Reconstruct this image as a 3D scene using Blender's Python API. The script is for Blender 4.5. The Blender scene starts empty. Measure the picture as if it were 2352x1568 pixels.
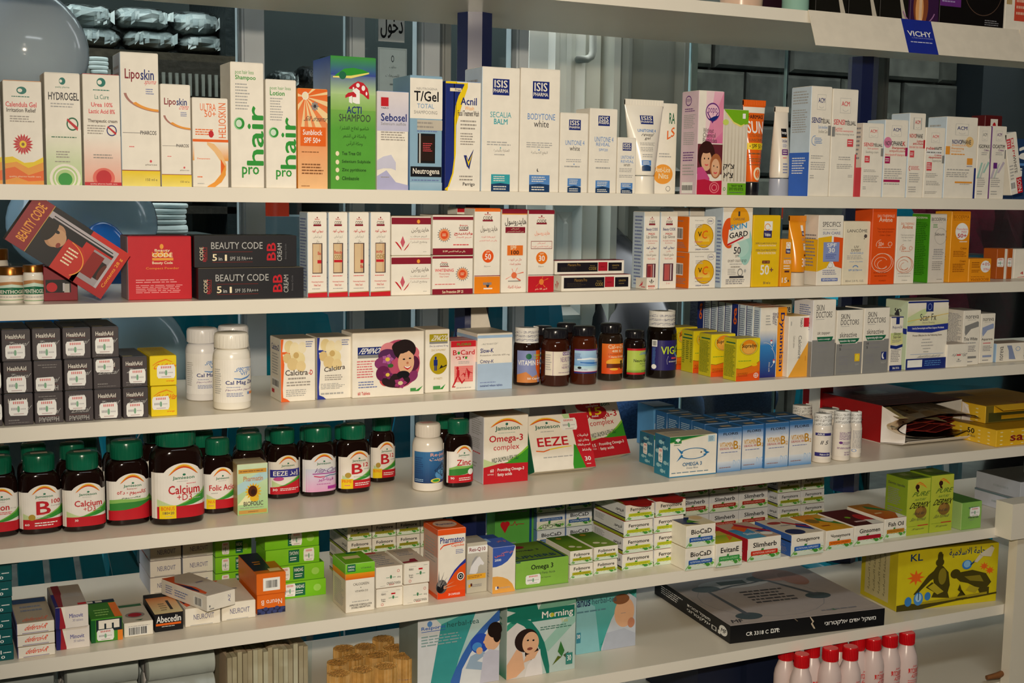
import bpy, math, random, unicodedata
import numpy as np
from mathutils import Vector, Matrix, geometry
rnd = random.Random(7)
SC = bpy.context.scene
COL = SC.collection
# ---------------------------------------------------------------- camera
F, TH, PS, RO = 2926.4, math.radians(6.684), math.radians(26.048), math.radians(.8525)
CAM = (0.0, -1.5, 1.45)
cd = bpy.data.cameras.new('camera'); cam = bpy.data.objects.new('camera', cd); COL.objects.link(cam)
cd.sensor_width = 36; cd.lens = F/2352*36; cd.clip_start = .02; cd.clip_end = 60
fw = Vector((math.sin(PS)*math.cos(TH), math.cos(PS)*math.cos(TH), -math.sin(TH)))
rt = Vector((math.cos(PS), -math.sin(PS), 0)); up = rt.cross(fw)
c_, s_ = math.cos(RO), math.sin(RO)
rt2 = rt*c_ + up*s_; up2 = up*c_ - rt*s_
cam.matrix_world = Matrix(((rt2.x, up2.x, -fw.x, CAM[0]), (rt2.y, up2.y, -fw.y, CAM[1]), (rt2.z, up2.z, -fw.z, CAM[2]), (0, 0, 0, 1)))
SC.camera = cam
# ---------------------------------------------------------------- light
w = bpy.data.worlds.new('world'); SC.world = w; w.use_nodes = True
w.node_tree.nodes['Background'].inputs[0].default_value = (.92, .97, 1, 1)
w.node_tree.nodes['Background'].inputs[1].default_value = 3.8
ld = bpy.data.lights.new('camera_flash', 'SPOT'); ld.energy = 82; ld.color = (1, .85, .66); ld.shadow_soft_size = .018
ld.spot_size = math.radians(88); ld.spot_blend = 1.0
lo = bpy.data.objects.new('camera_flash', ld); COL.objects.link(lo)
lo.location = Vector(CAM) + up2*.12 + rt2*.0
lo.rotation_euler = (Vector((1.0, 0, 1.27)) - lo.location).to_track_quat('-Z', 'Y').to_euler()
lr = bpy.data.lights.new('fill_lamp', 'AREA'); lr.shape = 'RECTANGLE'; lr.size = 1.2; lr.size_y = .3; lr.energy = 14; lr.color = (.92, .97, 1)  # added area light for ambient fill, out of view behind the camera
lro = bpy.data.objects.new('fill_lamp', lr); COL.objects.link(lro); lro.location = (.7, -1.7, 2.60)
vs = SC.view_settings
try: SC.display_settings.display_device = 'sRGB'
except Exception: pass
vs.view_transform = 'Standard'; vs.look = 'None'; vs.gamma = 1; vs.use_curve_mapping = False; vs.exposure = 0.0
SC.cycles.max_bounces = 6; SC.cycles.diffuse_bounces = 3; SC.cycles.glossy_bounces = 3; SC.cycles.transmission_bounces = 4; SC.cycles.transparent_max_bounces = 12
SC.cycles.caustics_reflective = False; SC.cycles.caustics_refractive = False
SC.cycles.use_denoising = True
# ---------------------------------------------------------------- geometry of the view: pixel -> world point on a real plane
def ray(px, py):
    v = fw + rt2*((px-1176)/F) + up2*((784-py)/F)
    return v
def at_y(px, py, Y):
    d = ray(px, py); t = (Y-CAM[1])/d.y; return Vector(CAM)+d*t
def at_z(px, py, Z):
    d = ray(px, py); t = (Z-CAM[2])/d.z; return Vector(CAM)+d*t
def prj(p):
    q = Vector(p)-Vector(CAM); z = q.dot(fw); return 1176+F*q.dot(rt2)/z, 784-F*q.dot(up2)/z
TZ = [1.45+t for t in (.2648, .0003, -.1323, -.2687, -.4065, -.5401, -.6754, -.8110)]
THK = .0168; SD = .296
# ---------------------------------------------------------------- colours and materials
CN = dict(W='#f6f0e2', w='#ece6da', K='#15151a', k='#3c3c42', R='#c8202c', r='#e0525a', O='#ee6a1c', o='#f2a23c', Y='#f5d417', y='#f2e27a', G='#2f9a3a',
          g='#93c74c', B='#1f2f7a', b='#5b8fd0', T='#12786a', t='#3aa9b4', P='#6a2f82', p='#e88ab0', N='#8a5a34', n='#d8b48a', A='#8e8e8c', a='#bdbdba',
          M='#8c1d30', C='#f7e9c4', S='#e6b48e', s='#c08060', D='#5a5350', L='#a8c8e8', l='#cfe0ee', E='#1c6b4a', e='#b9d890', F='#f8f8f4', H='#ffb050', J='#20406a')
_cc = {}
def col(c):
    if c in _cc: return _cc[c]
    h = CN.get(c, c).lstrip('#'); h = ''.join(x*2 for x in h) if len(h) == 3 else h
    v = [int(h[i:i+2], 16)/255 for i in (0, 2, 4)]
    r = tuple((x/12.92 if x <= .04045 else ((x+.055)/1.055)**2.4) for x in v)+(1.0,)
    _cc[c] = r
    return r
_mats = {}
def mat(kind):
    if kind in _mats: return _mats[kind]
    m = bpy.data.materials.new(kind); m.use_nodes = True; nt = m.node_tree; b = nt.nodes['Principled BSDF']
    at = nt.nodes.new('ShaderNodeVertexColor'); at.layer_name = 'Col'
    nz = nt.nodes.new('ShaderNodeTexNoise'); tc = nt.nodes.new('ShaderNodeTexCoord'); nt.links.new(tc.outputs['Object'], nz.inputs['Vector'])
    mx = nt.nodes.new('ShaderNodeMix'); mx.data_type = 'RGBA'; mx.blend_type = 'MULTIPLY'
    rp = nt.nodes.new('ShaderNodeMapRange'); nt.links.new(nz.outputs['Fac'], rp.inputs['Value'])
    P = dict(paper=(.42, .30, 60, .95), shelf=(.30, .35, 9, .97), plastic=(.22, .5, 30, .97), dark=(.08, .5, 20, .9), metal=(.3, .5, 40, .9), cloth=(.9, .1, 160, .7),
             stone=(.85, .2, 14, .6), paint=(.45, .3, 5, .85), wood=(.6, .2, 60, .75), frost=(.25, .4, 30, .97), foil=(.2, .6, 60, .8), balloon=(.12, .5, 8, .97), film=(.15, .6, 90, .8), matt=(.8, .1, 20, .9), amber=(.08, .5, 60, .6))[kind]
    b.inputs['Roughness'].default_value = P[0]; b.inputs['Specular IOR Level'].default_value = P[1]; nz.inputs['Scale'].default_value = P[2]
    rp.inputs['To Min'].default_value = P[3]; rp.inputs['To Max'].default_value = 1.0
    rp.inputs['From Min'].default_value = .35; rp.inputs['From Max'].default_value = .65
    mx.inputs[0].default_value = 1
    nt.links.new(at.outputs['Color'], mx.inputs[6]); nt.links.new(rp.outputs['Result'], mx.inputs[7]); nt.links.new(mx.outputs[2], b.inputs['Base Color'])
    if kind in ('metal', 'foil'): b.inputs['Metallic'].default_value = .85
    if kind in ('cloth', 'stone', 'film', 'foil', 'wood'):
        bp = nt.nodes.new('ShaderNodeBump'); bp.inputs['Strength'].default_value = .6; bp.inputs['Distance'].default_value = .004
        nt.links.new(nz.outputs['Fac'], bp.inputs['Height']); nt.links.new(bp.outputs['Normal'], b.inputs['Normal'])
    if kind == 'stone': nz.inputs['Detail'].default_value = 8
    al = dict(frost=.86, balloon=.78, film=.5).get(kind)
    if al:
        b.inputs['Alpha'].default_value = al
    _mats[kind] = m
    return m
def glass_mat():
    if 'glass' in _mats: return _mats['glass']
    m = bpy.data.materials.new('glass'); m.use_nodes = True; nt = m.node_tree; nt.nodes.clear()
    o = nt.nodes.new('ShaderNodeOutputMaterial'); mx = nt.nodes.new('ShaderNodeMixShader'); tr = nt.nodes.new('ShaderNodeBsdfTransparent'); gl = nt.nodes.new('ShaderNodeBsdfGlossy')
    fr = nt.nodes.new('ShaderNodeFresnel'); fr.inputs[0].default_value = 1.35
    tr.inputs[0].default_value = (.86, .92, .91, 1); gl.inputs['Roughness'].default_value = .03
    nt.links.new(fr.outputs[0], mx.inputs[0]); nt.links.new(tr.outputs[0], mx.inputs[1]); nt.links.new(gl.outputs[0], mx.inputs[2]); nt.links.new(mx.outputs[0], o.inputs[0])
    _mats['glass'] = m
    return m
def wrap_mat():
    if 'wrap' in _mats: return _mats['wrap']
    m = glass_mat().copy(); m.name = 'clear_film'; m.node_tree.nodes['Transparent BSDF'].inputs[0].default_value = (.96, .97, .97, 1); m.node_tree.nodes['Glossy BSDF'].inputs['Roughness'].default_value = .12
    nt = m.node_tree; nz = nt.nodes.new('ShaderNodeTexNoise'); nz.inputs['Scale'].default_value = 16; bp = nt.nodes.new('ShaderNodeBump'); bp.inputs['Distance'].default_value = .003; nt.links.new(nz.outputs['Fac'], bp.inputs['Height'])
    nt.links.new(bp.outputs['Normal'], nt.nodes['Glossy BSDF'].inputs['Normal']); nt.links.new(bp.outputs['Normal'], nt.nodes['Fresnel'].inputs['Normal'])
    _mats['wrap'] = m
    return m
# ---------------------------------------------------------------- mesh collector
class M:
    def __init__(s): s.v = []; s.f = []; s.c = []
    def quad(s, pts, c, cs=None):
        i = len(s.v); s.v += [tuple(p) for p in pts]; s.f.append(tuple(range(i, i+len(pts)))); s.c.append(cs or c)
    def box(s, x0, y0, z0, x1, y1, z1, c, top=None):
        i = len(s.v)
        s.v += [(x0, y0, z0), (x1, y0, z0), (x1, y1, z0), (x0, y1, z0), (x0, y0, z1), (x1, y0, z1), (x1, y1, z1), (x0, y1, z1)]
        for f in ((0, 1, 5, 4), (1, 2, 6, 5), (2, 3, 7, 6), (3, 0, 4, 7), (4, 5, 6, 7), (3, 2, 1, 0)):
            s.f.append(tuple(i+k for k in f)); s.c.append(top if (top and f == (4, 5, 6, 7)) else c)
    def tube(s, pts, r, c, n=8, cap=True):
        pts = [Vector(p) for p in pts]; rs = r if isinstance(r, (list, tuple)) else [r]*len(pts); i0 = len(s.v)
        for k, p in enumerate(pts):
            t = (pts[min(k+1, len(pts)-1)]-pts[max(k-1, 0)]).normalized(); a = t.orthogonal().normalized()
            if k and abs(a.dot(pa)) < 2: a = (pa - t*pa.dot(t)).normalized()
            pa = a; b = t.cross(a)
            for j in range(n):
                q = 2*math.pi*j/n; s.v.append(tuple(p+(a*math.cos(q)+b*math.sin(q))*rs[k]))
        for k in range(len(pts)-1):
            for j in range(n):
                a = i0+k*n+j; b = i0+k*n+(j+1) % n; s.f.append((a, b, b+n, a+n)); s.c.append(c)
        if cap:
            s.f.append(tuple(i0+j for j in range(n))[::-1]); s.c.append(c); s.f.append(tuple(i0+(len(pts)-1)*n+j for j in range(n))); s.c.append(c)
    def rings(s, R, c, n=32, ex=None, cx=0, cy=0, cap=(1, 1)):
        i0 = len(s.v)
        for (z, ax, ay) in R:
            for j in range(n):
                q = 2*math.pi*j/n; x, y = sup(q, ax, ay, ex); s.v.append((cx+x, cy+y, z))
        for k in range(len(R)-1):
            for j in range(n):
                a = i0+k*n+j; b = i0+k*n+(j+1) % n; s.f.append((a, b, b+n, a+n)); s.c.append(c)
        if cap[0]: s.f.append(tuple(i0+j for j in range(n))[::-1]); s.c.append(c)
        if cap[1]: s.f.append(tuple(i0+(len(R)-1)*n+j for j in range(n))); s.c.append(c)
    def build(s, name, mt='paper', parent=None, smooth=False, loc=None):
        me = bpy.data.meshes.new(name); me.from_pydata(s.v, [], s.f)
        ca = me.color_attributes.new('Col', 'FLOAT_COLOR', 'CORNER')
        buf = []
        for f, c in zip(s.f, s.c):
            if isinstance(c, list):
                for k in range(len(f)): buf += c[k]
            else:
                buf += col(c)*len(f)
        ca.data.foreach_set('color', buf)
        me.materials.append(glass_mat() if mt == 'glass' else wrap_mat() if mt == 'wrap' else mat(mt))
        if smooth:
            me.polygons.foreach_set('use_smooth', [True]*len(me.polygons))
            try: me.set_sharp_from_angle(angle=math.radians(40))
            except Exception: pass
        o = bpy.data.objects.new(name, me); COL.objects.link(o)
        if parent: o.parent = parent
        if loc is not None: o.location = loc
        return o
def sup(q, ax, ay, ex=None):
    cx, cy = math.sin(q), -math.cos(q)
    if not ex or ex == 2: return ax*cx, ay*cy
    f = lambda t: math.copysign(abs(t)**(2/ex), t)
    return ax*f(cx), ay*f(cy)
def tag(o, label=None, cat=None, group=None, kind=None):
    if label: o['label'] = label
    if cat: o['category'] = cat
    if group: o['group'] = group
    if kind: o['kind'] = kind
    return o
def empty(name, loc=(0, 0, 0), rz=0):
    o = bpy.data.objects.new(name, None); COL.objects.link(o); o.location = loc; o.rotation_euler = (0, 0, rz); return o
# ---------------------------------------------------------------- text
_forms = {}
for cp in list(range(0xFE80, 0xFEFD))+[0xFB56, 0xFB57, 0xFB58, 0xFB59, 0xFB6A, 0xFB6B, 0xFB6C, 0xFB6D]:
    d = unicodedata.decomposition(chr(cp)).split()
    if len(d) >= 2: _forms.setdefault(''.join(chr(int(x, 16)) for x in d[1:]), {})[d[0]] = chr(cp)
def shape(s):
    if not any('\u0590' <= ch <= '\u06ff' for ch in s): return s
    if any('\u0600' <= ch <= '\u06ff' for ch in s):
        s = s.replace('لا', '\ue000').replace('لأ', '\ue001')
        lam = {'\ue000': 'لا', '\ue001': 'لأ'}; out = []
        for i, ch in enumerate(s):
            key = lam.get(ch, ch); F_ = _forms.get(key)
            if not F_: out.append(ch); continue
            pv = _forms.get(lam.get(s[i-1], s[i-1]), {}) if i else {}
            nx = _forms.get(lam.get(s[i+1], s[i+1]), {}) if i+1 < len(s) else {}
            jp = '<initial>' in pv; jn = '<initial>' in F_ and '<final>' in nx
            k = '<medial>' if jp and jn and '<medial>' in F_ else '<final>' if jp and '<final>' in F_ else '<initial>' if jn else '<isolated>'
            out.append(F_.get(k, ch))
        s = ''.join(out)
    r = s[::-1]; out = ''; run = ''
    for ch in r+'\0':
        if ch.isascii() and (ch.isalnum() or ch in '+.,-') and ch != '\0': run = ch+run
        else:
            out += run+(ch if ch != '\0' else ''); run = ''
    return out
_gl = {}
def glyph(s, bold, res=2):
    k = (s, bold, res)
    if k in _gl: return _gl[k]
    c = bpy.data.curves.new('t', 'FONT'); c.body = shape(s); c.resolution_u = res
    o = bpy.data.objects.new('t', c); COL.objects.link(o)
    me = bpy.data.meshes.new_from_object(o)
    v = np.zeros(len(me.vertices)*3); me.vertices.foreach_get('co', v); v = v.reshape(-1, 3)[:, :2]
    f = [tuple(p.vertices) for p in me.polygons]
    bpy.data.objects.remove(o); bpy.data.curves.remove(c); bpy.data.meshes.remove(me)
    if len(v) and bold:
        n = len(v); D = ((0, 0), (.034, 0), (.017, .017), (.017, -.012)); f0 = list(f)
        v = np.concatenate([v+np.array(d) for d in D]); f = [tuple(i+n*k for i in q) for k in range(4) for q in f0]
    if len(v):
        lo_, hi = v.min(0), v.max(0)
        if s.startswith('@'): pass
        v = (v-lo_)/np.maximum(hi-lo_, 1e-6)
    _gl[k] = (v, f)
    return _gl[k]
# ---------------------------------------------------------------- print language: percent coordinates on a face
class Printer:
    """mp(u,v,off)->local point; shapes and lettering are thin printed layers lying on the face"""
    def __init__(s, mp, curved=False, base=.00012):
        s.mp = mp; s.cv = curved; s.shape = M(); s.text = M(); s.stick = M(); s.off = base; s.step = .000045
    def strip(s, m, c, cols, c2=None):
        if s.cv:
            nc = []
            for a, b in zip(cols, cols[1:]):
                n = max(1, int((b[0]-a[0])/4))
                for i in range(n): k = i/n; nc.append(tuple(a[j]+(b[j]-a[j])*k for j in range(3)))
            cols = nc+[cols[-1]]
        for a, b in zip(cols, cols[1:]):
            if max(a[2]-a[1], b[2]-b[1]) <= 0: continue
            p = [s.mp(a[0]/100, a[1]/100, s.off), s.mp(b[0]/100, b[1]/100, s.off), s.mp(b[0]/100, b[2]/100, s.off), s.mp(a[0]/100, a[2]/100, s.off)]
            m.quad(p, c, [col(c), col(c), col(c2), col(c2)] if c2 else None)
    def rect(s, m, c, u0, v0, u1, v1, c2=None):
        n = max(1, int(abs(u1-u0)/5)) if s.cv else 1
        s.strip(m, c, [(u0+(u1-u0)*i/n, v0, v1) for i in range(n+1)], c2)
    def ell(s, m, c, cx, cy, ru, rv, n=14):
        s.strip(m, c, [(cx-ru*math.cos(math.pi*i/n), cy-rv*math.sin(math.pi*i/n), cy+rv*math.sin(math.pi*i/n)) for i in range(n+1)])
    def txt(s, m, c, u0, v0, u1, v1, t, bold=False, rot=0, sk=0, rise=0):
        v, f = glyph(t, bold)
        if not len(v): return
        i0 = len(m.v)
        nn = len(v)//4 if bold else len(v)
        for vi, (x, y) in enumerate(v):
            x += sk*y
            if rot == 90: a, b = 1-y, x
            elif rot == -90: a, b = y, 1-x
            elif rot == 180: a, b = 1-x, 1-y
            else: a, b = x, y
            b2 = b+rise*a
            m.v.append(tuple(s.mp((u0+(u1-u0)*a)/100, (v0+(v1-v0)*b2)/100, s.off+.000011*(vi//nn))))
        for q in f: m.f.append(tuple(i0+k for k in q)); m.c.append(c)
    def run(s, art):
        for line in art.replace('\n', ';').split(';'):
            line = line.strip()
            if not line: continue
            s.off += s.step
            o, rest = line[0], line[1:].strip()
            m = s.shape
            if o in 'tTvVdDiIuU/':
                p = rest.split(None, 5); a = [float(x) for x in p[1:5]]
                s.txt(s.text, p[0], *a, p[5], o in 'TVDIU/', {'v': 90, 'V': 90, 'd': -90, 'D': -90, 'u': 180, 'U': 180}.get(o, 0), .18 if o in 'iI' else 0, .5 if o == '/' else 0)
                continue
            p = rest.split()
            if o == 'r': s.rect(m, p[0], *map(float, p[1:5]))
            elif o == 'g': s.rect(m, p[0], *map(float, p[2:6]), c2=p[1])
            elif o == 'e': s.ell(m, p[0], *map(float, p[1:5]))
            elif o == 's':
                s.strip(m, p[0], [tuple(map(float, q.split(':'))) for q in p[1:]])
            elif o == 'p':
                pts = [tuple(map(float, q.split(','))) for q in p[1:]]
                tr = geometry.tessellate_polygon([[Vector((x, y, 0)) for x, y in pts]])
                for t3 in tr:
                    a = [s.mp(pts[k][0]/100, pts[k][1]/100, s.off) for k in t3]
                    (x0, y0), (x1, y1), (x2, y2) = [pts[k] for k in t3]
                    if (x1-x0)*(y2-y0)-(x2-x0)*(y1-y0) < 0: a = a[::-1]
                    m.quad(a, p[0])
            elif o == 'a':                       # ring arc: col cx cy ru rv th a0 a1
                cx, cy, ru, rv, th, a0, a1 = map(float, p[1:8]); n = 18
                k = th/100
                for i in range(n):
                    A, B = [math.radians(a0+(a1-a0)*(i+j)/n) for j in (0, 1)]
                    q = []
                    for an, kk in ((A, 1-k), (B, 1-k), (B, 1), (A, 1)):
                        q.append(s.mp((cx+ru*kk*math.cos(an))/100, (cy+rv*kk*math.sin(an))/100, s.off))
                    m.quad(q[::-1], p[0])
            elif o == 'l':                       # rows of unreadably small print
                p[0] = {'k': '#8c8c92', 'D': '#a09a92', 'K': '#606066', 'A': '#b0b0ae', 'B': '#7080b4', 'R': '#dc7078'}.get(p[0], p[0]); u0, v0, u1, v1, n = map(float, p[1:6]); n = int(n); dv = (v1-v0)/n
                for i in range(n):
                    u = u0+(rnd.random()*.0)*(u1-u0); vv = v1-(i+.7)*dv; e = u1-(u1-u0)*rnd.random()*.25
                    while u < e:
                        wd = (u1-u0)*rnd.uniform(.06, .2); wd = min(wd, e-u)
                        if wd > (u1-u0)*.02: s.rect(s.text, p[0], u, vv, u+wd, vv+dv*.42)
                        u += wd+(u1-u0)*.025
            elif o == 'b':                       # barcode
                u0, v0, u1, v1 = map(float, p[0:4]); u = u0
                s.rect(m, 'F', u0-2, v0-3, u1+2, v1+3); s.off += s.step
                while u < u1:
                    wd = (u1-u0)*rnd.choice((.015, .03, .045)); s.rect(m, 'K', u, v0, min(u+wd, u1), v1); u += wd+(u1-u0)*rnd.choice((.015, .03))
            elif o == 'k':                       # price sticker
                u0, v0, u1, v1 = map(float, p[0:4]); W_, H_ = u1-u0, v1-v0
                s.off += .0002
                X = lambda a: u0+W_*a; Y_ = lambda b: v0+H_*b
                s.strip(s.stick, 'F', [(X(0), Y_(.2), Y_(.8)), (X(.07), Y_(.03), Y_(.97)), (X(.93), Y_(0), Y_(1)), (X(1), Y_(.2), Y_(.8))]); s.off += s.step*2
                
                for q in range(6): s.rect(s.stick, '#e07a7a', X(.22+.1*q), Y_(.74), X(.28+.1*q), Y_(.9))
                for q in range(4): s.rect(s.stick, '#a8a8ac', X(.12+.08*q), Y_(.36), X(.17+.08*q), Y_(.52)); s.rect(s.stick, '#b0b0b4', X(.62+.07*q), Y_(.38), X(.66+.07*q), Y_(.46))
                s.ell(s.stick, '#86b494', X(.5), Y_(.42), W_*.07, H_*.2); s.rect(s.stick, '#c8b0b0', X(.24), Y_(.1), X(.78), Y_(.15))
            elif o == 'f':                       # flower: petal col, centre col, cx cy ru rv n
                pc, cc = p[0], p[1]; cx, cy, ru, rv = map(float, p[2:6]); n = int(p[6])
                for i in range(n):
                    A = 2*math.pi*i/n; dA = math.pi/n*.9
                    q = [(cx, cy), (cx+ru*.7*math.cos(A-dA), cy+rv*.7*math.sin(A-dA)), (cx+ru*math.cos(A), cy+rv*math.sin(A)), (cx+ru*.7*math.cos(A+dA), cy+rv*.7*math.sin(A+dA))]
                    m.quad([s.mp(a/100, b/100, s.off) for a, b in q], pc)
                s.off += s.step; s.ell(m, cc, cx, cy, ru*.35, rv*.35)
    def out(s, parent, pn='printed_panel', tn='lettering', mt='paper'):
        r = []
        for m, n in ((s.shape, pn), (s.text, tn), (s.stick, 'price_sticker')):
            if m.f: r.append(m.build(n, mt, parent))
        return r
# ---------------------------------------------------------------- cartons
def carton_mesh(w, d, h, cf, cl, ct, cr=None, cb=None):
    e = min(.0006, w*.1, d*.1, h*.1); m = M(); cr = cr or cf
    X = (0, w); Y = (0, d); Z = (0, h); ids = {}
    def vid(i, j, k, ax):
        key = (i, j, k, ax)
        if key not in ids:
            p = [X[i], Y[j], Z[k]]; sg = [1 if t == 0 else -1 for t in (i, j, k)]
            for a in range(3):
                if a != ax: p[a] += sg[a]*e
            ids[key] = len(m.v); m.v.append(tuple(p))
        return ids[key]
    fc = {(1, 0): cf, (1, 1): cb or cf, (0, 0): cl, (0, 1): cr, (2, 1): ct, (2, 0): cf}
    for ax in range(3):
        for sd in (0, 1):
            a, b = [t for t in range(3) if t != ax]; q = []
            for s1, s2 in ((0, 0), (1, 0), (1, 1), (0, 1)):
                ijk = [0, 0, 0]; ijk[ax] = sd; ijk[a] = s1; ijk[b] = s2; q.append(vid(*ijk, ax))
            flip = (sd == 0) ^ (ax == 1)
            m.f.append(tuple(q[::-1]) if flip else tuple(q)); m.c.append(fc[(ax, sd)])
    for a in range(3):
        b, c = [t for t in range(3) if t != a]
        for s1 in (0, 1):
            for s2 in (0, 1):
                q = []
                for (e1, fx) in ((0, b), (1, b), (1, c), (0, c)):
                    ijk = [0, 0, 0]; ijk[a] = e1; ijk[b] = s1; ijk[c] = s2; q.append(vid(*ijk, fx))
                m.f.append(tuple(q)); m.c.append(fc[(b, s1)])
    for i in (0, 1):
        for j in (0, 1):
            for k in (0, 1): m.f.append((vid(i, j, k, 0), vid(i, j, k, 1), vid(i, j, k, 2))); m.c.append(cf)
    return m
def raw_box(name, w, d, h, c='W', f='', l='', t='', lc=None, tc=None, flap=True, rr=''):
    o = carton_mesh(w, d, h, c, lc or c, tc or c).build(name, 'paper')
    if f:
        pr = Printer(lambda u, v, k: (u*w, -k, v*h)); pr.run(f); pr.out(o)
    if l:
        pr = Printer(lambda u, v, k: (-k, (1-u)*d, v*h)); pr.run(l); pr.out(o, 'side_panel', 'side_lettering')
    if flap:
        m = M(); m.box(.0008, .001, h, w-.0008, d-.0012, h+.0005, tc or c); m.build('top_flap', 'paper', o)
    if t:
        pr = Printer(lambda u, v, k: (u*w, v*d, h+.0005*bool(flap)+k)); pr.run(t); pr.out(o, 'top_panel', 'top_lettering')
    if rr:
        pr = Printer(lambda u, v, k: (w+k, u*d, v*h)); pr.run(rr); pr.out(o, 'side_panel', 'side_lettering')
    return o
MS = 'l A 12 10 88 92 16'
PLACED = []
def place(s, x0, x1, yt, y, a=0, on=0, y1=None):
    """front-bottom-left corner, width, height, yaw and base height of a carton read off its front edge"""
    zb = TZ[s]+(on if isinstance(on, (int, float)) else on['top']-TZ[s])
    if y > 5:
        P = at_z(x0, y, zb)
    else:
        X0, X1 = -3., 5.
        for _ in range(50):
            xm = (X0+X1)/2
            if prj((xm, y, zb))[0] < x0: X0 = xm
            else: X1 = xm
        P = Vector((X0, y, zb))
    if y1 is not None:
        Q = at_z(x1, y1, zb); a_ = math.atan2(Q.y-P.y, Q.x-P.x); wd = (Q-P).length
    else:
        a_ = math.radians(a); lo_, hi = 0., 1.5; u = Vector((math.cos(a_), math.sin(a_), 0))
        for _ in range(40):
            md = (lo_+hi)/2
            if prj(P+u*md)[0] < x1: lo_ = md
            else: hi = md
        wd = lo_
    lo_, hi = 0., .6
    for _ in range(40):
        md = (lo_+hi)/2
        if prj(P+Vector((0, 0, md)))[1] > yt: lo_ = md
        else: hi = md
    return P, wd, lo_, a_, zb
def bx(name, label, s, x0, x1, yt, d, y=.006, a=0, c='W', f='', l='', t='', lc=None, tc=None, on=0, g=None, cat='box', y1=None, h=None, flap=True, rr=''):
    P, wd, hh, a_, zb = place(s, x0, x1, yt if yt else 0, y, a, on, y1)
    if h: hh = h
    wd -= .0008
    hh_ = hh - (.0006 if flap else 0)
    o = raw_box(name, wd, d, hh_, c, f, l, t, lc, tc, flap, rr)
    o.location = P+Vector((.0004*math.cos(a_), .0004*math.sin(a_), .0002)); o.rotation_euler = (0, 0, a_)
    tag(o, label, cat, g)
    o['top'] = zb+hh+.0004; o['w'] = wd; o['d'] = d; o['h'] = hh
    return o
# ---------------------------------------------------------------- bottles, jars, tubes
class Body:
    def __init__(s, R, ex=None): s.R = R; s.ex = ex
    def pt(s, phi, z, off=0):
        R = s.R
        for a, b in zip(R, R[1:]):
            if z <= b[0] and b[0] > a[0]: break
        k = min(1, max(0, (z-a[0])/max(1e-9, b[0]-a[0])))
        ax = a[1]+(b[1]-a[1])*k; ay = a[2]+(b[2]-a[2])*k
        x, y = sup(phi, ax+off, ay+off, s.ex); return (x, y, z)
def find_base(cx, y, zb):
    if y > 5: return at_z(cx, y, zb)
    X0, X1 = -3., 5.
    for _ in range(50):
        xm = (X0+X1)/2
        if prj((xm, y, zb))[0] < cx: X0 = xm
        else: X1 = xm
    return Vector((X0, y, zb))
def solve_h(P, yt):
    lo_, hi = 0., .6
    for _ in range(40):
        md = (lo_+hi)/2
        if prj(P+Vector((0, 0, md)))[1] > yt: lo_ = md
        else: hi = md
    return lo_
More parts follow.
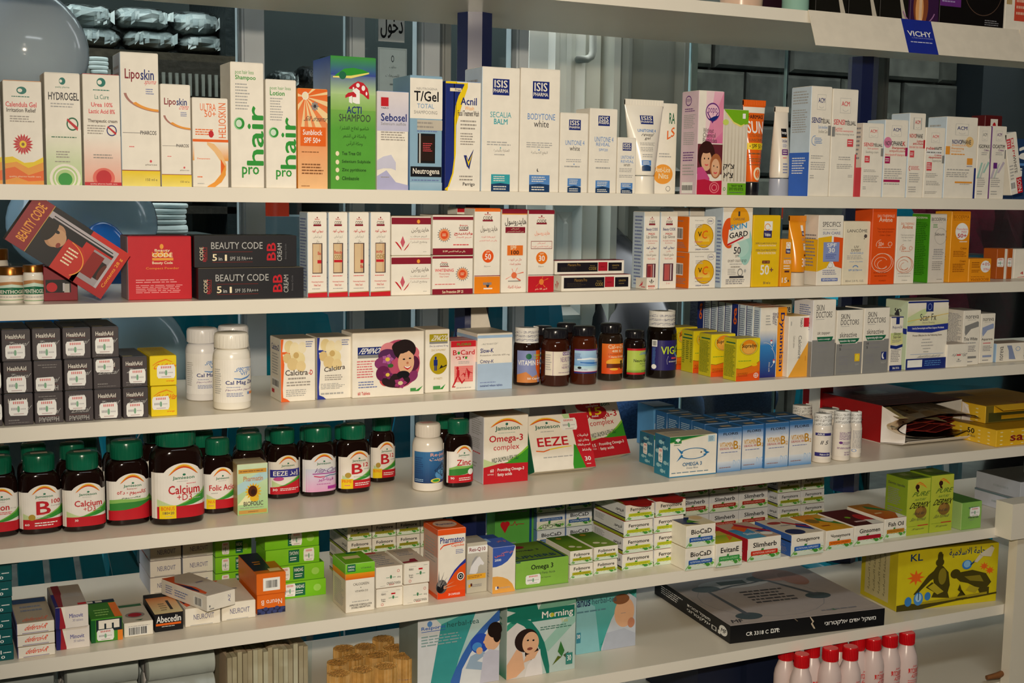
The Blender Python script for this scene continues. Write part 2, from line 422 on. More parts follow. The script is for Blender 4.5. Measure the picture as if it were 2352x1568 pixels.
def bottle(name, label, s, xa, xb, yb, yt, kind='round', body='#2a1206', cap='K', lab='', labc='W', lz=(.12, .62), A=75, capf=(.78, .84), capmat='plastic', bm='dark', g=None, cat='bottle', rot=0, on=0, seal=None, Y=None, ch='', fill=None):
    cx = (xa+xb)/2; zb = TZ[s]+on
    P = find_base(cx, yb if Y is None else Y, zb)
    dist = (P-Vector(CAM)).dot(fw); r = (xb-xa)/2/F*dist
    if kind == 'oval': ay = r*.70; ex = 2.7; r *= .98
    else: ay = r; ex = 2
    if Y is None: P.y += ay*.98; P.x += ay*.98*(P.x-CAM[0])/(P.y-CAM[1])
    H = solve_h(P, yt); cr, cz = capf
    root = empty(name, P, math.radians(rot)); tag(root, label, cat, g)
    k = cr
    if kind == 'tube':
        R = [(0, r*.80, r*.80)]
    z1 = cz*H; zs = {'oval': .62, 'round': .66, 'pill': .70}.get(kind, .66)*H
    R = [(0, r*.86, ay*.86), (.012*H, r*.97, ay*.97), (.03*H, r, ay), (zs, r, ay)]
    nr = r*cr*.80
    for i in range(1, 7):
        q = i/6*math.pi/2
        R.append((zs+(z1-zs)*.93*math.sin(q)**1.0*1.0, nr+(r-nr)*math.cos(q)**.8 if i < 6 else nr, nr+(ay-nr)*math.cos(q)**.8 if i < 6 else nr))
    R.append((z1+.002, nr, nr))
    m = M(); m.rings(R, body, 36, ex); m.build('body', bm, root, True)
    m = M(); cc = r*cr; m.rings([(z1, cc*.97, cc*.97), (z1+.001, cc, cc), (H-.003, cc, cc), (H-.001, cc*.96, cc*.96), (H, cc*.86, cc*.86)], cap, 32)
    co = m.build('cap', capmat, root, True)
    # knurled ribs of the cap
    m = M()
    for i in range(28):
        q = 2*math.pi*i/28; x, y = math.sin(q)*cc, -math.cos(q)*cc; tx, ty = math.cos(q)*cc*.03, math.sin(q)*cc*.03
        m.quad([(x-tx, y-ty, z1+.001), (x*1.012, y*1.012, z1+.001), (x*1.012, y*1.012, H-.0035), (x-tx, y-ty, H-.0035)], cap)
        m.quad([(x*1.012, y*1.012, z1+.001), (x+tx, y+ty, z1+.001), (x+tx, y+ty, H-.0035), (x*1.012, y*1.012, H-.0035)], cap)
    m.build('grip_ribs', capmat, co)
    if ch:
        pr = Printer(lambda u, v, kk: ((u-.5)*2*cc, (v-.5)*2*cc, H+kk)); pr.run(ch); pr.out(co, 'cap_sticker', 'cap_lettering')
    if seal:
        pr = Printer(lambda u, v, kk: (math.sin((u-.5)*4.2)*(cc*1.02+kk), -math.cos((u-.5)*4.2)*(cc*1.02+kk), z1-.004+(H+.001-z1+.004)*v), True); pr.rect(pr.shape, 'F', 0, 0, 100, 100); pr.run(seal); pr.out(co, 'shrink_seal', 'seal_lettering')
    if lab is not None and lz:
        B = Body(R, ex); a = math.radians(A); z0, z2 = lz[0]*H, lz[1]*H
        fph = (lambda u: math.asin(max(-1, min(1, math.copysign(abs((2*u-1)*.97)**(ex/2), u-.5))))) if kind == 'oval' else (lambda u: (u-.5)*2*a)
        pr = Printer(lambda u, v, kk: B.pt(fph(u), z0+(z2-z0)*v, .0003+kk), True)
        if labc: pr.rect(pr.shape, labc, 0, 0, 100, 100)
        pr.run(lab); lo2 = pr.shape.build('label', 'paper', root)
        if pr.text.f: pr.text.build('lettering', 'paper', lo2)
        if pr.stick.f: pr.stick.build('price_sticker', 'paper', root)
    root['h'] = H
    return root
def ctube(name, label, s, xa, xb, ytop, xc, xd, ybot, ycap, Y, body='W', capc='W', lab='', g=None, bm='plastic', cm='plastic', tilt=0):
    """squeeze tube standing on its cap: xa..xb width of the crimped top, xc..xd width of the cap"""
    P = find_base((xc+xd)/2, Y, TZ[s]); dist = (P-Vector(CAM)).dot(fw)
    rt_ = (xb-xa)/2/F*dist; rc = (xd-xc)/2/F*dist; P.y += rc
    H = solve_h(P, ytop); hc = solve_h(P, ycap)
    root = empty(name, P); tag(root, label, 'tube', g)
    m = M(); m.rings([(0, rc*.97, rc*.97), (.001, rc, rc), (hc*.96, rc*.98, rc*.98), (hc, rc*.9, rc*.9)], capc, 32); m.build('cap', cm, root, True)
    R = [(hc+.001, rc*.95, rc*.95), (hc+.005, rc, rc)]
    for i in range(1, 9):
        k = i/8; R.append((hc+.005+(H-hc-.013)*k, rc+(rt_-rc)*k, max(.0012, rc*math.cos(k*math.pi/2)**.75)))
    R.append((H, rt_, .001))
    m = M(); m.rings(R, body, 40); m.build('body', bm, root, True)
    m = M(); m.box(-rt_, -.0014, H-.008, rt_, .0014, H, body); 
    for i in range(14): m.box(-rt_+rt_*2*i/14, -.0017, H-.0075, -rt_+rt_*2*(i+.5)/14, .0017, H-.001, body)
    m.build('crimp', bm, root)
    B = Body(R); a = math.radians(72); z0, z2 = hc+.003, H-.01
    pr = Printer(lambda u, v, kk: B.pt((u-.5)*2*a, z0+(z2-z0)*v, .0003+kk), True); pr.run(lab)
    for mm, n in ((pr.shape, 'printed_panel'), (pr.text, 'lettering')):
        if mm.f: mm.build(n, 'paper', root)
    if tilt: root.rotation_euler = (0, math.radians(tilt), 0)
    return root
# ================================================================ setting
def struct(m, name, mt, parent=None, smooth=False):
    o = m.build(name, mt, parent, smooth)
    if not parent: o['kind'] = 'structure'
    return o
FZ = .36
m = M(); m.box(-3.2, .62, FZ-.05, 6.5, 4.2, FZ, '#77756e'); struct(m, 'floor', 'stone')
def room(nm, *q, c='#e4e0d6'): m = M(); m.box(*q, c); return struct(m, nm, 'paint')
room('floor', -3.2, -3.6, -.05, 6.5, .95, 0, c='#a09a8e'); room('ceiling', -3.2, -3.6, 2.7, 6.5, 1.02, 2.76); room('wall_rear', -3.2, -3.7, 0, 6.5, -3.6, 2.7, c='#4e4a44')
room('wall_left', -3.3, -3.6, 0, -3.2, 4.2, 2.7, c='#b8bab4'); room('wall_right', 6.5, -3.6, 0, 6.6, 4.2, 2.7, c='#b8bab4')
room('wall_front', -3.2, .96, 0, 6.5, 1.0, .33, c='#62748a')
fx = M(); fx.box(.08, -1.87, 2.62, 1.32, -1.53, 2.70, '#f4f4f0'); tag(fx.build('fill_light_box', 'paint'), 'added white box over the unseen fill light behind the photographer', 'lamp')  # added housing for the fill light, never in view
m = M(); m.box(-3.2, 2.3, 2.75, 1.6, 4.2, 2.8, '#8e9694')
o = struct(m, 'ceiling', 'paint')
for i in range(14):
    q = M(); q.box(-3.0+i*.32, 2.3, 2.715, -2.9+i*.32, 4.1, 2.75, '#8b9391'); q.build('roof_batten', 'paint', o)
# far stone wall of separate blocks
wb = struct((lambda m: (m.box(-3.2, 3.3, FZ, 6.5, 3.45, 2.75, '#3c3a35'), m)[1])(M()), 'wall_back', 'stone')
def block(x0, x1, z0, z1, c):
    m = M(); e = .012; n = 2; yf = 3.27-rnd.random()*.02
    m.box(x0+.006, yf+e, z0+.006, x1-.006, 3.3, z1-.006, c)
    P = [(x0+.006, yf+e, z0+.006), (x1-.006, yf+e, z0+.006), (x1-.006, yf+e, z1-.006), (x0+.006, yf+e, z1-.006)]
    Q = [(x0+.02, yf-.004*rnd.random(), z0+.02), (x1-.02, yf-.006*rnd.random(), z0+.02), (x1-.02, yf, z1-.02), (x0+.02, yf, z1-.02)]
    for i in range(4): m.quad([P[i], P[(i+1) % 4], Q[(i+1) % 4], Q[i]], c)
    m.quad(Q, c); return m
z = FZ; row = 0
room('dark_opening', 4.74, 3.10, FZ, 6.5, 3.3, 2.75, c='#0a1016')  # near-black panel: the dark of a shop opening put into its colour
while z < 2.7:
    x = 2.2-(row % 2)*.16
    while x < 4.7:
        wd = rnd.uniform(.34, .56); c = rnd.choice(['#524f47', '#4a4840', '#59564c', '#45433d'])
        block(x, min(x+wd, 4.75), z, z+.235, c).build('stone', 'stone', wb); x += wd
    z += .235; row += 1
# shop window: white aluminium frame and panes right behind the shelving
YW = .95
def pxx(x, y, Y): return at_y(x, y, Y).x
wf = empty('window_1', (0, 0, 0)); wf['kind'] = 'structure'
for nm, a, b, yy, dd, c in (('mullion', 555, 607, 100, .05, '#dfe6ea'), ('mullion', 803, 838, 130, .04, '#c9d3d6'), ('mullion', 968, 1010, 130, .05, '#dfe6ea'), ('mullion', 1016, 1036, 130, .03, '#b6b8b2'), ('mullion', 1186, 1214, 130, .05, '#e2eaee'), ('mullion', 2024, 2036, 300, .03, '#5c605c')):
    xa, xb = pxx(a, yy, YW), pxx(b, yy, YW); m = M(); m.box(xa, YW, FZ, xb, YW+dd, 2.6, c)
    m.box(xa+.004, YW-.006, FZ, xa+(xb-xa)*.35, YW, 2.6, c); m.build(nm, 'paint', wf)
for a, b in ((-300, 555), (607, 803), (838, 968), (1036, 1186), (1600, 1818), (1822, 2024), (2036, 2600)):
    xa, xb = pxx(a, 300, YW), pxx(b, 300, YW); m = M(); m.box(xa, YW+.02, FZ, xb, YW+.026, 2.6, '#cfe3e0'); g_ = m.build('pane', 'glass', wf)
for a in (980, 1600, 1820):
    xa = pxx(a, 300, YW-.02); m = M(); m.box(xa, YW+.012, FZ, xa+.003, YW+.019, 2.6, '#9fc4c6'); m.build('glass_edge', 'plastic', wf)
xa, xb = pxx(-400, 300, YW), pxx(2700, 300, YW)
m = M(); m.box(xa, YW, FZ-.1, xb, YW+.06, FZ+.03, '#c9d3d6'); m.build('window_sill', 'paint', wf)
# printed paper notices stuck on the window pane
def flat(name, px0, px1, pyt, pyb, Y, c, art, label, cat, mt='paper', th=.0012, rotz=0):
    p = at_y(px0, pyb, Y); q = at_y(px1, pyb, Y); r = at_y(px0, pyt, Y); W_, H_ = q.x-p.x, r.z-p.z
    m = M(); m.box(0, 0, 0, W_, th, H_, c); o = m.build(name, mt, None, False, p)
    if art:
        pr = Printer(lambda u, v, k: (u*W_, -k-.0001, v*H_)); pr.step = .00015; pr.run(art); pr.out(o)
    o.rotation_euler = (0, 0, rotz)
    return tag(o, label, cat)
flat('paper_notice', 869, 929, 20, 94, YW+.0175, '#eef3f2', 'T #101418 8 10 94 84 دخول', 'white paper notice with bold black entrance lettering, stuck high on the window', 'notice', 'paper')
flat('paper_notice', 868, 934, 108, 222, YW+.0175, '#b9cdd2', 'r #7f949a 3 2 97 2.6;r #7f949a 3 97 97 97.6;r #7f949a 3 2 4 97;r #7f949a 96 2 97 97;e #4a5a60 50 78 5 7;e #b9cdd2 50 78 3 4.5;t #4a5a60 38 58 62 64 مطلوب;t #4a5a60 25 40 72 47 للمبيعات;l #6a7a80 40 22 60 30 1', 'pale blue framed notice with small black lettering on the window pane', 'notice')
# cream panelled door leaf standing open beyond the window, and a second dark door
def door(name, xa, xb, Y, c, panels, w_, label=None):
    A = at_y(xa, 300, Y).x; B = at_y(xb, 300, Y).x; o = M(); o.box(A, Y, FZ, B, Y+.04, 2.5, c); d = struct(o, name, 'paint')
    for (u0, u1, z0, z1) in panels:
        x0, x1 = A+(B-A)*u0, A+(B-A)*u1; m = M(); e = .022
        O_ = [(x0, Y-.016, z0), (x1, Y-.016, z0), (x1, Y-.016, z1), (x0, Y-.016, z1)]; I = [(x0+e, Y+.0, z0+e), (x1-e, Y+.0, z0+e), (x1-e, Y+.0, z1-e), (x0+e, Y+.0, z1-e)]
        S = [(x0-e*.6, Y-.0005, z0-e*.6), (x1+e*.6, Y-.0005, z0-e*.6), (x1+e*.6, Y-.0005, z1+e*.6), (x0-e*.6, Y-.0005, z1+e*.6)]
        for i in range(4):
            j = (i+1) % 4; m.quad([O_[i], O_[j], I[j], I[i]], c); m.quad([S[i], S[j], O_[j], O_[i]], c)
        m.build('door_panel', 'paint', d)
        m = M(); J = [(x0+e*2.4, Y-.008, z0+e*2.4), (x1-e*2.4, Y-.008, z0+e*2.4), (x1-e*2.4, Y-.008, z1-e*2.4), (x0+e*2.4, Y-.008, z1-e*2.4)]
        for i in range(4): j = (i+1) % 4; m.quad([(I[i][0], Y-.0006, I[i][2]), (I[j][0], Y-.0006, I[j][2]), J[j], J[i]], c)
        m.quad(J, c); m.build('raised_field', 'paint', d)
    return d
dz = [(.32, .74, 1.50, 2.2), (.32, .74, 1.12, 1.42), (.32, .74, .5, 1.05)]
d1 = door('door_1', 1213, 1376, 1.55, '#eef0e2', dz, 0)
m = M(); A = at_y(1384, 200, 1.56).x; m.box(A, 1.5, FZ, A+.02, 1.6, 2.5, '#cfd0c0'); struct(m, 'trim_1', 'paint')
d2 = door('door_2', 1402, 1598, 1.75, '#77796d', [(.16, .8, 1.52, 2.2), (.16, .8, .9, 1.46)], 0)
p = [at_y(1362, 40, 1.5), at_y(1362, 118, 1.5), at_y(1358, 130, 1.5), at_y(1348, 136, 1.5), at_y(1328, 136, 1.5), at_y(1328, 136, 1.548)]
m = M(); m.tube(p, .010, '#cfd2c4', 10); o = m.build('pull_handle', 'paint', d1, True)
for zz in (at_y(1330, 90, 1.5).z,):
    pass
# opposite shop: dark recess with a shelf of wrapped goods
m = M(); a = at_y(80, 200, 2.6).x; b = at_y(1210, 200, 2.6).x
m.box(a-1, 2.75, FZ, b, 2.8, 2.7, '#343b3a'); o = struct(m, 'wall_far', 'paint')
m = M(); sa = at_y(90, 130, 2.2).x; sb = at_y(545, 130, 2.2).x; zs = at_y(300, 122, 2.2).z
m.box(sa, 2.12, zs-.02, sb, 2.6, zs, '#4a4033'); m.box(sa, 2.12, zs-.14, sb, 2.15, zs-.02, '#3a332b')
cb = m.build('wall_shelf', 'wood'); tag(cb, 'dark brown shelf in the opposite shop carrying wrapped white bundles', 'shelf')
m = M(); 
for i in range(26): m.box(sb-.5+i*.018, 2.108, zs-.115, sb-.492+i*.018, 2.12, zs-.055, '#8d8a80')
m.build('lattice_strip', 'paint', cb)
m = M(); m.box(sa, 2.15, zs-.45, sa+.03, 2.6, zs-.02, '#3a332b'); m.box(sb-.05, 2.13, FZ, sb, 2.6, 2.7, '#262c2c'); m.build('upright', 'wood', cb)
m = M(); m.box(sa, 2.13, zs-.44, sb, 2.6, zs-.42, '#3a332b'); m.build('shelf_board', 'wood', cb)
def crumple(name, x0, x1, y0, y1, Y, c, label, seed, cat='package', mt='film', group=None, depth=.16, lumps=7):
    """irregular wrapped bundle with folded facets inside a clear bag"""
    A = at_y(x0, y1, Y); B = at_y(x1, y0, Y); cx, cz = (A.x+B.x)/2, (A.z+B.z)/2; rx, rz = (B.x-A.x)/2, (B.z-A.z)/2
    r = random.Random(seed); root = empty(name, (cx, Y+depth/2, A.z)); tag(root, label, cat, group)
    m = M(); n1, n2 = 11, 8
    P = {}
    for i in range(n1+1):
        th = math.pi*i/n1
        for j in range(n2*2):
            ph = math.pi*j/n2; k = 1+r.uniform(-.16, .1)
            sx = math.copysign(abs(math.cos(th))**.7, math.cos(th)); sr = math.sin(th)**.55 if 0 < i < n1 else 0
            P[i, j] = (rx*.96*sx*(1 if i in (0, n1) else k*.5+.5), depth/2*sr*math.cos(ph)*k, rz+rz*.94*sr*math.sin(ph)*k)
    for i in range(n1):
        for j in range(n2*2):
            a, b, c2, d = P[i, j], P[i+1, j], P[i+1, (j+1) % (n2*2)], P[i, (j+1) % (n2*2)]
            cc = r.choice(c); m.quad([a, b, c2], cc); m.quad([a, c2, d], cc)
    m.build('paper_filling', 'paper', root)
    m = M(); 
    for k in range(lumps):
        q = r.uniform(-.8, .8); w0 = r.uniform(.05, .12)*rx*2
        m.quad([(q*rx, -depth*.52, rz*r.uniform(.3, .8)), (q*rx+w0, -depth*.54, rz*r.uniform(.4, .9)), (q*rx+w0*1.1, -depth*.5, rz*r.uniform(1.2, 1.6)), (q*rx+w0*.2, -depth*.47, rz*r.uniform(1.1, 1.5))], r.choice(c))
    m.build('folded_wrapper', 'paper', root)
    m = M(); m.rings([(-rx*1.0, .01, .01), (-rx*.93, rz*.8, depth*.42), (-rx*.6, rz*1.04, depth*.57), (rx*.6, rz*1.04, depth*.57), (rx*.93, rz*.8, depth*.42), (rx*1.06, rz*.2, .01)], '#e8f0ee', 14)
    m.v = [(z_, y_, rz+x_) for x_, y_, z_ in m.v]; m.f = [f[::-1] for f in m.f]
    o = m.build('clear_bag', 'film', root, True)
    o.data.materials.clear(); o.data.materials.append(wrap_mat())
    return root
CB = ['#c9d0cc', '#b9c2c0', '#dde2de', '#a9b2b0']
posl = ['left end of the upper row', 'middle of the upper row', 'right end of the upper row beside the white mullion', 'left end of the lower row', 'middle of the lower row', 'right end of the lower row']
for i, (a, b, c, d) in enumerate(((138, 268, 8, 62), (270, 396, 16, 64), (400, 520, 26, 80), (168, 284, 60, 108), (284, 414, 66, 112), (414, 542, 76, 122))):
    crumple('wrapped_bundle', a, b, c, d, 2.2+.0*(i < 3), CB, 'clear bag of crumpled white paper, '+posl[i], 20+i, 'bag', group=None)
def plates(px0, px1, ys, Y, label, tilt=()):
    A = at_y(px0, ys[-1], Y); B = at_y(px1, ys[-1], Y); r = (B.x-A.x)/2
    for i in range(len(ys)-1):
        z0 = at_y(px0, ys[len(ys)-1-i], Y).z; z1 = at_y(px0, ys[len(ys)-2-i], Y).z
        m = M(); j = rnd.uniform(-.06, .06)*r; h = (z1-z0)*.93
        m.rings([(0, r*.93, r*.93), (h*.2, r, r), (h*.8, r, r), (h, r*.95, r*.95)], '#d6dad6', 28)
        m.rings([(h*.45, r*1.015, r*1.015), (h*.55, r*1.015, r*1.015)], '#b9bfbb', 28)
        o = m.build('foam_tray_pack', 'paper', None, True, (A.x+r+j, Y+r, z0)); tag(o, label % ['lowest', 'second from the bottom', 'third from the bottom', 'fourth from the bottom', 'fifth from the bottom', 'sixth from the bottom', 'topmost'][min(i, 6)], 'tray')
plates(206, 254, (128, 138, 148, 158, 168), 2.1, 'round white foam plate bundle behind the tall cartons, %s of its pile')
plates(332, 440, (466, 478, 492, 504, 516, 538), 1.9, 'white foam plate bundle above the red carton, %s of its pile')
A = at_y(332, 538, 1.9); B = at_y(440, 538, 1.9); m = M(); m.box(A.x-.05, 1.86, FZ, B.x+.05, 2.1, A.z-.001, '#3a3f3e'); m.box(A.x-.06, 1.855, A.z-.012, B.x+.06, 2.125, A.z-.0005, '#4a504e'); tag(m.build('plinth', 'paint'), 'dark grey plinth carrying the foam plate pile beyond the window', 'stand')
m = M(); A = at_y(612, 205, 2.3); B = at_y(800, 205, 2.3); m.box(A.x, 2.3, A.z-.02, B.x, 2.7, A.z, '#5a625f'); m.box(A.x, 2.3, FZ, A.x+.03, 2.7, A.z, '#4a504e'); m.box(B.x-.03, 2.3, FZ, B.x, 2.7, A.z, '#4a504e'); tag(m.build('steel_table', 'paint'), 'grey steel counter in the opposite shop seen between the white window bars', 'counter')
for i, (a, b, c, d) in enumerate(((636, 690, 160, 203), (700, 742, 150, 203), (748, 792, 128, 203))):
    crumple('goods_bag', a, b, c, d, 2.4, [['#8a8f8c', '#c8ccc8', '#5a5f5c'], ['#3a3a3c', '#5a5048', '#2a2c2e'], ['#4a3f34', '#6a5a48', '#3a342c']][i], ['grey clear bag of goods on the far steel counter, leftmost', 'dark bag of goods on the far steel counter, middle', 'brown bag of goods on the far steel counter, right'][i], 40+i, 'bag')
flat('red_crate', 619, 664, 462, 496.5, 2.0, '#c83418', '', 'red-orange crate seen low between the white window bars', 'crate', th=.2)
flat('grey_cabinet', 612, 800, 497, 900, 1.98, '#5f6c70', 'r #4a5458 2 60 98 61;r #4a5458 49 2 50 98', 'grey cabinet below the red crate in the opposite shop', 'cabinet', th=.28)
# balloons
def balloon(px, py, rx, ry, Y, c, label, alpha_kind='balloon'):
    P = at_y(px, py, Y); k = (Y-CAM[1])/F*1.05; rx *= k; ry *= k
    m = M(); R = []
    for i in range(19):
        t = math.pi*i/18; r = math.sin(t)*rx*(1+.10*math.cos(t)); R.append((-math.cos(t)*ry-(0.06*ry if i == 0 else 0), max(r, .0015), max(r, .0015)))
    m.rings(R, c, 32); root = m.build('balloon', alpha_kind, None, True, P); tag(root, label, 'balloon')
    m = M(); m.tube([(0, 0, -ry*1.0), (0, 0, -ry*1.05)], [.004, .009], c, 10); m.build('knot', 'plastic', root, True)
    m = M(); m.tube([(0, 0, -ry*1.05), (.01, .0, -ry*1.3), (-.005, 0, -ry*1.6)], .0012, '#e8e8e8', 5); m.build('string', 'plastic', root, True)
    return root
balloon(56, 106, 124, 118, .62, '#c4d2dc', 'large translucent grey-blue balloon at the upper left corner behind the tallest row')
balloon(-10, 60, 60, 66, .80, '#1f5f98', 'dark blue balloon seen through the big grey balloon at upper left')
balloon(190, 500, 150, 122, .74, '#b4dcf4', 'large pale blue balloon behind the tilted red cosmetics carton')
balloon(238, 610, 62, 92, .50, '#1f6fd0', 'bright blue balloon between the tilted carton and the square red carton')
balloon(318, 812, 106, 116, .78, '#a8c8d4', 'translucent grey-blue balloon behind the dark grey carton stack')
balloon(40, 764, 92, 66, .50, '#1a86d8', 'vivid blue balloon at the left edge above the grey carton stack')
# ---------------------------------------------------------------- teal plastic chairs
def chair(px, pz_y, Y, rz, label, sc=1.0, c='#1597ad'):
    P = at_y(px, pz_y, Y); root = empty('plastic_chair', (P.x, Y, FZ), math.radians(rz)); root.scale = (sc, sc, sc); tag(root, label, 'chair', None)
    zs_ = .44; W_ = .24
    m = M(); m.box(-W_, -.22, zs_-.02, W_, .22, zs_, c); 
    for sx in (-1, 1): m.box(sx*W_-.012, -.22, zs_-.05, sx*W_+.012, .22, zs_-.0, c)
    m.box(-W_, -.232, zs_-.05, W_, -.21, zs_, c); m.build('seat', 'plastic', root)
    # curved backrest with vertical slots: edge posts, top rail and slats
    def bp(u, v):        # u -1..1, v 0..1
        ww = W_*(1.0-.25*v*v); return Vector((u*ww, .21+.10*v-.05*(1-u*u)+.05, zs_+v*.46-.03*abs(u)**3*v))
    def patch(name, u0, u1, v0, v1, nu=4, nv=5):
        m = M(); g1 = {}; g2 = {}
        for i in range(nu+1):
            for j in range(nv+1):
                p = bp(u0+(u1-u0)*i/nu, v0+(v1-v0)*j/nv); g1[i, j] = p; g2[i, j] = p+Vector((0, .008, 0))
        for i in range(nu):
            for j in range(nv):
                m.quad([g1[i, j], g1[i+1, j], g1[i+1, j+1], g1[i, j+1]], c); m.quad([g2[i, j+1], g2[i+1, j+1], g2[i+1, j], g2[i, j]], c)
        for j in range(nv):
            m.quad([g1[0, j+1], g2[0, j+1], g2[0, j], g1[0, j]], c); m.quad([g1[nu, j], g2[nu, j], g2[nu, j+1], g1[nu, j+1]], c)
        for i in range(nu):
            m.quad([g1[i, nv], g1[i+1, nv], g2[i+1, nv], g2[i, nv]], c); m.quad([g2[i, 0], g2[i+1, 0], g1[i+1, 0], g1[i, 0]], c)
        m.build(name, 'plastic', root, True)
    patch('top_rail', -1, 1, .80, 1, 12, 3); patch('bottom_rail', -1, 1, 0, .18, 12, 2)
    patch('back_post', -1, -.72, .18, .80); patch('back_post', .72, 1, .18, .80)
    for k in range(5): u = -.66+k*.275; patch('slat', u, u+.215, .18, .80, 2, 5)
    for sx in (-1, 1):
        for sy in (-1, 1):
            m = M(); x0, y0 = sx*(W_+.03), sy*.24; m.quad([(0, 0, 0)]*3, c) if 0 else None
            m.tube([(x0, y0, 0), (sx*(W_-.005), sy*.19, zs_-.01)], [.018, .028], c, 8); m.build('leg', 'plastic', root, True)
        m = M(); m.tube([(sx*(W_+.005), -.2, zs_), (sx*(W_+.03), -.2, zs_+.17), (sx*(W_+.035), -.14, zs_+.2), (sx*(W_+.02), .1, zs_+.21), (sx*(W_-.01), .25, zs_+.24)], [.02, .018, .022, .022, .016], c, 8); m.build('armrest', 'plastic', root, True)
    return root
chair(505, 800, 1.45, 176, 'teal plastic chair beyond the window, behind the white pill bottles', .95)
chair(1010, 1000, 1.5, 178, 'teal plastic chair beyond the window, behind the white bottle with blue label', .95, '#177f9c')
chair(1900, 960, 2.45, 180, 'teal plastic chair far back behind the B12 cartons, right of the seated people', 1.2, '#167f92')
chair(2085, 820, 1.72, 158, 'teal plastic chair behind the scar gel cartons at right', 1.15)
chair(2400, 860, 1.95, 172, 'teal plastic chair under the maroon coat at the right edge', 1.1)
FZo = FZ; FZ = 0.0
chair(150, 1300, .63, 6, 'teal plastic chair at lower left just behind the shelving', .98)
chair(980, 1000, .63, -4, 'teal plastic chair just behind the shelving near its middle', .98, '#177f9c')
chair(2110, 1180, .63, 8, 'teal plastic chair just behind the shelving, behind the lime green cartons', .98)
FZ = FZo
# maroon coat draped over the right chair
def drape(name, pts, Y, c, label, cat, seed, th=.03, mt='cloth'):
    """thick folded cloth: front and back sheets with rippled folds"""
    r = random.Random(seed); m = M(); nu, nv = 26, 14; g = {}
    (xa, ya), (xb, yb), (xc, yc), (xd, yd) = pts
    for i in range(nu+1):
        for j in range(nv+1):
            u, v = i/nu, j/nv; x = (xa*(1-u)+xb*u)*(1-v)+(xd*(1-u)+xc*u)*v; y = (ya*(1-u)+yb*u)*(1-v)+(yd*(1-u)+yc*u)*v
            p = at_y(x, y, Y); p.y += .035*math.sin(u*19+v*7+seed)+.02*math.sin(u*43-v*5)+(.08*(u-.5)**2); g[i, j] = p
    for i in range(nu):
        for j in range(nv):
            m.quad([g[i, j+1], g[i+1, j+1], g[i+1, j], g[i, j]], c); o_ = Vector((0, th, 0)); m.quad([g[i, j]+o_, g[i+1, j]+o_, g[i+1, j+1]+o_, g[i, j+1]+o_], c)
    for j in range(nv):
        m.quad([g[0, j], g[0, j]+o_, g[0, j+1]+o_, g[0, j+1]], c); m.quad([g[nu, j+1], g[nu, j+1]+o_, g[nu, j]+o_, g[nu, j]], c)
    for i in range(nu):
        m.quad([g[i, 0]+o_, g[i, 0], g[i+1, 0], g[i+1, 0]+o_][::-1], c); m.quad([g[i, nv]+o_, g[i, nv], g[i+1, nv], g[i+1, nv]+o_], c)
    return tag(m.build(name, mt, None, True), label, cat)
drape('maroon_coat', ((2120, 470), (2480, 480), (2480, 900), (2140, 830)), 1.2, '#7c1c34', 'maroon cloth coat with soft folds hanging behind the right end of the shelves', 'coat', 3)
# seated person beyond the window, bent forward, seen from behind
def skin(name, joints, edges, rad, c, mt, parent=None, lvl=2):
    me = bpy.data.meshes.new(name); me.from_pydata([tuple(j) for j in joints], edges, []); o = bpy.data.objects.new(name, me); COL.objects.link(o)
    sk = o.modifiers.new('s', 'SKIN'); sk.use_smooth_shade = True
    for i, r in enumerate(rad): me.skin_vertices[0].data[i].radius = (r, r) if not isinstance(r, tuple) else r
    me.skin_vertices[0].data[0].use_root = True
    sb_ = o.modifiers.new('b', 'SUBSURF'); sb_.levels = lvl; sb_.render_levels = lvl
    dg = bpy.context.evaluated_depsgraph_get(); nm = bpy.data.meshes.new_from_object(o.evaluated_get(dg)); o.modifiers.clear(); o.data = nm
    ca = nm.color_attributes.new('Col', 'FLOAT_COLOR', 'CORNER'); ca.data.foreach_set('color', list(col(c))*len(nm.loops))
    nm.materials.clear(); nm.materials.append(mat(mt)); nm.polygons.foreach_set('use_smooth', [True]*len(nm.polygons))
    if parent: o.parent = parent
    return o
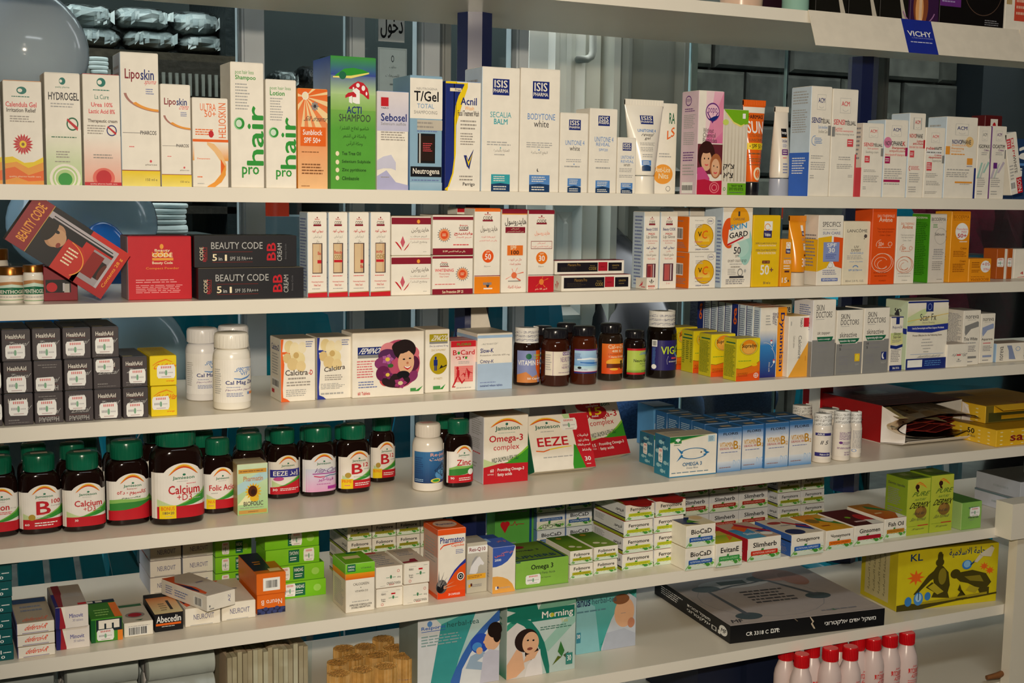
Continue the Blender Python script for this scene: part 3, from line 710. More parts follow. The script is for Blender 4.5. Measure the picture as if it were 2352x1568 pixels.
def person(px, py, Y, label, trouser, top, lean):
    H = at_y(px, py, Y); bx_, by_, bz_ = H.x, Y, H.z
    V = lambda x, y, z: Vector((bx_+x, by_+y, bz_+z))
    # body faces away (+y); pelvis at origin
    body = skin('person', [V(0, 0, 0), V(0, .05, .16), V(0, .13+lean*.1, .36), V(0, .22+lean*.25, .50), V(0, .28+lean*.32, .56), V(0, .34+lean*.4, .66),
                           V(-.17, .22+lean*.2, .47), V(-.24, .36+lean*.2, .26), V(-.14, .52, .14), V(-.11, .58, .12), V(.17, .22+lean*.2, .47), V(.24, .36+lean*.2, .26), V(.14, .52, .14), V(.11, .58, .12),
                           V(-.10, .08, -.03), V(-.16, .46, -.02), V(-.15, .48, -.42), V(-.15, .58, -.46), V(.10, .08, -.03), V(.16, .46, -.02), V(.15, .48, -.42), V(.15, .58, -.46)],
                [(0, 1), (1, 2), (2, 3), (3, 4), (4, 5), (3, 6), (6, 7), (7, 8), (8, 9), (3, 10), (10, 11), (11, 12), (12, 13), (0, 14), (14, 15), (15, 16), (16, 17), (0, 18), (18, 19), (19, 20), (20, 21)],
                [.135, .12, .13, .11, .05, .10, .06, .045, .035, .03, .06, .045, .035, .03, .10, .075, .05, .035, .10, .075, .05, .035], '#c08a66', 'matt')
    tag(body, label, 'person')
    skin('trousers', [V(0, 0, 0), V(-.10, .08, -.03), V(-.16, .46, -.02), V(-.15, .48, -.38), V(.10, .08, -.03), V(.16, .46, -.02), V(.15, .48, -.38), V(0, .02, .08)], [(0, 1), (1, 2), (2, 3), (0, 4), (4, 5), (5, 6), (0, 7)], [.15, .115, .09, .075, .115, .09, .075, .14], trouser, 'cloth', body)
    skin('jacket', [V(0, .02, .06), V(0, .05, .16), V(0, .13+lean*.1, .36), V(0, .22+lean*.25, .50), V(-.17, .22+lean*.2, .47), V(-.24, .36+lean*.2, .26), V(-.16, .50, .15), V(.17, .22+lean*.2, .47), V(.24, .36+lean*.2, .26), V(.16, .50, .15)],
         [(0, 1), (1, 2), (2, 3), (3, 4), (4, 5), (5, 6), (3, 7), (7, 8), (8, 9)], [.16, .145, .155, .12, .075, .06, .05, .075, .06, .05], top, 'plastic' if top == '#17191c' else 'cloth', body)
    hd = V(0, .36+lean*.42, .70)
    m = M(); R = [(-.10, .02, .03)]
    for i in range(1, 12): t = math.pi*i/12; R.append((-math.cos(t)*.12, math.sin(t)*.082, math.sin(t)*.10))
    R.append((.12, .01, .01)); m.rings(R, '#1c1512', 20); m.build('hair', 'cloth', body, True, hd)
    return body
person(1490, 975, 1.45, 'person in blue jeans and shiny black jacket bending forward beyond the window', '#3d5c88', '#17191c', 1.0)
person(1690, 930, 2.0, 'person in grey-blue jeans and dark top sitting behind the blue vitamin cartons', '#55607a', '#2c2c34', 1.2)
# ================================================================ shelving
XR = at_y(2312, 1215, 0).x+.004
XR6 = at_y(2300, 1395, 0).x
unit = empty('shelving_unit', (0, 0, TZ[7]-.02)); tag(unit, 'white melamine shelving with dark blue octagonal uprights, packed with pharmacy goods', 'shelf')
for k in range(8):
    xr = XR+1.2 if k < 5 else XR+.02; z = TZ[k]-unit.location.z
    if k >= 5: xr = XR+.29
    m = M(); m.box(-1.75, .0012, z-THK, xr, SD, z, '#e9e0cc')
    b = m.build('shelf_board', 'shelf', unit)
    xr = xr if k < 5 else XR
    m = M(); m.box(-1.75, -.0004, z-THK, xr, .0010, z+.0002, '#efe9da'); m.build('edge_band', 'shelf', b)
pz = at_z(1090, 26, TZ[0]-THK)
for xc_, yy in ((1090, 26), (1984, 128)):
    P = at_z(xc_, yy, TZ[0]-THK); r = .0262; P.y += r; P.x += r*P.x/(P.y+1.5)
    m = M()
    for (za, zb_) in [(TZ[i+1]-unit.location.z, TZ[i]-THK-unit.location.z) for i in range(7)]:
        m.rings([(za, r, r), (zb_, r, r)], '#18224e', 8, cx=P.x, cy=P.y-.001)
    o = m.build('upright_post', 'plastic', unit)
m = M(); m.box(-.2, 0, 0, .02, SD, 2.4, '#2c3a6a') if 0 else None
# blank back board low behind the right-hand bays
# white cabinet side at the right end of the lower shelves
cabx = XR+.001
zt = at_y(2330, 1232, -.018).z
cabp = empty('cabinet', (cabx, -.02, .0)); tag(cabp, 'plain white cabinet door panel closing off the right end of the lower shelves', 'cabinet')
m = M(); m.box(0, 0, 0, .55, .018, zt, '#ece4d0'); m.build('door_panel', 'shelf', cabp)
m = M(); m.box(.05, .0185, 0, .07, .30, zt-.1, '#ece4d0') if 0 else m.box(.30, .0185, 0, .55, .33, zt-.02, '#ece4d0'); m.build('carcass', 'shelf', cabp)
P = at_y(2323, 1222, -.034)
tb = M(); R = [(0, 0), (.004, -.004)]; tb.box(P.x, -.034, zt+.0005, P.x+.45, -.016+.017, at_y(2330, 1158, -.034).z, '#f0e9d8'); tag(tb.build('drawer_front', 'shelf'), 'rounded white drawer front above the white door panel at the right edge', 'drawer')
P = at_z(2262, 1548, TZ[7]); Q = at_y(2291, 1556, 0)
m = M(); m.tube([(0, 0, 0), (.02, -.004, .002), (.034, 0, .002)], [.004, .0055, .005], '#8a5a34', 10); 
o = m.build('wooden_handle', 'wood', None, True, at_y(2266, 1556, -.004)); tag(o, 'short brown wooden knob beside the white cabinet at lower right', 'handle')
# ================================================================ first row, tall skin and hair cartons (top visible shelf)
GP = 'e T 50 93 9 3.2;e W 46 93 4 1.4;t T 30 86.5 70 88.5 quality pharma'
CAL = 'e T 48 91 13 3.6;e W 44 91 6 1.8;l T 22 84 74 86 1;T r 6 75 86 80 Calendula Gel;T D 8 70 84 74 Irritation Relief;l D 16 60 80 67 3;f R O 48 39 27 10.5 18;e Y 48 39 9 3.5;e N 48 39 4 1.6;s Y 0:0:26 20:0:27 50:0:21 75:0:22 100:0:27;s o 0:0:20 30:0:22 60:0:16 100:0:22;s O 0:0:15 25:0:17 60:0:9 100:0:14;s o 0:0:4 30:0:7 60:0:3 100:0:4;t C 10 6.5 92 8.5 quality pharma health care'
bx('cream_carton', 'cream calendula gel carton cut off by the left photo edge, top shelf', 1, -80, 7, 183, .04, f=CAL, c='W', tc='o')
bx('cream_carton', 'cream and orange calendula gel carton with a red daisy, leftmost whole one', 1, 12, 102, 183, .04, f=CAL, tc='o')
bx('cream_carton', 'white and green hydrogel carton with a green ringed circle at its foot', 1, 107, 190, 165, .045, f='g e W 0 0 100 50;'+GP+';T k 10 76 96 83 HYDROGEL;l A 16 69 86 74 2;a E 76 55 17 6 22 0 360;p R 60,58 62,60 92,52 90,49;l E 16 42 90 44 1;l D 28 24 72 31 3;l D 24 20 78 22 1;e W 52 6 44 13;e e 52 6 36 11;e W 52 6 31 9.4;e e 52 6 27 8;e G 52 5 20 6')
bx('cream_carton', 'white and red urea cream carton with a glowing red dot at its foot', 1, 194, 280, 168, .045, tc='R', f='g #f0a890 W 0 0 100 45;e T 50 93 12 4;e W 46 93 6 2;l T 28 85 74 87 1;t T 32 78 70 82 La Cure;T r 22 71 80 75 Urea 10%;T r 15 65 86 69 Lactic Acid 8%;T D 12 56 92 60 Therapeutic cream;l D 10 46 60 55 4;a B 76 50 14 5 20 0 360;p R 64,53 66,54 89,48 87,46;l D 25 24 78 29 2;e #e87060 52 7 30 9;e R 52 7 21 7;r R 0 0 100 3;t W 15 .6 88 2.2 quality pharma health care')
LIP = 'T M 12 78.2 51 %s Lipo;T B 53 80 88 %s skin;i r 60 76 90 79.5 %s;l B 66 69 88 74 3;a #b07a70 108 71 100 15 7 185 265;a o 106 70.5 92 14 12 215 265;r A 4 40 50 40.4;T k 50 39 92 42 PHARCOS;l r 20 29 36 30.5 1;e r 76 19 3 1;t k 62 15.5 92 17 pharcos;r M 0 11.6 100 12.2;g y Y 0 0 100 11.6;t k 62 4 92 6 150 ml e'
bx('cream_carton', 'tallest white skin lotion carton with a swoosh and yellow foot stripe', 1, 280, 369, 118, .05, f=LIP % ('88', '88', 'spuma'), l=MS, lc='l')
bx('cream_carton', 'shorter white skin cream carton with the same swoosh and yellow foot', 1, 371, 441, 192, .045, f=LIP % ('87', '87', 'crema'))
bx('sunscreen_carton', 'white ultra 50+ sunscreen carton with orange band and curved flames', 1, 443, 526, 223, .045, f='t O 22 86 66 94 ULTRA;t O 34 79 66 86 50+;v O 73 56 94 95 HELIOSKIN;l O 8 58 60 66 3;e R 52 60 7 4;r O 0 51 100 54;g o W 0 30 100 51;p W 4,50 60,50 92,28 70,4 4,2;s #f4c58a 40:48:51 60:40:49 80:28:40 90:16:30 94:20:26;s O 78:14:32 84:14:28 90:18:24;s o 40:0:1 60:0:6 80:6:16 92:14:26;T O 12 31 48 33 Desquamans;l O 12 10 30 13 1;l A 12 3 36 5 1')
PRO = 't G %d 90 %d 94 post hair loss;T G %d 85.5 %d 90 %s;l A %d 62 %d 84 9;V G 47 18 99 66 hair;e #9cd6a0 25 51.5 16 5;e G 27 51.5 14 4.3;e #d8eed8 24 51.5 9 3;T G 32 8 84 17 pro;e W 40 4 6 1.6'
bx('shampoo_carton', 'tall white hair shampoo carton with huge green upright lettering', 1, 531, 608, 141, .05, f=PRO % (14, 70, 14, 76, 'Shampoo', 14, 60), l='g w W 0 0 100 100')
bx('shampoo_carton', 'shorter white hair lotion carton with huge green upright lettering', 1, 611, 682, 181, .045, f=PRO % (14, 82, 14, 62, 'Lotion', 14, 56))
SB = 'g C H 0 0 100 100;'+';'.join('p #f8d8a0 25,92 %d,%d %d,%d' % (a, b, a2, b2) for a, b, a2, b2 in ((100, 98, 100, 95), (100, 88, 100, 83), (100, 76, 100, 66), (85, 60, 62, 60), (50, 60, 36, 60), (22, 60, 10, 60), (0, 84, 0, 78), (0, 95, 0, 92), (60, 100, 48, 100)))
bx('sunscreen_carton', 'orange sunblock carton with white sun rays and an orange name panel', 1, 684, 753, 202, .045, c='H', f=SB.replace('g C H', 'g #f8c890 O')+';e F 25 93 11 4;e C 25 93 9 3.4;f A k 57 83 14 5 8;i k 18 68 92 73 Silk dreams;r O 8 43 94 62;T F 16 54 82 59.5 Sunblock;T F 20 46 76 51.5 SPF 50+;l N 12 36 86 38 1;l N 12 14 86 26 4;l N 10 2 40 3.5 1')
bx('shampoo_carton', 'large green and blue shampoo carton with red spotted mushrooms', 1, 759, 863, 127, .07, c='G', l='g #86c26a B 0 0 100 100;g #b8d0e8 #4a6ac0 0 70 100 100', f='g #5aa83c #8cbc5c 0 45 100 72;g #5aa83c #5aa83c 0 0 100 45;g #8cbc5c #b8d898 0 60 100 76;g #b8d898 #3a4aa0 0 72 100 88;g #3a4aa0 #3f9a3a 0 86 100 100;s #2f9a2f 10:85:86 30:86:91 50:86:92 70:86:91 85:88:89;s y 5:84:85 45:84:86 85:88:89;e E 26 86 8 3;e #e88 60 72 1 1;s R 40:76:77 50:76:80 60:74:82 72:72:81 82:69:77 85:69:72;e F 60 79 4 1.6;e F 72 77 4 2;e F 50 76.6 2 1;e F 79 73 2 1.4;s F 48:66:75 56:65:77 64:65:75;s R 32:69:71 38:70:73 50:70:74 56:70:72;s F 40:66:70 47:65:71;T B 35 57.5 68 63 ACTI;t k 18 51.5 88 57 SHAMPOO;t #234a20 20 44 84 48 شامبو لعلاج القشرة;t #234a20 26 38 78 42 والحكة في الشعر;t #234a20 34 33 70 37 وحكة الرأس;e C 14 27 4 1.8;e C 14 20.5 4 1.8;e C 14 14.5 4 1.8;e C 14 8.5 4 1.8;T #234a20 24 26 66 28.6 Tea Tree Oil;T #234a20 24 19.5 88 22.3 Selenium Sulphide;T #234a20 24 13 78 16 Zinc pyrithione;T #234a20 24 7 62 9.8 Climbazole')
bx('shampoo_carton', 'white selenium shampoo carton with red square and lilac cloud shading', 1, 865, 938, 208, .045, tc='b', f='g #c8c8e0 #e8e0e0 0 60 100 100;s #b8b8dc 0:0:14 30:0:20 60:0:8 100:0:5;s #d0d0e4 0:20:30 20:22:34 45:22:36 60:20:28;r R 12 85 36 94;T k 12 82.5 36 84 TARO;T B 12 70 94 78 Sebosel;t A 12 66 92 69 Selenium sulfide;l D 12 50 90 60 4;l D 12 12 46 14 1')
bx('shampoo_carton', 'pale blue and white tar shampoo carton with a small brown bottle window', 1, 940, 1015, 172, .06, c='#8fb4cc', f='r W 0 63 100 98;t A 20 88 84 90 NEUTROGENA;T K 12 78 88 87 T/Gel;t #6a9ac8 22 72 74 76 TOTAL;t A 12 67 84 70 SHAMPOOING;r #c8c0b0 22 53 100 62;l D 22 54 84 61 2;l B 22 51 90 53 1;r K 24 24 78 50;r #2a1810 34 26 74 48;r a 28 24 33 50;l r 40 34 70 42 5;r K 2 12 98 21;T W 9 13 92 19.5 Neutrogena;l B 6 8 90 10 1;g #8fb4cc #a8c8dc 0 0 100 7', l='g b #8fb4cc 0 0 100 100')
bx('face_wash_carton', 'navy and white face wash carton with a yellow curve and tick mark', 1, 1021, 1103, 185, .05, c='W', lc='B', tc='b', f='s Y 0:0:100 8:0:100 30:60:100 47:80:94 62:95:100;s B 0:0:100 4:0:100;s Y 0:0:100 12:4:99 24:16:99 30:34:99 29:60:99 34:78:99 44:88:99 60:98:99;s B 0:2:98 8:4:98 20:16:98 25:30:98 23:60:98 28:78:98 36:87:98 52:97:98;p C 12,91 12,94 44,94 44,91;T B 26 91.4 42 93.6 Free;T B 42 79 88 86 Acnil;t o 54 74.5 80 78 Wash;T k 34 69 94 74 Facial Treatment Wash;l D 42 56 92 66 3;l D 42 42 84 54 5;p B 52,33 60,33 67,26 62,22;p B 60,24 68,20 80,39 66,30;p Y 58,32 66,27 78,36 66,23;l D 40 9 88 15 2;T k 50 4 84 8 Perrigo')
ISIS = 'r B %d %d %d %d;T W %d %d %d %d ISIS;T W %d %d %d %d PHARMA'
def isis(u0, v0, u1, v1): 
    w_, h_ = u1-u0, v1-v0; return ISIS % (u0, v0, u1, v1, u0+w_*.1, v0+h_*.48, u1-w_*.1, v0+h_*.95, u0+w_*.06, v0+h_*.17, u1-w_*.06, v0+h_*.42)
def foot(u0, u1, v1, c, vm=0): return 'g %s %s %d %d %d %d;s J %d:%d:%d %d:%d:%d %d:%d:%d;l W %d %d %d %d 3;l W %d %d %d %d 2' % (c, c, u0, v1*.45, u1, v1, u0, 0, v1*.42, (u0+u1)/2, 0, v1*.55, u1, 0, v1*.42, u0+6, v1*.58, u1-6, v1*.95, u0+6, v1*.1, u1-6, v1*.35)
bx('balm_carton', 'large white balm carton with navy square and turquoise foot panel', 1, 1104, 1191, 152, .055, f=isis(28, 78, 72, 91)+';t t 22 60 78 64.5 SECALIA;T t 32 54.5 68 59 BALM;l A 14 37 88 41 2;e t 50 35.5 1.4 .6;t A 32 32 74 34.6 العناية بالبشرة;l A 34 29 70 31 1;'+foot(26, 76, 14.5, 't'), l=MS, lc='l')
bx('balm_carton', 'large white body whitening carton with navy square and blue foot panel', 1, 1192, 1283, 155, .055, f=isis(30, 76, 72, 90)+';t b 18 59 88 64 BODYTONE;t k 34 53 72 58.5 white;l A 16 36 84 41 3;e b 48 34.5 1.4 .6;t A 28 30.5 70 33.6 البقع الصباغية;e k 46 18 3 1.4;e W 48 18.4 3 1.4;'+foot(24, 76, 14.5, 'b'))
UN = lambda v, x: 't b 18 %d 86 %d UNITONE 4;%s' % (v, v+6, x)
bx('cream_carton', 'small white whitening cream carton left of the taller reveal carton', 1, 1284, 1349, 258, .04, f=isis(30, 79, 72, 92)+';'+UN(60, 't k 34 53 70 59 white')+';l A 22 38 80 43 2;e b 50 36 2 .8;l A 16 31 86 35 1;'+foot(28, 76, 18, 'b'))
bx('cream_carton', 'middle-sized white reveal cream carton with pale blue lettering', 1, 1351, 1415, 248, .04, f=isis(30, 80, 72, 92)+';'+UN(61, 't b 24 56 74 60 REVEAL;t b 34 50 66 53 SPF20')+';l A 20 36 84 41 2;l A 24 28 80 32 1;'+foot(24, 76, 15, 'b'))
bx('serum_carton', 'smallest white serum carton in front of the white tube', 1, 1416, 1459, 315, .035, f=isis(26, 77, 74, 91)+';'+UN(62, 't b 18 55 88 60 REVEAL;t k 34 49 68 53 serum')+';l A 10 38 92 46 3;l A 10 28 92 34 2;'+foot(20, 84, 19, 'b'))
ctube('cream_tube', 'white gel squeeze tube standing on its cap beside the lice carton', 1, 1437, 1540, 229, 1460, 1518, 440, 404, .02, lab=isis(36, 74, 66, 87)+';T b 26 62 72 66.5 UNITONE 4;i k 33 56 62 61 reveal;i k 40 50 54 55 gel;l A 28 42 70 47 3;l A 28 33 72 40 3;l A 32 24 68 30 2;r b 28 12 56 20;s J 28:4:11 42:4:13 56:4:11;l W 32 13 52 19 3')
bx('lice_carton', 'white lice treatment carton partly behind the white tube, orange disc', 1, 1484, 1551, 235, .03, y=.075, f='T E 72 78 92 90 RA;/ O 66 60 92 70 LS;l A 40 40 88 46 2;e o 55 22 34 11;T C 28 24 80 30 Anti-Lice;T C 40 17 74 23 Nits;a A 74 6 8 3 20 0 360')
bx('lice_carton', 'pink and white carton with a heart emblem and two smiling children', 1, 1598, 1656, 207, .042, a=0, c='W', lc='#e6cdd8', l='e P 40 91 18 5;e #e6cdd8 40 91 15 4;t P 28 89 54 93 popo;l P 20 80 80 84 2;l A 16 64 84 78 8;l A 16 48 84 61 7;l P 16 32 84 42 4;l A 16 18 84 30 4;b 16 4 78 9', f='g #e070a0 #f0b8cc 30 50 100 100;p #f4d8dc 30,50 30,100 62,100 48,70;p #e890b0 55,50 100,62 100,100 70,80;e P 56 80 28 9;e #f4c8d8 56 80 25 7.6;p P 32,80 80,80 56,69;p #f4c8d8 36,80 76,80 56,71.4;t P 38 77 74 84 popo;p B 40,73 62,76 84,77 60,71;t k 20 60 62 64.5 Without;t k 20 55.5 70 60 Chemical;t k 20 50.5 76 55 Pesticides;r #6a2a34 0 20 100 49;e #3a1c18 36 38 34 14;e S 36 33 21 10;e #3a1c18 34 44 22 4;e K 28 35 2.4 .9;e K 44 35 2.4 .9;s r 30:28.6:29.8 37:27.8:29.2 44:28.6:29.8;e #b06a40 74 28 24 12;e S 73 26 17 9;e K 66 28 2 .8;e K 80 27 2 .8;s r 66:21:22.4 73:20:21.6 80:21:22.4;s #d0508a 0:14:26 20:14:27 40:12:20 50:10:16;s #c02040 0:0:14 30:0:15 60:0:13 100:0:14;a #e8808a 70 7 20 5.5 18 0 360;a #e8808a 70 7 12 3.4 30 0 360')
bx('lice_carton', 'striped wooden-look carton with a green corner numbered 1 and Hebrew lettering', 1, 1656, 1713, 250, .035, y=.006, c='#e4dccb', f=';'.join('g #c4b8a4 #ddd4c2 %d 16 %d 84' % (i, i+5) for i in (4, 18, 32, 46, 60, 74, 88))+';s #7ab81e 0:100:100 10:96:100 40:86:100 70:82:100 100:84:100;s y 10:95:96.5 40:84:86 70:80:82 84:83:84;T F 76 90 88 96 1;e #cfe06a 8 85 12 3.4;T K 4 29 48 37 צ\'יק;T K 6 20 44 27 צ\'א;r #6cae22 22 0 98 14;T K 38 9.4 84 12.4 תכשיר לטיפול;T K 30 5.6 88 8.6 בכינים וביצי כינים;l K 32 2 86 4 1;a G 10 7 5 2 30 0 360')
ctube('sunscreen_tube', 'orange sunscreen tube with black cap, yellow SPF 50 band and white top', 1, 1703, 1765, 230, 1718, 1752, 445, 419, .018, body='O', capc='K', lab='r W 0 92 100 100;T K 22 84 84 89.5 FARMASI;T F 14 64 86 81 SUN;t N 22 59 86 63 ULTRA MOISTURE;T N 18 53 84 57 SUNSCREEN;r Y 0 42 100 51;T K 30 43.5 72 49.5 SPF 50;e K 22 46.5 2 1;e K 82 46.5 2 1;l N 14 34 88 39 1;r R 0 32 100 32.4;l N 14 25 88 31 2;r R 0 24 100 24.4;l N 14 20 88 23 1;e C 56 9 22 9;e O 56 9 14 6;p C 56,15 62,8 56,3 50,8')
AC = 'a %s 50 90 21 6.4 5 0 360;T %s 36 88 64 92.5 ACM;a A 50 87 10 2 12 200 340'
def acm(v): c = 'k'; return 'r a 29 %g 71 %g;r W 30 %g 70 %g' % (v-7, v+7, v-6.7, v+6.7)
def acmb(v, c, h=1.0): return acm(v)+';T %s 34 %g 66 %g ACM;a a 50 %g 12 2.4 14 200 340' % (c, v-.5, v+4, v-3)
SENS = lambda c1, v, rest: 'T %s 6 %d 50 %d SENSI;T k 50 %d 94 %d TÉLIAL;' % (c1, v, v+5, v, v+5)+rest
SA = SENS('B', 67, 'r A 86 56 100 65;t b 38 62 84 65 Soin émollient;t A 40 58 84 61 Emollient Care;a b 24 51 16 4.5 12 80 290;l b 22 48 62 54 4;l A 8 34 70 38 2;l A 8 24 80 32 4;l A 6 16 28 20 2')
sidebl = 'r #3f6fd0 0 0 100 40;l A 10 84 88 97 5;l A 10 58 88 80 10;l F 16 20 84 36 7'
bx('lotion_carton', 'white blue-based lotion carton standing behind its twin, only its side showing', 1, 1858, 1906, 203, .046, y=.056, f='', l=sidebl, lc='l')
bx('lotion_carton', 'tall white emollient carton with blue side foot, left of its red-lettered twin', 1, 1854, 1902, 197, .046, f=acmb(86, 'B')+';'+SA, l=sidebl, lc='l')
ctube('sunscreen_tube', 'cream white sunscreen tube with black and purple print before the lotion carton', 1, 1786, 1824, 245, 1779, 1824, 446, 410, -.004+.006, body='#efe6d6', capc='#b9bfd0', cm='frost', lab='r K 34 62 64 76;T F 36 66 62 72 Neutrogena;r o 34 61 64 62;r w 34 44 64 61;T B 36 54 62 59 UltraSheer;l B 38 46 60 52 3;r P 34 34 64 43;l W 38 35 60 42 2;l r 38 28 60 31 1;l B 38 4 62 22 4')
bx('lotion_carton', 'tall white cleansing lotion carton with orange-red lettering and grey tab', 1, 1903.5, 1962, 203, .046, f=acmb(85, 'r')+';'+SENS('r', 67, 'r A 0 56 12 65;t r 14 62.5 40 65 Lotion;t r 14 60 84 62.5 Dermo-nettoyante;t A 14 57 88 59.4 Dermo-cleansing lotion;r r 62 47 86 54;l F 65 49 83 53 2;l A 30 34 88 38 2;l A 24 26 88 31 3;l A 70 18 88 21 2;r r 94 0 100 40'))
def tab(c, v, side='r'): return 'r %s %d %d %d %d' % (c, 88 if side == 'r' else 0, v, 100 if side == 'r' else 14, v+11)
bx('cream_carton', 'short white soothing cream carton with red side foot', 1, 1975, 2024, 282, .035, lc='#e8dcd0', l='r r 0 0 100 40;l k 10 50 90 96 8', f=acmb(88, 'r')+';'+SENS('r', 69, 't r 24 64.5 76 67.5 Soin apaisant;t A 16 59 76 63 Soothing cream;'+tab('A', 56)+';r r 12 47 36 56;l F 15 49 33 54 2;l A 10 34 70 38 2;l A 10 20 88 30 4;l A 8 10 24 15 2'))
bx('shampoo_carton', 'white anti-dandruff carton with magenta dot and magenta tab', 1, 2025, 2079, 274, .04, f=acmb(86, 'B')+';e p 14 71 17 7;T k 4 67 78 73 NOVOPHANE.;T R 78 67 90 73 K;T R 32 62 90 66 Shampooing;t R 22 58 90 62 antipelliculaire;t r 4 53 88 57 Anti-dandruff shampoo;r #b0205a 90 54 100 65;r #b0205a 4 44 26 53;l F 6 46 24 51 2;r #b0205a 2 20 72 23;l A 4 24 84 38 5;l A 4 16 72 19 1', l=MS, lc='l')
bx('lotion_carton', 'white hair loss lotion carton with red tab, rising above its neighbours', 1, 2080, 2118, 259, .04, f=acmb(88, 'R').replace('29', '24').replace('71', '76')+';T R 4 71 44 76 NOVO;T k 44 71 84 76 PHANE;T R 50 66 88 69 Lotion;T R 26 63 88 66 anti-chute;t r 4 59 88 62 Anti-hair loss lotion;r R 90 59 100 69;r r 10 48 36 56;l F 13 50 33 54 2;a R 16 35 8 3 30 90 270;l R 20 33 78 38 4;l A 12 18 84 30 5;l A 10 6 60 14 3', l=MS, lc='l')
bx('cream_carton', 'white depigmenting cream carton with a small barcode strip under its name', 1, 2119, 2164, 292, .035, f=acmb(86, 'r')+';T R 4 67 46 73 DÉPI;T k 46 67 84 73 WHITE;b 8 64 82 66;T R 48 60 84 63 Crème;T R 18 56 84 59.5 dépigmentante;t A 38 51 84 55 Depigmenting cream;r A 88 50 100 61;r r 10 39 36 51;l F 12 41 34 50 4;l A 8 29 70 36 3;l A 10 18 82 25 3;l A 6 6 72 10 2')
bx('shampoo_carton', 'wide white energising shampoo carton with yellow dot and orange tab', 1, 2165, 2237, 267, .04, f=acmb(85, 'B')+';e #f4cf90 76 70 13 6.6;T B 20 67 50 72.5 NOVO;T k 50 67 80 72.5 PHANE;t o 20 64.5 76 66.5 ENERGISANT;r o 0 54 14 64;T o 18 60 58 63 Shampooing;t o 18 57 50 59.5 énergisant;l o 18 53 70 56 1;r o 70 42 88 50;l B 70 39 88 41 1;l A 8 34 88 37 1;l A 6 26 88 33 3;r o 34 19 90 21;l A 50 17 90 18.5 1;r B 94 0 100 38', l=MS, lc='l')
IG = lambda nm, c, cc: acmb(87, c)+';T k 6 70 92 75 %s;T P 48 66 84 69 Crème;l A 30 60 84 65 2;r A 92 56 100 68;p %s 0,28 30,50 44,50 16,28;p #c8d0c8 20,28 52,48 66,50 34,28;p %s 46,36 84,52 96,50 60,36;l A 8 16 72 30 5;l A 10 5 54 12 2' % (nm, cc, cc)
bx('cream_carton', 'slim white carton with green brush strokes between yellow tab and purple-edged cartons', 1, 2239, 2269, 289, .035, f=IG('IGOPAX', 'A', '#a8d0c4'))
bx('cream_carton', 'slim white carton with mauve brush strokes and a purple edge', 1, 2270, 2304, 289, .035, lc='P', f=IG('CICASTIM', 'P', '#c8bccc')+';r P 18 42 44 50')
bx('gift_carton', 'dark red carton with a tulip picture behind the slim white cartons', 1, 2252, 2292, 264, .03, y=.06, c='#5a1618', f='r w 32 70 74 96;e R 54 84 12 8;r G 53 72 56 80')
bx('medicine_carton', 'dark blue carton at the right edge of the top row with a white letter', 1, 2325, 2420, 318, .04, y=.075, c='#24406a', f='T F 8 66 52 88 a;r b 0 56 60 60;T F 8 38 60 52 in')
P, wd, hh, a_, zb = place(1, 2319, 2352, 322, .006)
o = raw_box('cream_carton', .026, .03, .098, 'W', 'r r 8 76 44 92;l F 12 78 40 90 3;d R 48 62 72 92 DÉPI;d k 48 34 72 62 WHITE;r R 56 0 100 26;d F 62 3 92 24 SOIN;l A 10 8 44 50 8;b 6 10 40 20', flap=True)
o.location = P+Vector((.003, .0, .0062)); o.rotation_euler = (0, math.radians(-13), 0); tag(o, 'white depigmenting carton leaning to the left at the end of the top row', 'box')
# ================================================================ second row: creams, cosmetics, sun care
def jar(name, label, s, cx, hw, yb, yc, yt, Y, lab='', capc='#a0682c', cat='jar'):
    P = find_base(cx, Y, TZ[s]); dist = (P-Vector(CAM)).dot(fw); r = hw/F*dist; P.y += r; H = solve_h(P, yt); hc = solve_h(P, yc)
    root = empty(name, P); tag(root, label, cat, 'menthol jars at the left end' if 0 else None)
    m = M(); R = [(0, r*.93, r*.93), (.003, r, r), (hc*.9, r, r), (hc*.97, r*.96, r*.96), (hc, r*.9, r*.9)]; m.rings(R, '#f2ece0', 32); m.build('body', 'plastic', root, True)
    m = M(); m.rings([(hc, r*1.02, r*1.02), (H-.002, r*1.02, r*1.02), (H, r*.96, r*.96)], capc, 32); m.build('lid', 'metal', root, True)
    B = Body(R); pr = Printer(lambda u, v, k: B.pt((u-.5)*2.4, hc*(.1+.8*v), .0003+k), True); pr.run(lab)
    if pr.shape.f: lb = pr.shape.build('label', 'paper', root); pr.text.f and pr.text.build('lettering', 'paper', lb)
ML = 'r #f0e8d8 0 0 100 100;r G 0 0 100 2;s #c08a5a 0:62:78 50:66:84 100:62:78;s #cfe6d4 0:50:62 50:50:72 100:50:62;s E 0:26:52 50:26:58 100:26:52;T W 6 30 94 46 MENTHOGEL;l A 12 10 88 20 1'
jar('menthol_jar', 'white menthol gel jar with gold lid, nearest the left photo edge', 2, 28, 31, 690, 630, 612, .03, ML)
jar('menthol_jar', 'white menthol gel jar with gold lid, right of the two front jars', 2, 80, 22, 695, 624, 608, .012, ML)
jar('menthol_jar', 'white gel jar with brown gold lid standing behind the front jars', 2, -6, 28, 0, 596, 571, .11, 'r #f0e8d8 0 0 100 100')
bx('cosmetics_carton', 'dark red cosmetics kit carton with a clear window, under the tilted one', 2, 100, 180, 612, .05, y=.045, c='#8c1c2c', f='r K 6 24 80 62;r a 60 24 76 50;e R 24 40 16 14;r #c8c8d0 56 28 62 52')
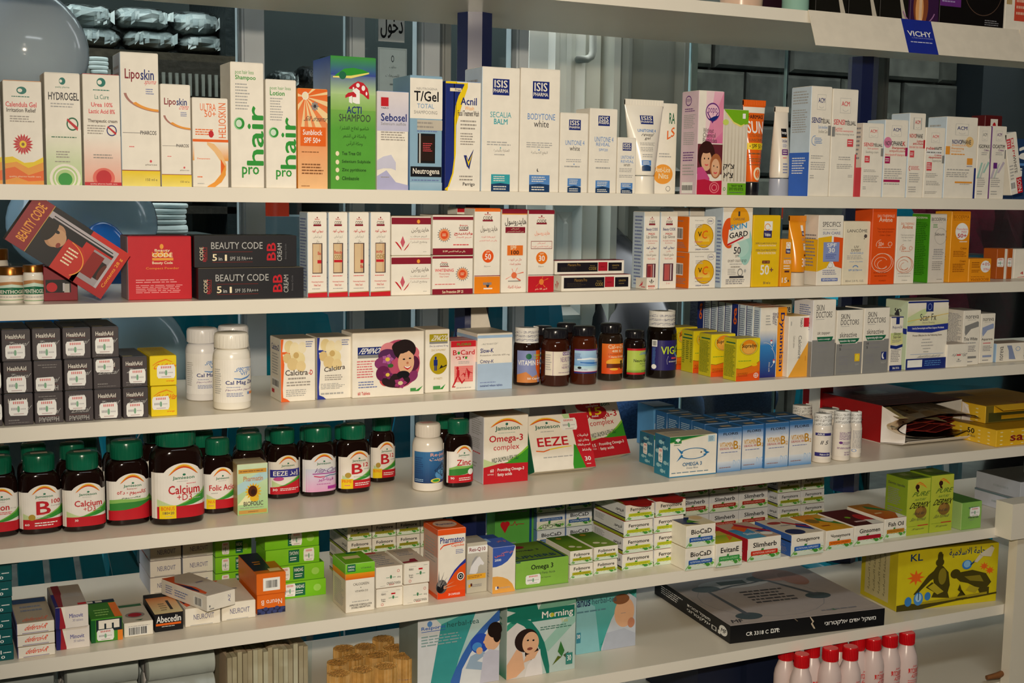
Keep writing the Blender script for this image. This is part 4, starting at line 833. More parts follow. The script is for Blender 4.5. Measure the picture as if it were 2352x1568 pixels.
# tilted gift kit: built flat, then leant on the lower kit and the square carton
P0 = at_y(231, 688, .006); P1 = at_y(10, 550, .006+.01)
Lk = (P0-P1).length; W_ = .0605
fr = 'r #8f1f28 0 0 20 100;g #a82024 #c8281f 20 0 100 100;r #c9a24a 19.4 0 20 100;r K 20 0 45 100;r K 45 62 60 100;V o 6 14 15 90 BEAUTY CODE;e #b98a66 34 54 9 22;e #c89a74 37 52 8 17;e #1c1410 27 60 6 24;e K 34 62 2.2 3;e #8c3a30 41 42 2 5;r #b8b0b4 20 78 88 90;r K 24 76 88 80;r K 24 83 86 85;r C 45 100 45.5 100;s #c22a20 45:0:62 52:0:62 62:0:60 68:0:48 70:0:30 66:0:8;a o 46 28 24 34 4 -40 80;l C 50 18 62 52 5;r #a0989c 70 12 90 72;r #8c1a18 70 22 82 68;r #201818 82 26 87 60;e #5c2418 87 42 3 16;r #b8b0b4 88 12 90.5 90;V o 93 20 97 84 Contents 28 g'
o = raw_box('cosmetics_carton', Lk, .028, W_, '#a8221f', fr, 'g #2a1414 #4a1c20 0 0 100 100', '', '#3a1418', '#5a1a20', flap=False)
ang = math.atan2(P0.z-P1.z, P0.x-P1.x)
tf = o
import mathutils
ex_ = Vector((math.cos(ang), 0, math.sin(ang))); ez_ = Vector((-math.sin(ang), 0, math.cos(ang)))
Pb = P0.copy(); Pb = Pb - ex_*Lk; Pb.z += .0006
o.location = Pb; o.rotation_euler = (0, -ang, 0); tag(o, 'red and black cosmetics kit carton with a woman portrait, leaning steeply at the left', 'box')
bx('powder_carton', 'square bright red powder carton with gold crown lettering', 2, 294, 442, 542, .05, y=.03, c='R', tc='M', lc='#9a8a96', l='r #c8a0a0 80 0 100 100', f='e o 53 84 3 4;s o 38:68:76 42:68:71 46:68:77 50:68:72 53:68:79 57:68:72 60:68:77 64:68:71 68:68:76;T C 42 75 66 80 Beauty;T C 38 67 70 74 CODE;r o 38 62 71 66;T C 38 55 70 60.5 Beauty Code;t o 28 47 80 51.5 Compact Powder;l #f0a0a0 12 26 86 33 2;l #f0a0a0 12 10 94 24 5')
BB = 'r #26262a 0 0 100 100;v R 8 18 11 66 BEAUTY;v C 5 22 8.4 64 CODE;r #7c2420 11.4 22 12.2 64;t a 16 58 66 80 BEAUTY CODE;r #7c2420 17 48 56 49.5;T C 17 20 21.5 42 5;T a 23 21 26.5 32 in;T C 29 20 31 40 1;t a 34 21 56 33 SPF 35 PA+++;r #7c2420 17 15 56 16.5;V R 70 20 79 78 BB;v a 80.5 18 85 76 CREAM;v #6a6a6e 88 24 90 74 Beauty Code'
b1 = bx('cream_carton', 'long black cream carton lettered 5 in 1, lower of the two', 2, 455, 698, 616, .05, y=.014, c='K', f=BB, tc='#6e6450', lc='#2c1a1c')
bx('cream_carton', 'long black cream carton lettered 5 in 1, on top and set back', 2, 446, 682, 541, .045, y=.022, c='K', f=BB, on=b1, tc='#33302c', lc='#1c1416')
CD = lambda y0: 'e M 50 %d 3 1;T R 38 %d 62 %d Beauty;T #6a5a4a 32 %d 68 %d CODE;r M 30 %d 70 %d' % (y0+9, y0+6, y0+8, y0+1, y0+5, y0-1, y0+1)
PEN = CD(85)+';T R 22 75.5 80 80 بيوتي كود;t A 30 69 74 74 كريم أساس;t A 44 64 60 68 سائل;r #5a4a48 24 28 76 64;r n 26 29 70 63;r #e0c49a 30 29 58 63;%s;l r 22 24 78 26 1;T R 20 17 80 19 Moisturizing Foundation;T R 32 13 66 15.5 Perfect Touch;l A 22 9 76 11 1;s R 0:0:4.5 100:0:5.5;s #b09060 0:4.5:5.5 100:5.5:6.5'
for i, (a, b, t, nm, rr_) in enumerate(((706, 752, 487, 'leftmost', 'T R 52 50 68 54 Be;r R 50 40 70 44'), (754, 799, 487, 'second from the left', 'T R 30 50 72 55 Beauty;T #a08040 30 45 70 50 CODE;r R 28 41 72 44'), (801, 848, 487, 'third from the left', 'r R 56 40 72 44;T R 56 34 70 38 Be'), (850, 897, 487, 'rightmost, beside the stacked cream cartons', 'T R 28 51 60 55 auty;T #a08040 30 45 70 50 ODE;r R 28 41 66 44'))):
    bx('foundation_carton', 'tall slim white foundation carton with oblong window, '+nm, 2, a, b, t, .034, y=.01+(.003 if i < 2 else 0), f=PEN % rr_, l='l B 10 6 90 94 24', lc='l', g=None)
HY = 'r M 0 80 100 97;e o 68 87 4 5;p #d06070 28,20 22,34 28,50 34,34;p R 26,12 8,36 14,34 24,20;p R 30,12 46,34 42,24 34,14;t D 50 58 94 72 هايدروكين;t A 48 45 90 52 كريم مرطب;r r 46 42 96 42.6;t A 48 30 90 38 ومفتح للبشرة;l A 80 8 90 11 1'
u = bx('cream_carton', 'white and maroon cream carton with three red leaves, lower of its pair', 2, 898, 990, 588, .045, y=.010, f=HY, tc='C'); bx('cream_carton', 'white and maroon cream carton with three red leaves, upper of its pair', 2, 898.5, 990, 496, .045, y=.011, f=HY, on=u, tc='#b0a080')
SUN = 'f A W %d %d 18 20 18;e #f0a070 %d %d 13 15;e #e8552a %d %d 9 10.5;l C %d %d %d %d 2'
def sun_(x, y): return SUN % (x, y, x, y, x, y, x-5, y-4, x+5, y+4)
W1 = 'r M 0 88 100 96;r M 0 0 100 16;'+sun_(28, 50)+';T R 66 72 86 76 Beauty;T k 64 64 88 71 CODE;r M 65 61 86 63;T R 52 48 98 58 وايتنينج;t r 56 41 96 46 كريم النهار;l r 50 22 96 28 1;T C 24 4 80 12 واقي من أشعة الشمس SPF 25'
W2 = 'r M 0 92 100 98;r M 0 0 100 14;'+sun_(74, 52)+';T R 22 80 36 84 Beauty;T k 18 74 38 80 CODE;r M 18 71 40 73;T r 6 58 52 66 WHITENING;t R 16 50 42 55 Moisturizing;t R 18 43 40 48 Day Cream;l r 6 24 56 28 1;T C 24 3 76 10 Sun Protection SPF 25'
u = bx('cream_carton', 'white whitening cream carton with sun disc at right, lower of the pair', 2, 992, 1086, 586, .045, y=.010, f=W2, tc='#a08060'); bx('cream_carton', 'white whitening cream carton with sun disc at left, upper of the pair', 2, 993, 1087, 493, .045, y=.011, f=W1, on=u, tc='#806050')
bx('sunscreen_carton', 'white sun cream carton with red top rim showing behind the stacked whitening cartons', 2, 1048, 1110, 477, .034, y=.075, f='r R 0 95 100 100;t r 20 88 80 93 هايدرو', l=MS)
S1 = CD(86)+';t D 22 72 88 80 هايدروسول;t r 26 65 80 68 كريم وقاية للوجه;t r 18 61 86 64 واقي من أشعة الشمس;e #ee5a1c 52 44 22 7.5;T F 40 40 64 47 50;t C 45 48 60 50 SPF;t A 38 31 62 33 PA+++;s #f08a1c 0:0:20 100:0:20;r M 0 20.6 100 21.4;e k 52 10 6 3;l k 34 8 70 15 1;r F 36 5 70 6.5'
S2 = 'r M 0 95 100 100;r o 0 94 100 95;T D 12 80 96 90 هايدروسول;r M 14 72 92 79;t C 36 75.6 68 78 كريم واقي;t C 20 72.8 86 75 من أشعة الشمس;r #ee7a2c 22 45 84 57;T C 34 52 58 56.5 SPF;T K 38 46 68 51 100;t R 28 38 80 41.5 خال من الزيوت;t R 32 32.5 76 36 مقاوم للماء;e #ee7a4c 50 21 11 3.8;p #ee6a4c 50,22 16,16 18,17;p #ee6a4c 50,22 64,30 62,30;p #ee6a4c 50,22 88,24 86,25;p #ee6a4c 50,20 78,15 72,14;p #ee6a4c 50,22 40,29 42,29;r A 26 13.6 76 14.6;t R 26 4.6 78 9 حماية كاملة'
S3 = CD(84)+';t #f08a70 24 69 82 75 هايدروسول;a M 52 57 1 1 10 0 360;r M 10 53 92 53.6;r M 10 62 92 62.6;r M 10 53 11.4 62;r M 90.6 53 92 62;t r 34 58.6 66 61 كريم واقي;t r 14 54.6 88 57.6 من أشعة الشمس للوجه;e #f07a1c 52 42 22 7.5;T F 40 38 64 45 30;t C 45 46 60 48 SPF;t A 40 30.5 60 32.5 PA++;r k 0 20.8 100 21.4;r R 0 0 100 19.6;e #f08a3c 52 12.5 9 3.6;p #f08a3c 52,14 30,7 32,7;p #f08a3c 52,13 78,16 78,17;p #f08a3c 52,14 58,19 56,19;p #f08a3c 52,12 68,6 64,6;t C 28 2 74 5 النور 60 ملم'
bx('sunscreen_carton', 'white factor 50 sun cream carton with orange foot block', 2, 1088, 1148, 478, .034, y=.01, f='r #f07a2c 0 96.5 100 100;'+S1, tc='O')
bx('sunscreen_carton', 'white factor 100 sun cream carton with an orange rectangle', 2, 1150, 1209, 480, .034, y=.012, f=S2, tc='M')
bx('sunscreen_carton', 'white factor 30 sun cream carton with red foot block', 2, 1211, 1271, 482, .034, y=.012, f='r M 0 95.5 100 100;'+S3, tc='M')
MA = 'r #1c1820 3 18 61 86;T #8a6a34 18 60 36 80 Mascara Pro;l #3c3428 8 26 34 54 3;T #9a8040 48 30 59 52 CODE;t #9a8040 50 56 57 66 Beauty;r #b02030 61.6 22 75 88;l #801420 65 46 72 60 1;r #1c1820 76.4 22 96 84;T #9a8040 82 56 92 68 LENGTH;l #6a5a34 82 36 90 50 1'
u = bx('mascara_carton', 'long white and black mascara carton, lower of two beside the sun creams', 2, 1289, 1449, 632, .026, y=.012, f=MA, l='p R 46,10 30,40 38,44;p R 50,10 46,62 54,62;p R 54,10 68,52 60,54', tc='M')
bx('mascara_carton', 'long white and black mascara carton, upper of two beside the sun creams', 2, 1274, 1434, 594, .026, y=.018, f=MA, on=u, tc='M', h=.019)
bx('small_carton', 'tiny white carton with dark leaf emblem lying before the lip gloss cartons', 2, 1485, 1507, 638, .03, y=.008, f='p D 50,50 42,80 50,96 58,80;p D 48,48 22,76 34,76;p D 52,48 78,76 66,76;r R 12 24 84 36;T C 20 26 76 34 beauty;l r 14 8 84 18 1', l='p r 30,20 60,34 66,70;p r 40,24 50,60 60,80;l r 50 10 90 30 1')
LG = CD(84)+';T B 14 75 86 79.5 Beauty CODE;T R 30 70.5 68 73 MAXI;t k 16 65 84 70 Lip Gloss;t R 14 61.5 86 63.5 A simply hydrating;t R 28 58.6 72 60.6 lip moisturizer;T B 16 51 82 55.6 بيوتي كود;t R 36 47.5 62 50 ماكسي;t D 16 42 80 46 ملمع للشفاه;t r 24 38 74 41 معطر للشفاه;r #5a3040 20 10 78 33;r #b86058 26 11 58 32;r #e0d0d0 62 11 68 32;r %s 28 12 48 30;t r 40 6 60 8 5 ml'
bx('lip_gloss_carton', 'slim white lip gloss carton with dark red window, left of two', 2, 1475, 1512, 486, .03, y=.02, f=LG % '#8c3038', l='l B 20 4 90 96 20', lc='l')
bx('lip_gloss_carton', 'slim white lip gloss carton with coral window, right of two', 2, 1513, 1553, 486, .03, y=.02, f=LG % '#c05a58', lc='l')
for i, (a, b, nm) in enumerate(((1541, 1578, 'leftmost'), (1579, 1614, 'middle'), (1616, 1652, 'rightmost'))):
    bx('tall_carton', 'plain white tall carton top peeping above the orange vitamin C cartons, '+nm, 2, a, b, 477, .035, y=.085, c='w', lc='l')
VC = 't A 22 88 54 92 dream woman;a A 80 88 13 9 10 0 360;T B 72 85 88 91 DW;e #b08010 57 46 36 34;e #f0b81c 57 46 34 32;g #f8d860 #f0a810 34 30 78 50;l A 24 68 54 80 3;T K 34 44 48 58 V;I O 48 38 68 62 C;l R 22 26 56 32 2;l k 24 18 82 21 1;T B 26 6 76 10 DREAM WOMAN'
VS = 'l k 10 84 80 90 1;b 12 38 60 66;l k 12 10 86 28 4'
u = bx('cream_carton', 'white vitamin C cream carton with orange side and yellow disc, lower', 2, 1580, 1643, 580, .038, y=.012, f=VC, l=VS, lc='#f07a1c')
bx('cream_carton', 'white vitamin C cream carton with orange side and yellow disc, upper', 2, 1580, 1642, 497, .038, y=.0125, f=VC, l=VS, lc='#f07a1c', on=u)
bx('sunscreen_carton', 'large white face sunscreen carton with blue and navy slanted name block', 2, 1655, 1724, 475, .045, y=.01, lc='l', l='l B 70 5 95 85 18', f='e #ea5a20 22 68 24 19;e #f0a820 56 84 32 17;e #a8d8cc 78 52 22 24;e #b8e0d4 60 50 30 12;e W 46 47 15 9;T k 50 89 56 95 1;t D 34 84 72 87 CARELINE;p W 16,52 20,72 90,84 90,62;p R 16,52 70,62 70,64 16,54.5;/ #3a9ad0 24 71 80 78 SKIN;/ K 22 61 84 68 GARD;T k 38 42 62 51 50;t k 44 38 56 41 SPF;t k 20 31 82 35.5 קרם הגנה לפנים;l A 26 28.5 78 30.5 1;l D 30 24.5 68 27.5 1;l A 20 16 50 24 4;a A 62 19 9 5 26 0 360;e a 78 21 4 2;r k 26 12 74 14.6;l k 14 4 86 11 3')
VX = 'r F 40 74 64 92;a o 50 84 10 6 24 0 300;r #35306a 38 66 64 75;T F 41 68 62 73 Vebix'
bx('sunscreen_carton', 'yellow 50+ face sun cream carton with sun spiral emblem', 2, 1725, 1788, 494, .04, y=.01, c='#f2c81c', f='r F 40 79 70 92;a o 52 84 11 5 24 0 320;r #35306a 38 69 68 79;T F 42 71 64 76 Vebix;t D 8 60 88 63 CRÈME SOLAIRE POUR LE VISAGE;t F 18 57 84 59.6 TRÈS HAUTE PROTECTION;t D 10 50 88 53 CREMA SOLAR PARA EL ROSTRO;t F 18 46 84 49 MUY ALTA PROTECTION;r #5a3034 36 33 64 37;T o 39 34 61 36 UVA + UVB;T F 30 17 62 31 50;T #7a4a50 64 21 78 27 +;T D 42 4 68 7.5 50 ml e')
bx('lip_balm_carton', 'narrow orange factor 15 carton, shortest in the sun care group', 2, 1791, 1817, 549, .022, y=.008, c='#f2a020', f='r F 42 80 82 94;a o 60 88 14 5 26 0 320;r #35306a 40 70 82 80;T F 46 72 78 78 Vebix;l D 26 58 90 62 1;T F 24 48 90 56 PROTECTION;l F 24 36 90 46 2;r #5a3034 34 30 78 34;T F 12 8 60 19 15;e D 72 12 7 2.4')
ctube('sunscreen_tube', 'orange factor 30 sun tube leaning, with clear white cap', 2, 1812, 1860, 495, 1818, 1860, 652, 625, .02, body='#f29a1c', capc='#e8dcc8', cm='frost', lab='r F 58 82 70 94;r #35306a 60 72 72 82;T F 61 74 71 80 Vebix;l D 56 62 80 68 2;l D 58 50 78 58 2;r w 62 42 76 56;r #5a3034 64 30 76 34;T F 50 8 78 26 30')
bx('sunscreen_carton', 'white sun care carton with yellow and orange wedges around a lilac square', 2, 1874, 1932, 494, .035, y=.01, f='t k 16 84 88 91 SPECIFICS;l A 18 79 86 81 1;T #8a92b4 18 73 88 77 SUN CARE;p #f2c020 0,20 0,68 56,71 56,28;p #ee5a1c 60,70 100,68 100,24 64,28;r F 54 26 62 72;p F 50,34 62,34 72,26 38,26;r #8c9cd0 22 34 86 62;r #7a8ac0 22 34 86 34.8;T F 36 55 74 60.5 SPF;T F 42 47 68 54 30;l #5a6ab0 32 38 76 45 3;a A 52 29 10 4 10 0 360;l #8a92b4 22 15 84 23 3;r #5a72b8 18 6 84 10.5;T F 22 7 80 9.6 SEVENTEEN', l='r #f2c020 0 20 100 66;l k 10 26 90 74 10', lc='w')
bx('cream_carton', 'plain ivory UV carton with small rose emblem', 2, 1933, 1994, 508, .035, y=.012, c='#f0e6cc', f='t k 12 83 88 89 LANCÔME;e D 82 77 6 3;r D 76 72 79 74;t D 40 58 58 62 UV;t D 30 52.6 66 56.6 EXPERT;t b 26 48.6 76 51.6 NEUROSHIELD;l A 14 40 86 47 3;t b 24 35.6 74 37.6 UVA-UV - POLLUTION;a b 48 26 12 5 26 20 160;T b 22 21.6 74 24.6 SPF 50 PA+++;t A 12 4.5 82 7.5 80ml 2.8 FL OZ.')
AV = 't %s 20 88 90 91.5 EAU THERMALE;T %s 26 82 82 88 Avène;t %s 20 71 92 74 Très haute protection;t %s 24 67.6 86 70.4 Very high protection;t %s 32 63.6 76 66 Crème - Cream;a %s 42 52 24 7 8 100 200;T %s 28 50 50 56 50+;a %s 76 53 9 3 20 0 360;l %s 26 47.6 84 49.4 1;a %s 48 28 46 13 5 0 360;a %s 44 29 42 12 5 -120 120;a %s 42 28 28 8 7 30 330;a %s 48 26 22 6 9 100 330;l %s 12 14.6 90 16 1;l %s 16 10.4 82 12 1;t %s 36 4 64 5.6 PARIS'
def av(a, b): return AV % (a, a, b, b, b, a, a, a, a, a, a, a, a, b, b, b)
bx('sunscreen_carton', 'tall bright orange thermal sun cream carton with swirling lines', 2, 1997, 2053, 477, .04, y=.008, c='#ee5a1c', f=av('#f8d8c0', '#8a3010'), lc='#e0561c')
bx('sunscreen_carton', 'white thermal sun cream carton with orange swirls beside the orange one', 2, 2054, 2098, 497, .034, y=.012, f=av('#d87850', 'A'))
bx('cream_carton', 'white sebum cream carton with bright green side panel', 2, 2129, 2168, 491, .04, y=.012, c='#e0d8cc', lc='#4aa01c', l='T w 14 93 86 96 BIODERMA;l #2a6a10 10 10 88 88 30', f='t k 8 90 92 95 BIODERMA;l A 10 87.4 90 88.6 1;l G 18 80 50 86 3;a A 66 68 36 12 3 0 360;t k 30 69 88 73 Sébium;l k 28 40 90 50 4;l A 22 34 90 40 2;l D 22 18 88 32 5;l D 54 4 88 6 1')
bx('sunscreen_carton', 'tall orange 50+ sun cream carton with oval white badge', 2, 2178, 2222, 485, .036, y=.012, c='#f09a1c', lc='#f8b030', l='l #a06010 20 10 80 90 20', f='t #a05a10 8 90 92 95 BIODERMA;l #a05a10 8 87.6 92 88.8 1;e F 56 72 34 12;t r 28 74 86 77 Photoderm;t r 54 70 82 73 MAX;T R 34 63 82 69 50+;l F 46 56 88 59 1;T #a05a10 52 46.6 86 49.6 Crème;l #a05a10 16 36 86 45 4;T #a05a10 52 28.6 84 31.6 Cream;l #a05a10 16 14 84 27 5')
bx('sunscreen_carton', 'small orange sun cream carton standing upside down', 2, 2223, 2275, 594, .034, y=.012, c='#f09a1c', lc='#f8b030', f='e F 74 66 22 26;u R 58 70 92 84 50+;u r 64 48 90 60 MAX;l #a05a10 12 60 50 88 3;l #a05a10 12 40 50 54 2;l #a05a10 10 20 90 24 1;u #a05a10 10 4 90 16 BIODERMA')
bx('flat_carton', 'dark blue flat carton lying at the back behind the upside down carton', 2, 2200, 2290, 586, .06, y=.10, c='#2a5468', tc='#3a4a58')
for i, (a, b, nm) in enumerate(((2287, 2310, 'left'), (2311, 2326, 'right'))):
    bx('sticker_carton', 'orange and white carton with a price sticker at the right end, %s of two' % nm, 2, a, b, 571, .03, y=.055, c='#b85a1c', lc='#b85a1c', f='k 0 40 70 70;r w 74 0 100 100')
bx('tablet_carton', 'white carton with red 4 lettering at the far right end of the second row', 2, 2327, 2400, 572, .03, y=.055, f='T R 20 14 30 24 4;t r 34 15 90 22 comprimés;s R 12:4:5 60:6:9 90:3:8')
# ================================================================ third row: supplements
GR = '#4c4648'
def gray(st, up=False):
    a = 'T w 14 72 80 86 HealthAid;r #7a3a34 14 69 84 70;i a 16 48 84 62 Zimacal;l #8a8684 14 12 60 20 1;l #8a8684 14 6 86 10 1'
    b = 'u a 14 4 84 20 HealthAid;r #7a3a34 14 22 84 23;i a 20 30 80 46 Zimacal;l #8a8684 30 76 84 82 1;l #8a8684 14 84 84 90 1'
    return (b if up else a)+';'+st
GT = 'l #5c5a60 30 20 90 80 4;r #a89a70 4 2 44 14'
cols = [(10, 78), (80, 147), (150, 216), (217, 280), (283, 342)]
sts = {0: ['k 16 30 82 82', 'k 8 26 76 76', 'k 12 38 74 86', 'k 18 4 86 56', 'k 12 4 80 52'], 1: ['k 10 2 78 54', 'k 6 2 72 48', 'k 10 14 76 66', 'k 8 54 74 98', 'k 26 12 92 60'], 2: ['k 12 8 80 54', 'k 16 2 84 56', 'k 10 10 78 58', 'k 12 12 80 66']}
ups = {(0, 1), (0, 2), (1, 1)}
cn = ['leftmost', 'second', 'third', 'fourth', 'fifth']
base = {}
ys = [973, 971, 968, 963, 958]
for k, (a, b) in enumerate([(-58, 7)]+cols):
    k -= 1
    nm = 'cut off at the photo edge' if k < 0 else cn[k]+' column'
    y0 = 975 if k < 0 else ys[k]
    dx0 = [0, -2, -6]
    prev = 0
    tops = [(914, 844, 780), (909, 845, 780), (906, 840, 778), (903, 837, 776), (898, 834, 0)][max(k, 0)]
    for lv in range(3):
        if lv == 2 and k == 4: continue
        o = bx('tablet_carton', 'dark grey effervescent tablet carton, %s, %s layer' % (nm, ['bottom', 'middle', 'top'][lv]), 3, a+dx0[lv], b+dx0[lv], 0, .085, y=.012+.0015*((k+lv) % 2), c=GR, tc='#52565e', f=gray(sts[lv][k] if k >= 0 else 'k 60 20 99 70', (lv, k) in ups), t=GT, on=prev, h=.0358)
        prev = o
YC = 's #f08a1c 10:68:70 30:78:82 60:86:90 84:78:80;I #ee6a1c 10 56 92 74 Cal-C-Vita;T O 60 12 90 17 orange;%s'
u = bx('tablet_carton', 'bright yellow effervescent calcium carton at the right end of the grey stack, lower', 3, 347, 408, 0, .085, y=.012, c='#f4d820', tc='#d8bc18', f=YC % 'k 4 22 70 68', h=.0358)
bx('tablet_carton', 'bright yellow effervescent calcium carton at the right end of the grey stack, upper', 3, 344, 407, 0, .085, y=.013, c='#f4d820', tc='#d8bc18', f=YC % 'k 26 24 94 70', h=.0358, on=u, t='l #b89a10 20 10 90 90 6')
CM = 'I b 46 72 84 82 SPECTRO;T b 58 64 76 71 VIT;s b 46:56:58 60:53:56 74:56:60 84:62:64;T B 30 40 96 52 Cal Mag Zinc;l B 32 35 62 38 1;t P 30 27 90 34 كالسيوم مغنيسيوم;l B 32 14 66 24 3;r b 74 18 79 24;r O 80 18 85 24;r o 86 18 97 24;l A 6 20 22 80 12'
bottle('pill_bottle', 'white calcium magnesium zinc bottle standing in front of its two twins', 3, 490, 576, 943, 762, body='#f6f1e4', cap='#f6f1e4', bm='plastic', lab=CM, labc='#faf5ea', lz=(.1, .66), A=80, capf=(.9, .80))
bottle('pill_bottle', 'white calcium magnesium zinc bottle at left behind the front one', 3, 428, 505, 922, 752, body='#e9e9ec', cap='#e9e9ec', bm='plastic', lab=CM, labc='#eeeef0', lz=(.1, .66), A=80, capf=(.9, .80))
bottle('pill_bottle', 'white calcium magnesium zinc bottle with only its lid showing above the others', 3, 499, 575, 905, 746, body='#e9e9ec', cap='#e9e9ec', bm='plastic', lab=CM, labc='#eeeef0', lz=(.1, .66), A=80, capf=(.9, .80))
def shells(c): return 'p %s 0,0 26,0 18,4 6,7 5,20 10,60 4,80 8,100 0,100;r %s 0 76 30 80;e #ecd8a0 24 88 14 10;e #f4e6bc 40 82 15 13;e #e0c488 18 70 12 8;e #f0dfa8 50 68 20 12;e #e4ca90 34 60 16 10;e #f4e8c4 62 86 12 9;e #ecd49c 58 56 14 9;e #d0b070 44 74 8 5' % (c, c)
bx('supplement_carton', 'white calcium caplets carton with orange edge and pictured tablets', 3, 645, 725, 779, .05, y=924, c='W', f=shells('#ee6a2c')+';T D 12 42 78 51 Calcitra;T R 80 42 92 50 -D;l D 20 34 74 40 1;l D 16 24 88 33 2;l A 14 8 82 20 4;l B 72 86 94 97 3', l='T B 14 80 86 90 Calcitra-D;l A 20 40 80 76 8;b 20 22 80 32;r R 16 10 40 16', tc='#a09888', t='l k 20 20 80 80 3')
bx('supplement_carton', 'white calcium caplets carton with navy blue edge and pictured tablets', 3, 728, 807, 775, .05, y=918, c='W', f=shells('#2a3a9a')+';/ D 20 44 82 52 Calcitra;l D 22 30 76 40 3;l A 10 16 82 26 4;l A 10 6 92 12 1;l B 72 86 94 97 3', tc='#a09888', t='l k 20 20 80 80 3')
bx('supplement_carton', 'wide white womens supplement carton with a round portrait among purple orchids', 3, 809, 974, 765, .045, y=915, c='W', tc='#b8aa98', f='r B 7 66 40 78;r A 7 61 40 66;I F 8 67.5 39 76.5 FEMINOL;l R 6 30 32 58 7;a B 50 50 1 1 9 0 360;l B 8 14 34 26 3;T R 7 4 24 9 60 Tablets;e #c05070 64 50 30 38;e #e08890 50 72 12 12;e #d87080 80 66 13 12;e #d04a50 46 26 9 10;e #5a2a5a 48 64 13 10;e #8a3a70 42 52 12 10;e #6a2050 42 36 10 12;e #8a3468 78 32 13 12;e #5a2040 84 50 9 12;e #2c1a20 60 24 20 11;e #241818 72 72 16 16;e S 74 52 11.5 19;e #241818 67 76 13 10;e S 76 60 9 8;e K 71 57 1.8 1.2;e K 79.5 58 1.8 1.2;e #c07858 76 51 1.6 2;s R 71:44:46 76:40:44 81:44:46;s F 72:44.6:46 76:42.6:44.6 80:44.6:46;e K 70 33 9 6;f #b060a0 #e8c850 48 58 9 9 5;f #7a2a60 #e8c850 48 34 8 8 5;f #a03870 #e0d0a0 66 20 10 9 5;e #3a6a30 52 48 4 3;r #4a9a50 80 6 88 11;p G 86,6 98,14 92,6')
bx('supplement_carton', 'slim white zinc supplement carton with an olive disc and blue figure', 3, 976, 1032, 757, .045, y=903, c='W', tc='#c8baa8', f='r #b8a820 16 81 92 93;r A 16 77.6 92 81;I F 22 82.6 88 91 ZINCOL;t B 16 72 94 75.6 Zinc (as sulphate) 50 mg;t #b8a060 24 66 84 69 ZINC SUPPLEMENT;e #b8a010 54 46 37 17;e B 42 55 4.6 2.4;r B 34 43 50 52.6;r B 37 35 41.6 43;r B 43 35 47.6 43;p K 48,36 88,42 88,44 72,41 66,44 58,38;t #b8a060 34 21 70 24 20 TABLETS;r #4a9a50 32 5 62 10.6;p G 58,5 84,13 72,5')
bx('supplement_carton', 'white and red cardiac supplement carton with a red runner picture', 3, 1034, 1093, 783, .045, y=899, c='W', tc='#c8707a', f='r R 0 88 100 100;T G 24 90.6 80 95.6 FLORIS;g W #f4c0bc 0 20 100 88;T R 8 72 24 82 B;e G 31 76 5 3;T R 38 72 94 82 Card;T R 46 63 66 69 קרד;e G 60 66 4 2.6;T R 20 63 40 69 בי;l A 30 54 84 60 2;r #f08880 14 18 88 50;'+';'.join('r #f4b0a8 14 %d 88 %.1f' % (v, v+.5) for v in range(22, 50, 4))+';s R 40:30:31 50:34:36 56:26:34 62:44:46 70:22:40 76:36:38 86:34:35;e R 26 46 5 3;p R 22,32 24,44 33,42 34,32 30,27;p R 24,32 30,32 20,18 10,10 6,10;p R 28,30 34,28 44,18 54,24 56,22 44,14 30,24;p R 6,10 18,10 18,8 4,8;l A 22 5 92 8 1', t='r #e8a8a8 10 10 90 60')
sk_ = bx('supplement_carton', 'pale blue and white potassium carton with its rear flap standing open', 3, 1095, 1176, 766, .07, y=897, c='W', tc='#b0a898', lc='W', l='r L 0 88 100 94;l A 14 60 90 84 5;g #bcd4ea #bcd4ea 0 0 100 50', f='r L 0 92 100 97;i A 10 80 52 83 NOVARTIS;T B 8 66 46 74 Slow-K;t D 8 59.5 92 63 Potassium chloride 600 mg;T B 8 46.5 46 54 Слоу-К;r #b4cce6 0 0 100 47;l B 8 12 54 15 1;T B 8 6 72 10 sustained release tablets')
m = M(); e = sk_['w']; d_ = sk_['d']; hz = sk_['h']
p = [(e*.40, d_-.001, hz), (e-.001, d_-.001, hz), (e*.72, d_-.008, hz+.040), (e*.34, d_-.008, hz+.040)]; q = [(x, y+.0007, z) for x, y, z in p]
m.quad(p, 'w'); m.quad(q[::-1], 'w')
for i in range(4): j = (i+1) % 4; m.quad([p[j], p[i], q[i], q[j]], 'w')
m.build('open_flap', 'paper', sk_)
# small dark bottles
SEAL = ';'.join('l B 4 %d 96 %d 1' % (v, v+9) for v in (6, 24, 42, 60, 78))
SEALT = 'I B 4 66 96 80 SEALED FOR YOUR PROTECTION;I B 0 42 92 56 FOR YOUR PROTECTION SEALED;I B 6 18 98 32 PROTECTION SEALED FOR YOUR'
def small(xa, xb, yb, yt, label, lab, lc, lz=(.12, .60), cap='#1c1c22', body='#24100a', seal=None, capf=(.86, .84), A=70): return bottle('vitamin_bottle', label, 3, xa, xb, yb, yt, body=body, cap=cap, lab=lab, labc=lc, lz=lz, seal=seal, capf=capf, A=A)
small(1178, 1239, 887, 752, 'dark bottle with blue and orange label and printed white seal, left end of its row', 's #e8601c 62:44:100 72:20:100 84:0:100 100:0:100;s #d88a4a 0:0:24 30:0:34 50:0:18 70:0:26;e E 38 82 9 9;T #b8d040 54 82 90 90 Nature;T #b8d040 54 74 72 80 Lab;T F 4 54 99 70 VITAMIN E-400;T F 34 8 88 16 50 Capsules', '#8a94c4', (.06, .62), '#e8e8e8', seal=SEALT, capf=(.88, .78))
